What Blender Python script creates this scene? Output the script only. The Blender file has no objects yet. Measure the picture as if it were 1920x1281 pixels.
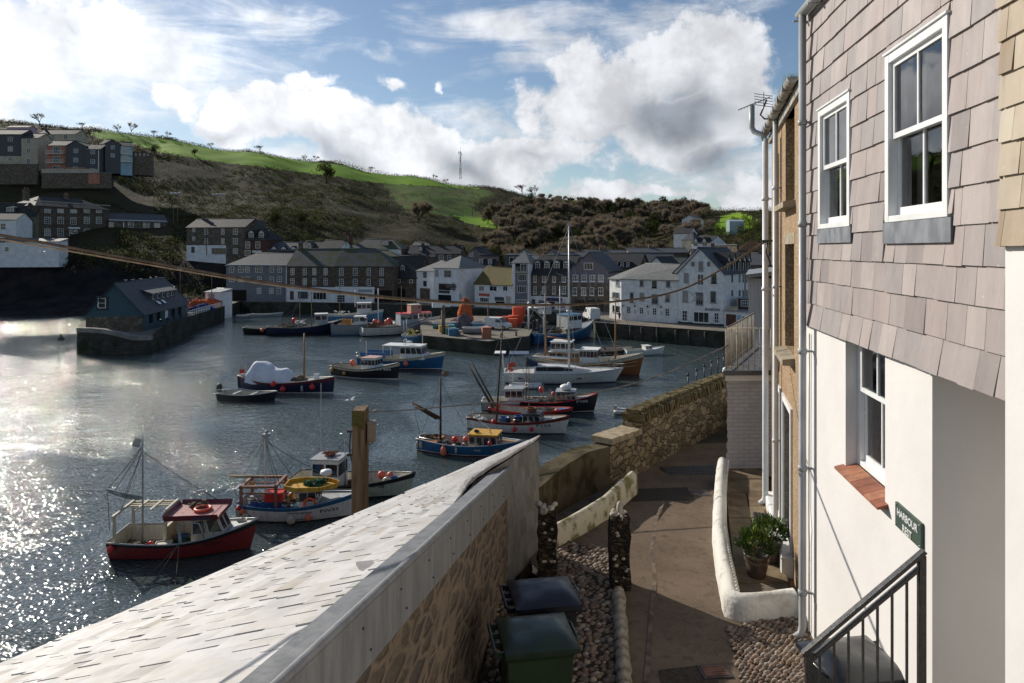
import bpy, math, random
from mathutils import Vector, Matrix, noise
SC = bpy.context.scene
COL = SC.collection
R = random.Random(11)
CZ = 15.0           # eye height above the water
F = 1280.0          # focal length in photo pixels
HZ = 468.0          # row of the horizon in the photo
def W(px, py, Y):
    return Vector(((px-960)/F*Y, Y, CZ-(py-HZ)/F*Y))
def G(px, py, z=0.0):
    Y = F*(CZ-z)/(py-HZ)
    return Vector(((px-960)/F*Y, Y, z))
# ---------------------------------------------------------------- materials
MATS = {}
def lin(c): return tuple(c)+(1,)
class NT:
    def __init__(s, nt): s.nt = nt; s.n = nt.nodes; s.l = nt.links
    def new(s, t, **k):
        o = s.n.new(t)
        for a, b in k.items(): setattr(o, a, b)
        return o
    def set(s, sock, v):
        if v is None: return
        if isinstance(v, bpy.types.NodeSocket): s.l.new(v, sock)
        else: sock.default_value = v
    def math(s, op, a, b=None, c=None, clamp=False):
        o = s.new('ShaderNodeMath', operation=op); o.use_clamp = clamp
        for i, v in enumerate((a, b, c)):
            if v is not None: s.set(o.inputs[i], v)
        return o.outputs[0]
    def mix(s, f, a, b, bt='MIX'):
        o = s.new('ShaderNodeMix', data_type='RGBA', blend_type=bt)
        s.set(o.inputs[0], f)
        s.set(o.inputs[6], lin(a) if isinstance(a, tuple) and len(a) == 3 else a)
        s.set(o.inputs[7], lin(b) if isinstance(b, tuple) and len(b) == 3 else b)
        return o.outputs[2]
    def noise(s, vec, scale, det=4, rough=.55, dist=0):
        o = s.new('ShaderNodeTexNoise'); s.set(o.inputs['Vector'], vec)
        o.inputs['Scale'].default_value = scale; o.inputs['Detail'].default_value = det
        o.inputs['Roughness'].default_value = rough; o.inputs['Distortion'].default_value = dist
        return o
    def ramp(s, v, a, b, c0=0., c1=1., smooth=True):
        o = s.new('ShaderNodeMapRange'); o.clamp = True
        if smooth: o.interpolation_type = 'SMOOTHSTEP'
        s.set(o.inputs[0], v)
        for i, x in enumerate((a, b, c0, c1)): o.inputs[1+i].default_value = x
        return o.outputs[0]
    def coord(s, which='Object', scale=(1, 1, 1), rot=(0, 0, 0)):
        t = s.new('ShaderNodeTexCoord').outputs[which]
        m = s.new('ShaderNodeMapping'); s.l.new(t, m.inputs[0])
        m.inputs['Scale'].default_value = scale; m.inputs['Rotation'].default_value = rot
        return m.outputs[0]
def newmat(name):
    m = bpy.data.materials.new(name); m.use_nodes = True
    t = NT(m.node_tree); b = t.n['Principled BSDF']
    MATS[name] = m
    return m, t, b
def mat(name, c, c2=None, scale=3.0, rough=.7, bump=0., bscale=None, metal=0., det=5, stretch=(1, 1, 1), lo=.35, hi=.65, spec=None, coat=0, bdist=.02):
    if name in MATS: return MATS[name]
    m, t, b = newmat(name)
    b.inputs['Roughness'].default_value = rough; b.inputs['Metallic'].default_value = metal
    if spec is None and rough >= .85: spec = .08
    if spec is not None: b.inputs['Specular IOR Level'].default_value = spec
    if coat: b.inputs['Coat Weight'].default_value = coat
    v = t.coord('Object', stretch)
    if c2 is None: c2 = tuple(x*.82 for x in c)
    n = t.noise(v, scale, det)
    t.l.new(t.mix(t.ramp(n.outputs[0], lo, hi), c, c2), b.inputs['Base Color'])
    r2 = t.noise(v, scale*2.3, 3)
    t.l.new(t.ramp(r2.outputs[0], .3, .7, max(.02, rough-.1), min(1, rough+.1)), b.inputs['Roughness'])
    if bump:
        n2 = t.noise(v, bscale or scale*4, 6, .6)
        bp = t.new('ShaderNodeBump'); bp.inputs['Strength'].default_value = bump; bp.inputs['Distance'].default_value = bdist
        t.l.new(n2.outputs[0], bp.inputs['Height']); t.l.new(bp.outputs[0], b.inputs['Normal'])
    return m
def rubble(name, cols, mortar, scale=4., stretch=(1, 1, 1.8), bump=.8, mw=.05, rough=.9, dist=.03, warp=.25):
    """random rubble stonework: a cell pattern with mortar lines"""
    if name in MATS: return MATS[name]
    m, t, b = newmat(name)
    v0 = t.coord('Object', stretch)
    nz = t.noise(v0, scale*.8, 3)
    v = t.new('ShaderNodeVectorMath', operation='MULTIPLY_ADD')
    t.l.new(nz.outputs[1], v.inputs[0]); v.inputs[1].default_value = (warp,)*3; t.l.new(v0, v.inputs[2])
    e = t.new('ShaderNodeTexVoronoi', feature='DISTANCE_TO_EDGE'); t.l.new(v.outputs[0], e.inputs['Vector']); e.inputs['Scale'].default_value = scale
    k = t.new('ShaderNodeTexVoronoi', feature='F1'); t.l.new(v.outputs[0], k.inputs['Vector']); k.inputs['Scale'].default_value = scale
    sep = t.new('ShaderNodeSeparateColor'); t.l.new(k.outputs['Color'], sep.inputs[0])
    col = t.mix(t.ramp(sep.outputs[0], .1, .6), cols[0], cols[1])
    col = t.mix(t.ramp(sep.outputs[1], .5, .8), col, cols[2])
    fine = t.noise(v0, scale*6, 5, .65)
    col = t.mix(t.ramp(fine.outputs[0], .3, .75, 0, .55), col, tuple(x*.45 for x in cols[0]))
    big = t.noise(v0, scale*.25, 4)
    edge = t.ramp(e.outputs[0], mw*.3, mw)
    col = t.mix(edge, mortar, col)
    col = t.mix(t.ramp(big.outputs[0], .45, .75, 0, .5), col, tuple(x*.5 for x in cols[1]))
    t.l.new(col, b.inputs['Base Color']); b.inputs['Roughness'].default_value = rough; b.inputs['Specular IOR Level'].default_value = .2
    h = t.math('ADD', t.ramp(e.outputs[0], 0, mw*2.2), t.math('MULTIPLY', fine.outputs[0], .5))
    bp = t.new('ShaderNodeBump'); bp.inputs['Strength'].default_value = bump; bp.inputs['Distance'].default_value = dist
    t.l.new(h, bp.inputs['Height']); t.l.new(bp.outputs[0], b.inputs['Normal'])
    return m
def coursed(name, c1, c2, mortar, bw=.5, bh=.22, bump=.5, rough=.85, ms=.02, moss=None, rot=(math.pi/2, 0, 0)):
    """coursed stone or slates: brick pattern in the object's own wall plane (u along x, v up z)"""
    if name in MATS: return MATS[name]
    m, t, b = newmat(name)
    v = t.coord('Object', (1, 1, 1), rot)
    br = t.new('ShaderNodeTexBrick'); t.l.new(v, br.inputs['Vector'])
    br.inputs['Color1'].default_value = lin(c1); br.inputs['Color2'].default_value = lin(c2); br.inputs['Mortar'].default_value = lin(mortar)
    br.inputs['Scale'].default_value = 1; br.inputs['Mortar Size'].default_value = ms
    br.inputs['Brick Width'].default_value = bw; br.inputs['Row Height'].default_value = bh
    o = t.coord('Object')
    n = t.noise(o, .5, 5, .6); n2 = t.noise(o, 4, 4)
    col = t.mix(t.ramp(n.outputs[0], .4, .7, 0, .45), br.outputs[0], tuple(x*.55 for x in c1))
    col = t.mix(t.ramp(n2.outputs[0], .35, .7, 0, .35), col, tuple(min(1, x*1.35) for x in c2))
    if moss: 
        n3 = t.noise(o, .35, 4); col = t.mix(t.ramp(n3.outputs[0], .46, .6, 0, .85), col, moss)
    t.l.new(col, b.inputs['Base Color']); b.inputs['Roughness'].default_value = rough; b.inputs['Specular IOR Level'].default_value = .2
    bp = t.new('ShaderNodeBump'); bp.inputs['Strength'].default_value = bump; bp.inputs['Distance'].default_value = .03
    t.l.new(t.math('ADD', br.outputs[1], t.math('MULTIPLY', n2.outputs[0], -.6)), bp.inputs['Height']); bp.invert = True
    t.l.new(bp.outputs[0], b.inputs['Normal'])
    return m
def glass(name='window_glass', tint=(.02, .025, .03)):
    if name in MATS: return MATS[name]
    m, t, b = newmat(name)
    b.inputs['Base Color'].default_value = lin(tint); b.inputs['Roughness'].default_value = .04
    b.inputs['Specular IOR Level'].default_value = .8
    n = t.noise(t.coord('Object'), 1.2, 2)
    bp = t.new('ShaderNodeBump'); bp.inputs['Strength'].default_value = .06; bp.inputs['Distance'].default_value = .05
    t.l.new(n.outputs[0], bp.inputs['Height']); t.l.new(bp.outputs[0], b.inputs['Normal'])
    return m
def clearglass():
    m, t, b = newmat('sash_glass')
    gl = t.new('ShaderNodeBsdfGlossy'); gl.inputs['Roughness'].default_value = .01
    tr = t.new('ShaderNodeBsdfTransparent'); mx = t.new('ShaderNodeMixShader')
    fr = t.new('ShaderNodeFresnel'); fr.inputs[0].default_value = 1.5
    n = t.noise(t.coord('Object'), 1.4, 2)
    bp = t.new('ShaderNodeBump'); bp.inputs['Strength'].default_value = .12; bp.inputs['Distance'].default_value = .05
    t.l.new(n.outputs[0], bp.inputs['Height'])
    t.l.new(bp.outputs[0], gl.inputs['Normal'])
    t.l.new(t.math('MULTIPLY', fr.outputs[0], 1.7, clamp=True), mx.inputs[0])
    t.l.new(tr.outputs[0], mx.inputs[1]); t.l.new(gl.outputs[0], mx.inputs[2])
    t.l.new(mx.outputs[0], t.n['Material Output'].inputs[0])
    return m
# ---------------------------------------------------------------- mesh builder
class MB:
    def __init__(s): s.v = []; s.f = []; s.m = []; s.sm = []
    def add(s, vs, fs, mi=0, sm=False):
        o = len(s.v); s.v += [tuple(v) for v in vs]
        for f in fs: s.f.append(tuple(i+o for i in f)); s.m.append(mi); s.sm.append(sm)
        return s
    def quad(s, *p, mi=0): return s.add(p, [tuple(range(len(p)))], mi)
    def box(s, a, b, mi=0):
        (x0, y0, z0), (x1, y1, z1) = a, b
        v = [(x, y, z) for z in (z0, z1) for x, y in ((x0, y0), (x1, y0), (x1, y1), (x0, y1))]
        return s.add(v, [(3, 2, 1, 0), (4, 5, 6, 7), (0, 1, 5, 4), (1, 2, 6, 5), (2, 3, 7, 6), (3, 0, 4, 7)], mi)
    def obox(s, c, size, rz=0, mi=0, rx=0, ry=0):
        M = Matrix.Rotation(rz, 3, 'Z') @ Matrix.Rotation(ry, 3, 'Y') @ Matrix.Rotation(rx, 3, 'X'); c = Vector(c)
        hx, hy, hz = size[0]/2, size[1]/2, size[2]/2
        v = [c+M@Vector((x, y, z)) for z in (-hz, hz) for x, y in ((-hx, -hy), (hx, -hy), (hx, hy), (-hx, hy))]
        return s.add(v, [(3, 2, 1, 0), (4, 5, 6, 7), (0, 1, 5, 4), (1, 2, 6, 5), (2, 3, 7, 6), (3, 0, 4, 7)], mi)
    def tube(s, p, q, r0, r1=None, n=8, mi=0):
        return s.path([p, q], [r0, r0 if r1 is None else r1], n, mi)
    def path(s, pts, r, n=6, mi=0, cap=True):
        pts = [Vector(p) for p in pts]; k = len(pts)
        rs = r if isinstance(r, (list, tuple)) else [r]*k
        vs = []; up = Vector((0, 0, 1)); prev = None
        for i, p in enumerate(pts):
            d = (pts[min(i+1, k-1)]-pts[max(i-1, 0)])
            d = d.normalized() if d.length > 1e-9 else Vector((0, 0, 1))
            if prev is None:
                a = d.cross(up) if abs(d.z) < .95 else d.cross(Vector((1, 0, 0)))
            else: a = prev-d*prev.dot(d)
            a = a.normalized(); prev = a; b = d.cross(a)
            for j in range(n):
                t = 2*math.pi*j/n; vs.append(p+(a*math.cos(t)+b*math.sin(t))*rs[i])
        fs = [(i*n+j, i*n+(j+1) % n, (i+1)*n+(j+1) % n, (i+1)*n+j) for i in range(k-1) for j in range(n)]
        s.add(vs, fs, mi, n > 4)
        if cap: 
            o = len(s.v)-k*n
            s.f += [tuple(o+j for j in reversed(range(n))), tuple(o+(k-1)*n+j for j in range(n))]; s.m += [mi]*2; s.sm += [False]*2
        return s
    def ell(s, c, r, n=10, k=7, mi=0, M=None):
        if not isinstance(r, (tuple, list)): r = (r, r, r)
        vs = []
        for i in range(k+1):
            a = math.pi*i/k
            for j in range(n):
                t = 2*math.pi*j/n; q = Vector((math.sin(a)*math.cos(t)*r[0], math.sin(a)*math.sin(t)*r[1], math.cos(a)*r[2]))
                if M: q = M @ q
                vs.append(Vector(c)+q)
        return s.add(vs, [(i*n+j, (i+1)*n+j, (i+1)*n+(j+1) % n, i*n+(j+1) % n) for i in range(k) for j in range(n)], mi, True)
    def lathe(s, prof, c=(0, 0, 0), n=14, mi=0):
        vs = [(c[0]+r*math.cos(2*math.pi*j/n), c[1]+r*math.sin(2*math.pi*j/n), c[2]+z) for r, z in prof for j in range(n)]
        return s.add(vs, [(i*n+j, i*n+(j+1) % n, (i+1)*n+(j+1) % n, (i+1)*n+j) for i in range(len(prof)-1) for j in range(n)], mi, True)
    def torus(s, c, R0, r, n=20, k=7, mi=0, M=None):
        vs = []
        for i in range(n):
            a = 2*math.pi*i/n
            for j in range(k):
                b = 2*math.pi*j/k; q = Vector(((R0+r*math.cos(b))*math.cos(a), (R0+r*math.cos(b))*math.sin(a), r*math.sin(b)))
                if M: q = M @ q
                vs.append(Vector(c)+q)
        return s.add(vs, [(i*k+j, ((i+1) % n)*k+j, ((i+1) % n)*k+(j+1) % k, i*k+(j+1) % k) for i in range(n) for j in range(k)], mi, True)
    def prism(s, poly, z0, z1, mi=0, mtop=None):
        n = len(poly); z0s = z0 if isinstance(z0, (list, tuple)) else [z0]*n; z1s = z1 if isinstance(z1, (list, tuple)) else [z1]*n
        vs = [(x, y, z) for (x, y), z in zip(poly, z0s)]+[(x, y, z) for (x, y), z in zip(poly, z1s)]
        s.add(vs, [(i, (i+1) % n, n+(i+1) % n, n+i) for i in range(n)]+[tuple(reversed(range(n)))], mi)
        o = len(s.v)-2*n; s.f.append(tuple(o+n+i for i in range(n))); s.m.append(mi if mtop is None else mtop); s.sm.append(False)
        return s
    def build(s, name, mats, parent=None, bevel=0):
        me = bpy.data.meshes.new(name); me.from_pydata(s.v, [], s.f)
        if not isinstance(mats, (list, tuple)): mats = [mats]
        for m in mats: me.materials.append(m)
        me.polygons.foreach_set('material_index', s.m); me.polygons.foreach_set('use_smooth', s.sm)
        me.validate(); me.update()
        o = bpy.data.objects.new(name, me); COL.objects.link(o)
        if parent: o.parent = parent
        if bevel:
            b = o.modifiers.new('bevel', 'BEVEL'); b.width = bevel; b.segments = 2; b.limit_method = 'ANGLE'
        return o
def tag(o, label=None, cat=None, group=None, kind=None):
    if label: o['label'] = label
    if cat: o['category'] = cat
    if group: o['group'] = group
    if kind: o['kind'] = kind
    return o
def thing(name, label, cat, loc=(0, 0, 0), rz=0, group=None):
    o = bpy.data.objects.new(name, None); COL.objects.link(o); o.empty_display_size = .2
    o.location = loc; o.rotation_euler = (0, 0, rz)
    return tag(o, label, cat, group)
def copy_tree(o, parent=None):
    c = o.copy(); COL.objects.link(c); c.parent = parent
    for ch in list(o.children): copy_tree(ch, c)
    return c
def text_mesh(txt, size, align='LEFT', ext=.004, sx=1.):
    cu = bpy.data.curves.new('txt', 'FONT'); cu.body = txt; cu.size = size; cu.align_x = align; cu.extrude = ext; cu.offset = size*.012
    o = bpy.data.objects.new('txt', cu); COL.objects.link(o)
    dg = bpy.context.evaluated_depsgraph_get(); me = bpy.data.meshes.new_from_object(o.evaluated_get(dg))
    bpy.data.objects.remove(o)
    vs = [(v.co.x*sx, v.co.y, v.co.z) for v in me.vertices]; fs = [tuple(p.vertices) for p in me.polygons]
    return vs, fs
# shared materials
WHITE = mat('white_paint', (.78, .78, .76), (.70, .70, .68), 2., .45, .05)
GLASS = glass()
CLEAR = clearglass()
BLACK = mat('black_paint', (.02, .02, .022), (.03, .03, .03), 6, .35)
STEEL = mat('galvanised_steel', (.45, .46, .47), (.34, .35, .35), 8, .4, metal=.6)
LEAD = mat('lead_sheet', (.30, .31, .33), (.20, .21, .22), 5, .5, .2, metal=.2, stretch=(3, 3, .6))
WOOD = mat('weathered_wood', (.22, .15, .09), (.11, .075, .05), 3, .8, .5, stretch=(3, 3, .4))
ORANGE = mat('orange_plastic', (.75, .13, .05), (.6, .09, .04), 4, .4)
RED = mat('red_plastic', (.65, .04, .03), (.5, .03, .03), 4, .4)
BLUEP = mat('blue_plastic', (.03, .10, .32), (.02, .07, .22), 4, .4)
YEL = mat('yellow_paint', (.62, .36, .05), (.5, .27, .04), 4, .5)
ROPE = mat('rope_fibre', (.16, .13, .10), (.09, .075, .06), 12, .9, .4)
DARK = mat('dark_paint_and_shade', (.015, .014, .013), (.02, .018, .016), 3, .9)  # near-black paint of frames; as panels it stands in for shade in openings
NETG = mat('green_netting', (.03, .10, .06), (.02, .06, .04), 9, .9, .6)
GREYP = mat('grey_paint', (.33, .34, .35), (.25, .26, .27), 5, .5)
CREAMP = mat('cream_paint', (.62, .57, .47), (.52, .47, .38), 5, .5)
# ---------------------------------------------------------------- camera, light, sky
cam = bpy.data.cameras.new('camera'); co = bpy.data.objects.new('camera', cam); COL.objects.link(co)
co.location = (0, 0, CZ); co.rotation_euler = (math.pi/2, 0, 0)
cam.sensor_width = 36; cam.lens = 24; cam.shift_y = -(640.5-HZ)/1920; cam.clip_end = 6000; cam.clip_start = .05
SC.camera = co
SUN_AZ = math.radians(-46); SUN_EL = math.radians(27.5)      # azimuth measured from +Y towards +X
sd = Vector((math.sin(SUN_AZ)*math.cos(SUN_EL), math.cos(SUN_AZ)*math.cos(SUN_EL), math.sin(SUN_EL)))
su = bpy.data.lights.new('sun', 'SUN'); su.energy = 4.1; su.angle = math.radians(.5); su.color = (1, .93, .82)
so = bpy.data.objects.new('sun', su); COL.objects.link(so); so.rotation_euler = sd.to_track_quat('Z', 'Y').to_euler(); so.location = sd*200
SC.view_settings.view_transform = 'Standard'; SC.view_settings.look = 'None'; SC.view_settings.gamma = 1; SC.view_settings.exposure = .3
wd = bpy.data.worlds.new('World'); SC.world = wd; wd.use_nodes = True
t = NT(wd.node_tree); bg = t.n['Background']
sky = t.new('ShaderNodeTexSky', sky_type='NISHITA'); sky.sun_disc = False; sky.sun_elevation = SUN_EL; sky.sun_rotation = SUN_AZ
sky.air_density = 1.0; sky.dust_density = .3; sky.ozone_density = 2.2
d = t.new('ShaderNodeTexCoord').outputs['Generated']
sp = t.new('ShaderNodeSeparateXYZ'); t.l.new(d, sp.inputs[0])
az = t.math('ARCTAN2', sp.outputs[0], sp.outputs[1]); el = t.math('ARCSINE', sp.outputs[2])
cv = t.new('ShaderNodeCombineXYZ'); t.l.new(az, cv.inputs[0]); t.l.new(t.math('MULTIPLY', el, 1.), cv.inputs[1])
def warp(vec, sc, amp, det=3):
    n = t.noise(vec, sc, det, .6)
    a = t.new('ShaderNodeVectorMath', operation='SUBTRACT'); t.l.new(n.outputs[1], a.inputs[0]); a.inputs[1].default_value = (.5, .5, .5)
    b = t.new('ShaderNodeVectorMath', operation='MULTIPLY_ADD'); t.l.new(a.outputs[0], b.inputs[0]); b.inputs[1].default_value = (amp, amp*.75, 0); t.l.new(vec, b.inputs[2])
    return b.outputs[0]
wv = warp(warp(cv.outputs[0], 8., .13, 2), 26., .045, 4)
def blob(px, py, rx, ry, rot=0, vec=None):
    a = math.atan((px-960)/F); e = math.atan((HZ-py)/F*math.cos(a))
    m = t.new('ShaderNodeMapping', vector_type='TEXTURE'); t.l.new(vec or wv, m.inputs[0])
    m.inputs['Location'].default_value = (a, e, 0); m.inputs['Rotation'].default_value = (0, 0, math.radians(rot))
    m.inputs['Scale'].default_value = (rx/F*math.cos(a)**2, ry/F*math.cos(a), 1)
    g = t.new('ShaderNodeTexGradient', gradient_type='SPHERICAL'); t.l.new(m.outputs[0], g.inputs[0])
    return g.outputs[1]
def union(lst):
    r = None
    for (x, y, rx, ry, w, *ro) in lst:
        b = t.math('MULTIPLY', blob(x, y, rx, ry, *(ro or [0])), w)
        r = b if r is None else t.math('MAXIMUM', r, b)
    return r
thick = union([(1310, 125, 170, 130, 1.9), (1130, 190, 190, 115, 1.7), (1080, 130, 110, 90, 1.3), (1370, 210, 120, 130, 1.4), (1250, 260, 240, 95, 1.4),
    (1000, 290, 260, 60, 1.1, 8), (720, 270, 330, 95, 1.5, -12), (480, 215, 150, 80, 1.5), (310, 175, 120, 60, 1.1),
    (40, 20, 400, 110, 1.05), (-150, 160, 360, 150, 1.2), (850, 310, 260, 70, 1.4, -8), (1430, 355, 220, 60, 1.2),
    (600, 148, 60, 28, .8), (737, 158, 48, 30, .8, -25), (822, 168, 20, 15, .7), (150, 285, 420, 60, 1.1), (640, 350, 500, 80, 1.3),
    (1200, 360, 400, 30, .9)])
thin = union([(150, 90, 560, 170, 1.35), (500, 330, 500, 90, 1.1), (960, 70, 300, 75, .95, -4), (1200, 20, 420, 70, .85), (700, 95, 150, 30, .7), (500, 20, 300, 60, .75), (1000, 240, 420, 90, .8), (1350, 330, 300, 80, .95), (400, 100, 260, 60, .7, -20), (0, 330, 500, 120, 1.2)])
n1 = t.noise(cv.outputs[0], 8., 8, .66); n2 = t.noise(cv.outputs[0], 2.2, 4, .55)
mp = t.new('ShaderNodeMapping'); t.l.new(cv.outputs[0], mp.inputs[0]); mp.inputs['Scale'].default_value = (.8, 3.2, 1); mp.inputs['Rotation'].default_value = (0, 0, .15)
n3 = t.noise(mp.outputs[0], 5., 7, .66, .6)
back = t.ramp(t.math('ABSOLUTE', az), .75, 1.1)                      # behind the viewer: plain broken cloud
bk = t.math('MULTIPLY', back, t.ramp(n2.outputs[0], .5, .68, 0, .6))
dens = t.math('ADD', thick, t.math('MULTIPLY', t.math('SUBTRACT', n1.outputs[0], .5), 2.1))
c1 = t.ramp(dens, .24, .64)
dens2 = t.math('ADD', thin, t.math('MULTIPLY', t.math('SUBTRACT', n3.outputs[0], .5), 2.2))
c2 = t.math('MULTIPLY', t.ramp(dens2, .14, .95), .88)
cover = t.math('MAXIMUM', t.math('MAXIMUM', c1, c2), bk)
# cumulus bases are greyer than their tops
shade = t.math('MULTIPLY', union([(1255, 225, 200, 85, 1.7), (1330, 300, 130, 50, 1.3), (1150, 250, 120, 40, .9), (620, 290, 220, 55, 1.0, -16), (880, 330, 130, 50, 1.2, -25), (1290, 160, 100, 60, .9), (130, 40, 160, 50, .75, -12), (420, 240, 160, 40, .7, -10), (60, 190, 200, 30, .6), (1000, 300, 160, 30, .7), (240, 250, 200, 40, .6)]),
    t.ramp(n1.outputs[0], .3, .7, .55, 1.15))
shade = t.ramp(shade, .1, 1.1, 0, 1.)
fl = t.noise(cv.outputs[0], 16, 4, .6)
puff = t.ramp(fl.outputs[0], .3, .7, .74, 1.08)
vd = t.new('ShaderNodeVectorMath', operation='DOT_PRODUCT'); t.l.new(d, vd.inputs[0]); vd.inputs[1].default_value = sd
glow = t.ramp(vd.outputs['Value'], .6, 1., 0, .4)
cc = t.mix(shade, (.86, .88, .92), (.36, .40, .46))
vm = t.new('ShaderNodeVectorMath', operation='SCALE'); t.l.new(cc, vm.inputs[0]); t.l.new(t.math('MULTIPLY', puff, t.math('ADD', .78, glow)), vm.inputs['Scale'])
t.l.new(sky.outputs[0], bg.inputs[0]); bg.inputs[1].default_value = .074
bg2 = t.new('ShaderNodeBackground'); t.l.new(vm.outputs[0], bg2.inputs[0])
ms = t.new('ShaderNodeMixShader'); t.l.new(cover, ms.inputs[0]); t.l.new(bg.outputs[0], ms.inputs[1]); t.l.new(bg2.outputs[0], ms.inputs[2])
t.l.new(ms.outputs[0], t.n['World Output'].inputs[0])
# ---------------------------------------------------------------- water
m, t, b = newmat('harbour_water')
b.inputs['Base Color'].default_value = (.05, .068, .064, 1); b.inputs['Roughness'].default_value = .06; b.inputs['IOR'].default_value = 1.85
v = t.coord('Object'); vs = t.coord('Object', (1, 1.5, 1), (0, 0, .45))
na = t.noise(vs, .8, 2, .6, .6); nb = t.noise(vs, 4.5, 1.2, .6, .5); nc = t.noise(v, .05, 4, .6, 1.0)
calm = t.ramp(nc.outputs[0], .40, .60, .35, 1.25)
h = t.math('MULTIPLY', t.math('ADD', t.math('MULTIPLY', na.outputs[0], .6), t.math('MULTIPLY', nb.outputs[0], .42)), calm)
bp = t.new('ShaderNodeBump'); bp.inputs['Strength'].default_value = 1; bp.inputs['Distance'].default_value = .25
t.l.new(h, bp.inputs['Height']); t.l.new(bp.outputs[0], b.inputs['Normal'])
tag(MB().quad((-1500, -60, 0), (1500, -60, 0), (1500, 500, 0), (-1500, 500, 0)).build('harbour_water', m), kind='structure')
# ---------------------------------------------------------------- hills
def zr(y, Y): return CZ+(HZ-y)/F*Y
PROF = {
 -1400: [(118, -2), (130, 2), (150, 12), (200, 30), (380, 60), (520, 62), (900, 30)],
 -300: [(140, -2), (148, .6), (156, 1.5), (166, 4), (172, 13), (200, 19), (235, 34), (265, 46), (380, zr(200, 380)), (520, 90), (900, 40)],
 0: [(146, -2), (153, .5), (158, 1.2), (166, 3.5), (172, 13.5), (200, 18.5), (235, 31), (262, 42.5), (380, zr(224, 380)), (520, 86), (900, 40)],
 160: [(148, -2), (155, .6), (160, 1.6), (168, 4), (180, 14), (198, 18.5), (235, 31), (268, 44), (385, zr(240, 385)), (520, 84), (900, 40)],
 300: [(150, -2), (158, 1.6), (176, 4), (188, 12), (200, 16), (240, 28), (300, 45), (395, zr(258, 395)), (520, 78), (900, 40)],
 450: [(168, -2), (172, 1.6), (178, 5), (186, 12), (200, 14), (240, 26), (310, 44), (405, zr(282, 405)), (520, 72), (900, 40)],
 600: [(168, -2), (172, 1.6), (182, 6), (200, 11), (240, 23), (320, 41), (420, zr(303, 420)), (520, 66), (900, 40)],
 760: [(168, -2), (172, 1.6), (190, 6), (205, 10), (240, 19), (330, 37), (440, zr(330, 440)), (560, 56), (900, 40)],
 900: [(160, -2), (168, 1.6), (190, 5), (215, 9), (250, 17), (340, 32), (460, zr(350, 460)), (560, 50), (900, 40)],
 1050: [(150, -2), (160, 1.6), (190, 4), (225, 7), (290, 18), (380, 34), (480, zr(374, 480)), (580, 46), (900, 40)],
 1200: [(140, -2), (150, 1.8), (190, 4), (230, 8), (290, 18), (380, 34), (480, zr(385, 480)), (580, 42), (900, 40)],
 1330: [(130, -2), (140, 2), (170, 5), (205, 12), (260, 22), (350, 32), (470, zr(396, 470)), (580, 40), (900, 40)],
 1450: [(115, -2), (125, 2), (150, 8), (195, 17), (250, 26), (330, 33), (450, zr(398, 450)), (580, 40), (900, 40)],
 1800: [(90, -2), (95, 3), (130, 14), (195, 26), (250, 34), (330, 38), (450, 42), (580, 40), (900, 40)],
 3000: [(90, -2), (95, 3), (130, 14), (195, 26), (250, 34), (330, 38), (450, 42), (580, 40), (900, 40)]}
PK = sorted(PROF)
def prof_z(k, Y):
    p = PROF[k]
    if Y <= p[0][0]: return p[0][1]
    for (a, za), (b_, zb) in zip(p, p[1:]):
        if Y <= b_: return za+(zb-za)*(Y-a)/(b_-a)
    return p[-1][1]
def terr(px, Y):
    px = max(PK[0], min(PK[-1]-1, px))
    for a, b_ in zip(PK, PK[1:]):
        if px <= b_:
            f = (px-a)/(b_-a); f = f*f*(3-2*f)
            z = prof_z(a, Y)*(1-f)+prof_z(b_, Y)*f
            break
    X = (px-960)/F*Y
    amp = max(0, min(1, (Y-185)/60))*max(0.15, min(1, (480-Y)/120))
    return z+amp*(2.6*noise.noise(Vector((X*.02, Y*.02, 0)))+1.0*noise.noise(Vector((X*.07, Y*.07, 3))))
def on_hill(px, py, y0=170, y1=470):
    """where the sight line first meets the hill"""
    Y = y0
    while Y < y1:
        if terr(px, Y) >= CZ+(HZ-py)/F*Y: return Y
        Y += 1.
    return None
def inpoly(x, y, P):
    c = False; n = len(P)
    for i in range(n):
        (x0, y0), (x1, y1) = P[i], P[i-1]
        if (y0 > y) != (y1 > y) and x < (x1-x0)*(y-y0)/(y1-y0)+x0: c = not c
    return c
FIELD = [(165, 249), (220, 243), (300, 258), (400, 276), (500, 290), (600, 305), (700, 317), (800, 334), (880, 346), (900, 354), (820, 350), (760, 346), (720, 344), (680, 340), (620, 330), (560, 322), (480, 312), (400, 303), (330, 292), (285, 280), (240, 268), (190, 262)]
PAST = [(720, 344), (900, 354), (935, 364), (900, 374), (885, 386), (905, 404), (935, 420), (900, 425), (860, 410), (800, 398), (760, 400), (742, 380)]
FIELD4 = [(850, 404), (905, 408), (940, 421), (985, 441), (960, 440), (900, 424), (860, 413)]
FIELD2 = [(1010, 366), (1100, 372), (1200, 380), (1215, 386), (1120, 384), (1040, 378)]
FIELD3 = [(1335, 425), (1355, 405), (1385, 398), (1415, 408), (1420, 428), (1390, 432), (1360, 440), (1338, 440)]
def infield(X, Y, z):
    px = 960+X/Y*F; py = HZ-(z-CZ)/Y*F
    px += 5*noise.noise(Vector((X*.06, Y*.06, 9))); py += 2.5*noise.noise(Vector((X*.09, Y*.09, 5)))
    if inpoly(px, py, PAST) and not inpoly(px, py, FIELD4): return 3
    return inpoly(px, py, FIELD4) or inpoly(px, py, FIELD) or inpoly(px, py, FIELD2) or inpoly(px, py, FIELD3)
cols = [-1400+i*50 for i in range(23)]+[-250+i*10 for i in range(176)]+[1510+i*50 for i in range(30)]
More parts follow.
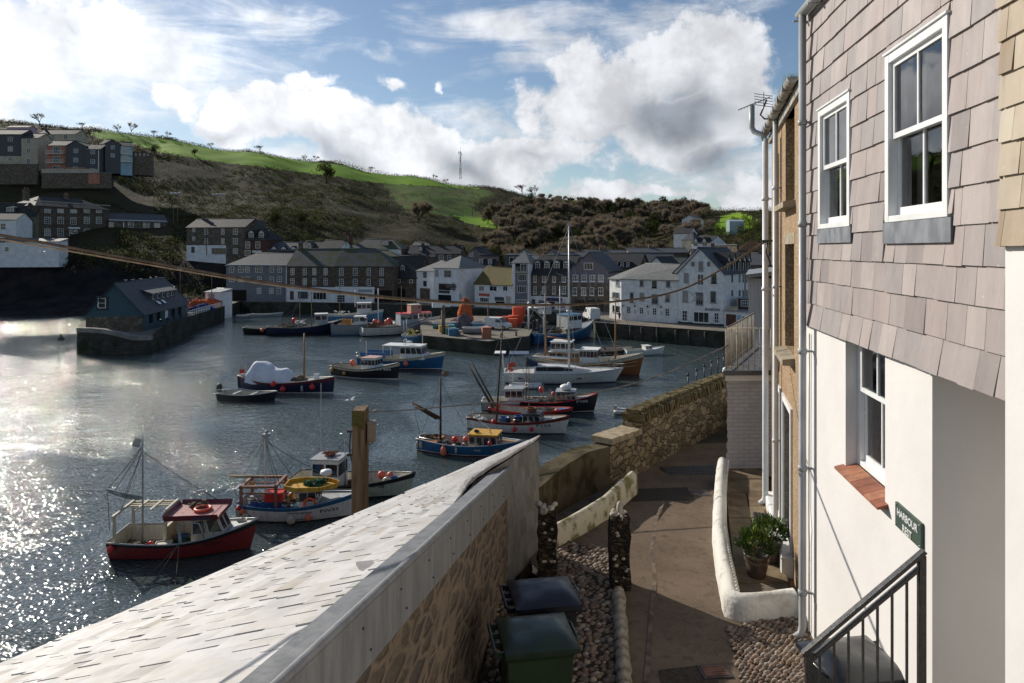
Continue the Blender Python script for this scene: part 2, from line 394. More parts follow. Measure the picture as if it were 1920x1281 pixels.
rows = [90+i*2.5 for i in range(44)]+[200+i*2.2 for i in range(137)]+[505, 530, 570, 620, 700, 800, 900]
vs = []; 
for Y in rows:
    for c in cols: vs.append(((c-960)/F*Y, Y, terr(c, Y)))
n = len(cols); mb = MB(); mb.v = vs
for i in range(len(rows)-1):
    for j in range(n-1):
        q = (i*n+j, i*n+j+1, (i+1)*n+j+1, (i+1)*n+j)
        cx, cy, cz = [sum(vs[k][a] for k in q)/4 for a in range(3)]
        mb.f.append(q); mb.sm.append(True)
        sl = (vs[q[3]][2]-vs[q[0]][2])/max(.1, vs[q[3]][1]-vs[q[0]][1])
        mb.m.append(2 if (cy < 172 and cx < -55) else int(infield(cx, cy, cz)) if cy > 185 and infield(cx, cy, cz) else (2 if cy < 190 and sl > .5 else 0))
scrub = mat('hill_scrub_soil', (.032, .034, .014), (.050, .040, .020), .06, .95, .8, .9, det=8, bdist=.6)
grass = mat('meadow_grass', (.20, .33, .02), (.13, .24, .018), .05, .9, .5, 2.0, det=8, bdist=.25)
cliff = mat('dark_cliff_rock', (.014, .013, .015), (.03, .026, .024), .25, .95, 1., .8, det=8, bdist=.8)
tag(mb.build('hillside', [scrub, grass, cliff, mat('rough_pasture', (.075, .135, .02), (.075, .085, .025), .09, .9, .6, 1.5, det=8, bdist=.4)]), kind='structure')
# ---------------------------------------------------------------- quays
STONEQ = coursed('quay_stone', (.085, .075, .06), (.055, .05, .042), (.02, .02, .018), 1.1, .45, .6, moss=(.02, .028, .012))
PAVE = mat('quay_paving', (.24, .21, .17), (.17, .15, .125), .6, .9, .3, 3, det=6)
def quay(name, pts, zt, label=None):
    o = MB().prism([(p.x, p.y) for p in pts], -2.5, zt, 0, 1).build(name, [STONEQ, PAVE])
    return tag(o, kind='structure')
Q = 2.5
def qp(px, py, z=Q): return G(px, py, z)
far = [W(1700, 470, 230), W(300, 470, 230)]
qedge = [W(418, 470, 170), W(470, 470, 163), W(640, 470, 160), W(780, 470, 154), W(960, 470, 142), W(1000, 470, 139), W(1112, 470, 131), W(1116, 470, 117.5), W(1240, 470, 110), W(1367, 470, 104), W(1700, 470, 92)]
quay('town_quay', qedge+far, Q)
pier = [G(793, 629, 1.9), G(916, 640, 1.9), G(992, 630, 1.9), W(1008, 470, 127), W(990, 470, 133), W(880, 470, 135), W(786, 470, 124)]
quay('fish_jetty', pier, 1.9)
# left pier: head carries the slate roofed house, its deck falls towards the town
lp = [W(146, 470, 98.5), W(280, 470, 99.5), W(312, 470, 106), W(372, 470, 126), W(438, 470, 158), W(452, 470, 166), W(400, 470, 176), W(345, 470, 150), W(262, 470, 124), W(150, 470, 112)]
zt = [2.3, 2.3, 3.5, 3.2, 2.55, 2.5, 2.5, 3.0, 3.4, 3.2]
mb = MB().prism([(p.x, p.y) for p in lp], [-2.5]*10, zt, 0, 1)
tag(mb.build('harbour_pier', [STONEQ, PAVE]), kind='structure')
# raised parapet round the pier head
a, b_, c_ = W(146, 470, 98.2), W(215, 470, 97.6), W(283, 470, 99.2)
mb = MB()
pts = [(a, 3.15), (W(170, 470, 97.9), 3.15), (W(200, 470, 97.7), 3.0), (b_, 2.75), (W(236, 470, 97.9), 2.3), (W(252, 470, 98.4), 1.95), (c_, 1.85)]
for (p, z0), (q, z1) in zip(pts, pts[1:]):
    mb.prism([(p.x, p.y-.25), (q.x, q.y-.25), (q.x, q.y+.5), (p.x, p.y+.5)], -1, [z0, z1, z1, z0], 0)
    mb.prism([(p.x, p.y-.35), (q.x, q.y-.35), (q.x, q.y+.6), (p.x, p.y+.6)], [z0+.004, z1+.004, z1+.004, z0+.004], [z0+.6, z1+.6, z1+.6, z0+.6], 1)
tag(mb.build('parapet_wall', [STONEQ, mat('parapet_granite', (.30, .28, .25), (.2, .19, .17), 1, .9, .4)]), 'curving granite parapet round the head of the left pier, below the blue gabled house', 'wall')
# our own side of the harbour: the ledge that carries lane and houses
ROCK = mat('ledge_rock', (.05, .045, .04), (.08, .07, .055), .6, .95, 1., 2, bdist=.2)
ASPH_Z = 10.4
led = [(-1.62, -20), (-1.62, -1), (-1.2, 2), (-.1, 9.3), (.45, 11.0), (1.75, 14.2), (3.5, 16.6), (6.2, 19.6), (8.1, 23), (11.5, 32), (16, 44), (60, 44), (60, -20)]
tag(MB().prism(led, -3, ASPH_Z-.35).build('cliff_ledge', ROCK), kind='structure')

# unseen hill behind the viewer, added to cut sky light on the lane
m = MB(); vs = []; gx = [-160+i*8 for i in range(41)]; gy = [-14-i*6 for i in range(14)]
for y in gy:
    for x in gx: f = max(0, (-14-y)/70); vs.append((x+4*noise.noise(Vector((x*.05, y*.05, 1))), y-max(0, -x-4)*.55-max(0, x-60)*.2, max(-1.5, (9 if x > -8 else 9+(x+8)*.9))+min(1, f*3)*(24+.05*x)*f**.5+2*noise.noise(Vector((x*.06, y*.06, 2)))))
n = len(gx); m.v = vs
for i in range(len(gy)-1):
    for j in range(n-1): m.f.append((i*n+j, (i+1)*n+j, (i+1)*n+j+1, i*n+j+1)); m.m.append(0); m.sm.append(True)
tag(m.build('hillside', scrub), kind='structure')
# ---------------------------------------------------------------- lane
def lanez(Y): return ASPH_Z-max(0, Y-11.5)*.06
m, t, b = newmat('lane_asphalt')
v = t.coord('Object'); n1 = t.noise(v, 60, 4, .7); n2 = t.noise(v, .9, 6, .6); n3 = t.noise(v, 8, 5)
col = t.mix(t.ramp(n2.outputs[0], .38, .62), (.115, .085, .06), (.165, .122, .086))
col = t.mix(t.ramp(n1.outputs[0], .45, .75, 0, .6), col, (.24, .20, .16))
col = t.mix(t.ramp(n3.outputs[0], .5, .8, 0, .65), col, (.05, .04, .032))
t.l.new(col, b.inputs['Base Color']); b.inputs['Roughness'].default_value = .9; b.inputs['Specular IOR Level'].default_value = .12
bp = t.new('ShaderNodeBump'); bp.inputs['Strength'].default_value = .7; bp.inputs['Distance'].default_value = .008
t.l.new(n1.outputs[0], bp.inputs['Height']); t.l.new(bp.outputs[0], b.inputs['Normal'])
ASPH = m
mb = MB(); rowsY = [-2+.5*i for i in range(70)]
def lane_left(Y):
    pts = [(-2, 1.0), (9.2, 1.42), (9.6, .35), (11, .45), (14.2, 1.9), (16.6, 3.6), (19.6, 6.3), (23, 8.2), (33, 11.8)]
    for (a, x0), (c, x1) in zip(pts, pts[1:]):
        if Y <= c: return x0+(x1-x0)*(max(Y, a)-a)/(c-a)
    return 11.8
for Y in rowsY: mb.v += [(lane_left(Y)-.1, Y, lanez(Y)), (lane_left(Y)+1.5, Y, lanez(Y)+.012), (60, Y, lanez(Y)-.02)]
for i in range(len(rowsY)-1):
    for j in (0, 1): mb.f.append((i*3+j, i*3+j+1, i*3+4+j, i*3+3+j)); mb.m.append(0); mb.sm.append(True)
tag(mb.build('asphalt_lane', ASPH), kind='structure')
mb = MB()
for (x0, y0, x1, y1) in ((1.55, 6.6, 2.15, 7.45), (1.95, 5.6, 2.6, 6.5), (2.2, 12.6, 3.4, 13.4)): mb.quad((x0, y0, lanez(y0)+.014), (x1, y0+.1, lanez(y0)+.016), (x1+.06, y1+.1, lanez(y1)+.016), (x0+.05, y1, lanez(y1)+.014))
tag(mb.build('tarmac_patch', mat('dark_tarmac', (.045, .038, .032), (.075, .06, .048), 30, .95, .6, 60, bdist=.006)), kind='structure')
# worn joint strip and manhole covers in the lane
mb = MB(); sp_ = [G(1212, 1281, ASPH_Z), G(1222, 1150, ASPH_Z), G(1228, 1090, ASPH_Z), G(1222, 1030, ASPH_Z), G(1232, 970, ASPH_Z), G(1245, 940, ASPH_Z)]
for p, q in zip(sp_, sp_[1:]):
    mb.quad((p.x-.03, p.y, p.z+.012), (p.x+.03, p.y, p.z+.014), (q.x+.03, q.y, q.z+.014), (q.x-.03, q.y, q.z+.012))
tag(mb.build('patched_trench', mat('pale_patch', (.19, .15, .115), (.10, .08, .065), 9, .9, .3)), kind='structure')
def cover(px, py, sx, sy, label, cm, rz=.1):
    p = G(px, py, ASPH_Z); z = lanez(p.y)
    th = thing('manhole_cover', label, 'cover', (p.x, p.y, z+.012), rz)
    MB().box((-sx/2-.03, -sy/2-.03, 0), (sx/2+.03, sy/2+.03, .012)).build('frame', mat('iron_frame', (.05, .045, .04), rough=.6), th)
    mb = MB().box((-sx/2, -sy/2, .002), (sx/2, sy/2, .018))
    for i in range(4): mb.box((-sx/2+.02, -sy/2+sy*(i+.4)/4.2, .018), (sx/2-.02, -sy/2+sy*(i+.4)/4.2+.02, .022))
    mb.build('lid', cm, th)
cover(1340, 1262, .26, .18, 'small reddish square cover in the lane at the bottom of the picture', mat('rusty_iron', (.20, .09, .06), (.12, .06, .045), 8, .8, .3))
cover(1312, 918, .3, .26, 'small square cover in the lane below the dark shaded bend', mat('dull_iron', (.11, .09, .08), (.07, .06, .05), 8, .8, .3))
cover(1300, 868, 1.2, .6, 'large dark access cover in the shaded bend of the lane', mat('dark_iron', (.05, .045, .042), (.03, .03, .03), 8, .7, .3))
# ---------------------------------------------------------------- pebble paving (real stones)
PEB = [mat('pebble_%s' % n, c, tuple(x*.6 for x in c), 7, .75, .2, 30) for n, c in (('tan', (.24, .175, .125)), ('grey', (.17, .145, .125)), ('brown', (.18, .12, .085)), ('pale', (.34, .285, .23)))]
EARTH = mat('damp_earth', (.035, .028, .02), (.055, .045, .03), 5, .95, .6)
def pebbles(name, poly, zf, size, seed, aspect=.62, jit=.25, row_dir=0., n=8, k=5, upright=.7):
    rr = random.Random(seed); xs = [p[0] for p in poly]; ys = [p[1] for p in poly]
    mb = MB(); y = min(ys); r = 0
    while y < max(ys):
        x = min(xs)+(r % 2)*size*.5
        while x < max(xs):
            s = size*rr.uniform(.75, 1.2); cx = x+rr.uniform(-jit, jit)*size; cy = y+rr.uniform(-jit, jit)*size*.5
            if inpoly(cx, cy, poly):
                M = Matrix.Rotation(row_dir+rr.uniform(-.35, .35), 3, 'Z')
                mb.ell((cx, cy, zf(cx, cy)+rr.uniform(-.1, .1)*size), (s*.54, s*aspect*.56, s*upright*.5), n, k, rr.choice((0, 0, 0, 1, 2, 2, 3)), M)
            x += size*1.02
        y += size*aspect*1.0; r += 1
    return tag(mb.build(name, PEB), kind='stuff')
# ramp of close set pebbles in front of the white house
rz0 = lambda x, y: ASPH_Z+.02+max(0, min(.22, (7.9-y)*.11))*max(0, min(1, (x-2.45)/.25))
pr = [G(1378, 1176, 10.42), G(1560, 1150, 10.45)]
prm = [(2.60, 8.25), (3.50, 8.62), (3.45, 6.4), (3.15, 5.3), (2.05, 5.3), (2.35, 6.6)]
mb = MB(); mb.add([(x, y, rz0(x+.3, y)-.04) for x, y in prm], [tuple(range(6))])
for i in range(6):
    a_, c_ = prm[i], prm[(i+1) % 6]; mb.quad((a_[0], a_[1], 10.2), (c_[0], c_[1], 10.2), (c_[0], c_[1], rz0(c_[0]+.3, c_[1])-.04), (a_[0], a_[1], rz0(a_[0]+.3, a_[1])-.04))
tag(mb.build('pebble_bed', EARTH), kind='structure')
pebbles('pebble_ramp', prm, rz0, .072, 3, .62, .12, .15)
# dark cobbled yard on the left
yard = [(-.45, 4.5), (-.2, 9.15), (.55, 9.4), (.62, 10.9), (.85, 10.75), (1.75, 10.3), (1.44, 9.2), (1.02, 6.8), (.9, 4.5)]
mb = MB(); mb.add([(x, y, ASPH_Z+.02) for x, y in yard], [tuple(reversed(range(len(yard))))])
tag(mb.build('yard_bed', EARTH), kind='structure')
pebbles('yard_cobbles', yard, lambda x, y: ASPH_Z+.015, .085, 5, .72, .4, .5, upright=.6)
# kerb of pale boulders beside the yard
rr = random.Random(4); k0, k1 = Vector((1.42, 9.1, 0)), Vector((.98, 5.6, 0)); s = 0; KERBM = mat('kerb_boulder', (.42, .37, .30), (.22, .19, .15), 6, .85, .5)
i = 0; kerb = []
while s < 3.5:
    L = rr.uniform(.13, .22); p = k0.lerp(k1, (s+L/2)/3.5)
    M = Matrix.Rotation(math.atan2(k1.y-k0.y, k1.x-k0.x)+rr.uniform(-.2, .2), 3, 'Z')
    o = MB().ell((0, 0, 0), (L*.54, rr.uniform(.07, .10), rr.uniform(.09, .13)), 9, 6, 0, M).build('kerb_stone', KERBM)
    o.location = (p.x, p.y, ASPH_Z+.05)
    where = 'nearest the bottom edge' if s > 2.9 else ('next to the foot of the right shell pillar' if s < .2 else None)
    tag(o, ('rounded pale kerb stone '+where) if where else 'rounded pale stone in the kerb between cobbled yard and lane', 'kerb stone', 'kerb stones along the cobbled yard')
    s += L; i += 1
# ---------------------------------------------------------------- low white walls, pillars
WWASH = mat('rough_whitewash', (.66, .64, .58), (.44, .42, .34), 5, .9, .9, 14, bdist=.02, lo=.5, hi=.75)
MOSSW = mat('mossy_whitewash', (.60, .55, .42), (.22, .20, .09), 4, .95, .9, 16, bdist=.03, lo=.45, hi=.62)
def ribbon(path, w, h, mb=None, top=.35, seg=.12, mi=0, notch=0):
    """wall with a rounded ridge following a path of (x,y,zbase)"""
    mb = mb or MB(); P = [Vector(p) for p in path]; out = []
    for a_, c_ in zip(P, P[1:]):
        k = max(1, int((c_-a_).length/seg)); out += [a_.lerp(c_, i/k) for i in range(k)]
    out.append(P[-1]); sec = [(-.5, 0), (-.5, 1-top), (-.36, 1-top*.3), (-.1, 1), (.1, 1), (.36, 1-top*.3), (.5, 1-top), (.5, 0)]
    vs = []; n = len(sec); L = len(out)
    for i, p in enumerate(out):
        d = (out[min(i+1, L-1)]-out[max(0, i-1)]); d.z = 0; d.normalize(); nn = Vector((d.y, -d.x, 0))
        f = i/(L-1); ww = w[0]+(w[1]-w[0])*f if isinstance(w, tuple) else w; hh = h[0]+(h[1]-h[0])*f if isinstance(h, tuple) else h
        for (u, z) in sec:
            j = .012*noise.noise(Vector((p.x*4+u, p.y*4, z*3)))
            vs.append(p+nn*(u*ww+j)+Vector((0, 0, z*hh+j)))
    mb.add(vs, [(i*n+j, i*n+j+1, (i+1)*n+j+1, (i+1)*n+j) for i in range(L-1) for j in range(n-1)], mi, True)
    o = len(mb.v)-L*n; mb.f += [tuple(o+j for j in range(n)), tuple(o+(L-1)*n+j for j in reversed(range(n)))]; mb.m += [mi, mi]; mb.sm += [False]*2
    return mb
Z0 = ASPH_Z-.03
w = ribbon([(3.56, 8.62, Z0), (3.15, 8.54, Z0), (2.85, 8.49, Z0), (2.76, 8.56, Z0), (2.98, 9.6, Z0), (3.22, 10.6, Z0), (3.50, 11.5, Z0), (3.88, 12.7, Z0), (4.32, 14.0, Z0)], .22, (.34, .38))
for i in range(62):
    f = i/61; x = 2.76+(4.32-2.76)*f-.13*math.sin(f*3.14); y = 8.6+5.3*f; w.ell((x+.085, y-.02, Z0+.30), (.03, .022, .035), 6, 4)
tag(w.build('garden_wall', WWASH), 'low rounded whitewashed wall enclosing the forecourt with the potted shrubs', 'wall')
w = ribbon([(.62, 10.55, Z0), (1.1, 11.1, Z0), (1.6, 11.75, Z0), (2.0, 12.5, Z0), (2.3, 13.0, Z0)], .2, (.36, .42))
tag(w.build('boundary_wall', MOSSW), 'low curving cream wall stained with moss, between two terraces left of the lane', 'wall')
SHELL = mat('pale_shell', (.50, .45, .37), (.25, .22, .17), 9, .8, .4)
PILL = rubble('pillar_stone', ((.07, .055, .035), (.035, .028, .02), (.12, .09, .05)), (.015, .012, .01), 9, (1, 1, 1.6), .9, .09)
for (x, y, h, lab) in ((.49, 9.55, 1.0, 'stone gate pillar topped with pale pebbles against the slate clad wall end'), (1.47, 9.32, 1.0, 'narrow stone gate pillar with an upright stone on top, beside the lane')):
    th = thing('gate_pillar', lab, 'pillar', (x, y, ASPH_Z-.02))
    mb = MB(); rr = random.Random(int(x*50)); sec = []
    for i in range(9):
        z = h*i/8; rws = [(-.125, -.13), (.125, -.13), (.13, .13), (-.13, .125)]
        sec += [(px_+rr.uniform(-.02, .02), py_+rr.uniform(-.02, .02), z) for px_, py_ in rws]
    mb.add(sec, [(i*4+j, i*4+(j+1) % 4, (i+1)*4+(j+1) % 4, (i+1)*4+j) for i in range(8) for j in range(4)]+[(32, 33, 34, 35)])
    mb.build('shaft', PILL, th)
    mb = MB()
    for i in range(16): mb.ell((rr.uniform(-.12, .12), rr.uniform(-.12, .12), h+rr.uniform(-.03, .04)), (rr.uniform(.03, .06), rr.uniform(.03, .05), rr.uniform(.03, .05)), 8, 5)
    if x > 1: mb.ell((0, 0, h+.09), (.045, .05, .10), 9, 6)
    for i in range(10): mb.ell((rr.uniform(-.1, .1), -.13, rr.uniform(.1, h)), (.03, .015, .022), 7, 5)
    mb.build('pebble_topping', SHELL, th)
# ---------------------------------------------------------------- harbour side wall of the lane
WALLC = rubble('lane_wall_stone', ((.30, .225, .13), (.17, .13, .08), (.40, .31, .19)), (.07, .055, .035), 3.6, (1, 1, 2.0), .9, .06, warp=.35)
REND = mat('stained_render', (.115, .095, .06), (.05, .042, .022), 2.2, .95, .7, 9, bdist=.03, lo=.4, hi=.6)
wp = [(.33, 11.3), (.9, 12.3), (1.75, 13.55), (2.2, 14.0)]
def base(x, y): return lanez(y)-.15
mb = MB()
def wallseg(mb, pts, hs, th, mi=0):
    """pts on the lane side, thickness away from the lane (to the left)"""
    for (p, q, h0, h1) in zip(pts, pts[1:], hs, hs[1:]):
        d = Vector((q[0]-p[0], q[1]-p[1])).normalized(); nx, ny = -d.y*th, d.x*th
        mb.prism([p, q, (q[0]+nx, q[1]+ny), (p[0]+nx, p[1]+ny)], [base(*p)]*1+[base(*q)]*2+[base(*p)], [lanez(p[1])+h0, lanez(q[1])+h1, lanez(q[1])+h1, lanez(p[1])+h0], mi)
A0 = [(.36, 11.2), (.95, 12.2), (1.45, 12.95), (1.95, 13.6)]
wallseg(mb, A0, [.62, .78, .85, .80], .38)
tag(mb.build('harbour_wall', REND), 'dark lichen stained rendered wall with a curved top, left of the stone harbour wall', 'wall')
mb = MB(); B0 = [(1.96, 13.61), (2.35, 14.1), (2.75, 14.6)]
wallseg(mb, B0, [.80, .82, .84], .38)
for i in range(4):
    a_ = Vector(B0[0]).lerp(Vector(B0[2]), i/4+.01); c_ = Vector(B0[0]).lerp(Vector(B0[2]), (i+1)/4-.01)
    mb.prism([(a_.x+.03, a_.y-.02), (c_.x+.03, c_.y-.02), (c_.x-.36, c_.y+.27), (a_.x-.36, a_.y+.27)], [lanez(a_.y)+.83]*4, [lanez(a_.y)+.95]*4, 1)
tag(mb.build('harbour_wall', [WALLC, mat('granite_coping', (.44, .36, .25), (.28, .23, .15), 5, .9, .5)]), 'short lower length of the harbour wall capped with pale granite blocks', 'wall')
mb = MB(); C0 = [(2.76, 14.61), (3.4, 15.6), (4.3, 16.9), (5.2, 18.1), (6.1, 19.2), (7.0, 20.3)]; CH = [1.05, 1.08, 1.12, 1.18, 1.25, 1.3]
wallseg(mb, C0, CH, .42)
s_ = 0
COPE = mat('upright_coping_slate', (.20, .165, .095), (.085, .07, .035), 6, .95, .6)
rr = random.Random(8)
for (p, q, h0, h1) in zip(C0, C0[1:], CH, CH[1:]):
    p, q = Vector(p), Vector(q); L = (q-p).length; d = (q-p)/L; k = int(L/.085); ang = math.atan2(d.y, d.x)
    for i in range(k):
        f = (i+.5)/k; c = p.lerp(q, f); h = h0+(h1-h0)*f
        mb.obox((c.x-d.y*.2, c.y+d.x*.2, lanez(c.y)+h+.10), (rr.uniform(.03, .06), .46+rr.uniform(-.05, .05), .24+rr.uniform(-.04, .04)), ang, 1, rx=rr.uniform(-.08, .08), ry=-.45+rr.uniform(-.12, .12))
        mb.obox((c.x-d.y*.2, c.y+d.x*.2, lanez(c.y)+h+.17), (rr.uniform(.03, .06), .26, .24+rr.uniform(-.03, .05)), ang, 1, rx=rr.uniform(-.1, .1), ry=-.45+rr.uniform(-.12, .12))
tag(mb.build('harbour_wall', [WALLC, COPE]), 'long tan rubble harbour wall capped with upright slate stones, curving away beside the lane', 'wall')
# strip of paving slabs between the rendered wall and the cream wall
mb = MB()
for i in range(4):
    a_ = (.5+i*.42, 10.95+i*.58)
    mb.prism([(a_[0]+.02, a_[1]), (a_[0]+.42, a_[1]+.56), (a_[0]+.36+.15, a_[1]+.56+.52), (a_[0]-.05, a_[1]+.38)], lanez(a_[1]), lanez(a_[1])+.03)
tag(mb.build('terrace_slabs', mat('grey_slab', (.13, .115, .10), (.08, .07, .06), 4, .85, .3)), kind='structure')
# ---------------------------------------------------------------- outbuilding under the camera side: slate roof, lead verge, rubble wall
def kx(Y): return -1.455+.147*Y
def kz(Y): return CZ-(1.39+.1775*Y)
def K(Y): return Vector((kx(Y), Y, kz(Y)))
Ks, Km, K1 = K(.2), K(4.73), K(10.05)
J = W(885, 900, 8.6); T = W(1008, 822, 10.5); O0 = W(0, 1252, 6.5)
Os = T+(O0-T)*1.62
th = thing('outbuilding', 'stone outbuilding with a sunlit slate roof falling to the harbour and a grey lead edge', 'building', (-1.2, 5, ASPH_Z))
loc = Vector((-1.2, 5, ASPH_Z))
def kin(u): return Ks.lerp(Km, u/.56) if u < .56 else Km.lerp(J, (u-.56)/.44)
def oout(u): return Os.lerp(T, max(0, u)**1.8)
def S(u, v): return kin(u).lerp(oout(u), v)-loc
rr = random.Random(21); mb = MB(); NV = 19
SL = [mat('roof_slate_%s' % n, (c[0]*.92, c[1]*.925, c[2]*.96), tuple(x*.72 for x in c), 3, .6, .35, 14, bdist=.006) for n, c in (('pale', (.57, .55, .52)), ('buff', (.53, .505, .465)), ('mid', (.51, .495, .475)), ('dull', (.40, .38, .35)), ('warm', (.42, .37, .31)))]
for r in range(NV):
    v0, v1 = r/NV, (r+1)/NV+.02; u = -.01-(r % 2)*.009
    while u < 1.0:
        wdt = rr.uniform(.017, .029)/(1 if u < .6 else 1); u2 = min(u+wdt, 1.003)
        g = .0008+(.0028*rr.random() if rr.random() < .3 else 0)
        a_, b2, c_, d_ = S(max(0, u), v0), S(max(0.001, u2-g), v0), S(max(.001, u2-g*rr.uniform(.3, 1)), v1), S(max(0, u), v1)
        nrm = (b2-a_).cross(d_-a_).normalized()
        if nrm.z < 0: nrm = -nrm
        tl = rr.uniform(0, .010); up = nrm*.004; dn = nrm*(.020+rr.uniform(0, .006))
        e1 = nrm*tl; e2 = nrm*rr.uniform(0, .008)
        mi = rr.choices(range(5), (5, 4, 3, 1.5, .6))[0]
        top = [a_+up+e1, b2+up+e2, c_+dn+e2, d_+dn+e1]; bot = [p-nrm*.02 for p in top]
        mb.add(top+bot, [(0, 1, 2, 3), (4, 7, 6, 5), (0, 4, 5, 1), (1, 5, 6, 2), (2, 6, 7, 3), (3, 7, 4, 0)], mi)
        u += wdt
# a few slates nailed between the step in the roof and the lead
mb.add([Km-loc+Vector((0, 0, .01)), K1-loc+Vector((0, 0, .0)), J-loc+Vector((0, 0, -.07))], [(0, 1, 2), (0, 2, 1)], 0)
mb.obox(W(690, 1062, 5.2)-loc+Vector((0, 0, -.01)), (.13, .20, .022), .5, 3, ry=.12)
mb.build('slate_roof', SL, th)
mb = MB(); N = 12
dk = Vector((0, 0, -.06))
for i in range(N):
    u0, u1 = i/N, (i+1)/N; mb.quad(S(u0, 0)+dk, S(u1, 0)+dk, S(u1, 1)+dk, S(u0, 1)+dk); 
    mb.quad(S(u0, 0)+dk*2, S(u0, 1)+dk*2, S(u1, 1)+dk*2, S(u1, 0)+dk*2); mb.quad(S(u0, 1)+dk*2, S(u0, 1)+dk, S(u1, 1)+dk, S(u1, 1)+dk*2)
mb.build('roof_boarding', mat('roof_boards', (.05, .04, .03), rough=.9), th)
# lead verge: rolled top and apron with nail heads
nrm = Vector((math.cos(math.radians(8.3)), -math.sin(math.radians(8.3)), 0))
mb = MB(); P = [K(.2+i*.4) for i in range(25)]+[K1]
for a_, b2 in zip(P, P[1:]):
    a_, b2 = a_-loc, b2-loc; o_ = nrm*.03; dz = Vector((0, 0, .34)); 
    i_ = -nrm*.16
    mb.quad(a_+i_+Vector((0, 0, .035)), a_+o_+Vector((0, 0, .04)), b2+o_+Vector((0, 0, .04)), b2+i_+Vector((0, 0, .035)))
    mb.quad(a_+o_+Vector((0, 0, .04)), a_+o_-dz, b2+o_-dz, b2+o_+Vector((0, 0, .04)))
    mb.quad(a_+o_-dz, a_-nrm*.02-dz, b2-nrm*.02-dz, b2+o_-dz)
mb.path([p-loc+nrm*.01+Vector((0, 0, .035)) for p in P], .028, 8)
e = K1-loc; mb.quad(e+nrm*.03+Vector((0, 0, .04)), e+nrm*.03-Vector((0, 0, .34)), e-nrm*.16-Vector((0, 0, .34)), e-nrm*.16+Vector((0, 0, .035)))
LEADV = mat('lead_flashing', (.21, .215, .22), (.15, .155, .16), 2.2, .5, .25, 5, stretch=(4, 4, .8), bdist=.01)
mb.build('lead_verge', LEADV, th)
mb = MB()
for i in range(10):
    p = K(3.2+i*.7)-loc+nrm*.034; mb.ell(p-Vector((0, 0, .08)), (.007, .007, .008), 7, 5); mb.ell(p-Vector((0, 0, .27))+Vector((0.02, .12, 0)), (.007, .007, .008), 7, 5)
mb.build('nail_heads', BLACK, th)
RUB = rubble('outbuilding_rubble', ((.20, .155, .11), (.155, .125, .095), (.12, .10, .085)), (.235, .18, .13), 3.6, (1, .8, 1.7), .9, .16, warp=.3, dist=.05)
mb = MB()
for a_, b2 in zip(P, P[1:]):
    for t_ in range(1):
        a2, b3 = a_-loc, b2-loc; fa = Vector((a2.x, a2.y, -.1)); fb = Vector((b3.x, b3.y, -.1))
        mb.quad(a2-Vector((0, 0, .02)), fa, fb, b3-Vector((0, 0, .02)))
p = K1-loc; pj = Vector((p.x-.45, p.y+.1, 0))
mb.quad(p-Vector((0, 0, .02)), Vector((p.x, p.y, -.1)), Vector((pj.x, pj.y, -.1)), Vector((pj.x, pj.y, p.z-.02)))
# harbour side walls below the eaves
ea, eb = Os-loc+Vector((.12, 0, -.1)), T-loc+Vector((-.08, -.05, -.08))
mb.quad(ea, eb, Vector((eb.x, eb.y, -10)), Vector((ea.x, ea.y, -10)))
mb.build('wall', RUB, th)
# slate hung end wall
mb = MB(); jl, tl_ = J-loc, T-loc; K1b = K1-loc
L = (tl_-jl).length; ax = Vector((tl_.x-jl.x, tl_.y-jl.y, 0)).normalized(); nf = Vector((ax.y, -ax.x, 0))
wlen = Vector((tl_.x-jl.x, tl_.y-jl.y, 0)).length
SH = [mat('hung_slate_%s' % n, tuple(x*.68 for x in c), tuple(x*.55 for x in c), 4, .6, .3, 16, bdist=.005) for n, c in (('grey', (.27, .26, .245)), ('light', (.31, .30, .285)), ('dim', (.235, .225, .21)))]
z = -.05; r = 0
while z < 2.15:
    s = -(r % 2)*.08
    while s < wlen:
        w_ = rr.uniform(.13, .17); s2 = min(s+w_, wlen+.01); s1 = max(s, 0)
        zt = min(z+.27, jl.z+(tl_.z-jl.z)*((s1+s2)/2/wlen)-.03)
        if s2 > s1+.02 and zt > z+.03:
            o_ = Vector((jl.x, jl.y, 0)); a_, b2 = o_+ax*s1, o_+ax*(s2-.003)
            q0 = nf*(.028+rr.uniform(0, .006)); q1 = nf*.012
            mb.add([a_+q0+Vector((0, 0, z)), b2+q0+Vector((0, 0, z+rr.uniform(-.004, .004))), b2+q1+Vector((0, 0, zt)), a_+q1+Vector((0, 0, zt)),
                    a_+Vector((0, 0, z)), b2+Vector((0, 0, z))], [(0, 1, 2, 3), (0, 4, 5, 1), (0, 3, 4), (1, 5, 2)], rr.randrange(3))
        s += w_
    z += .25; r += 1
o_ = Vector((jl.x, jl.y, 0)); mb.quad(o_+Vector((0, 0, -.1)), o_+ax*wlen+Vector((0, 0, -.1)), tl_-Vector((0, 0, .05)), jl-Vector((0, 0, .05)), mi=2)
mb.build('slate_cladding', SH, th)
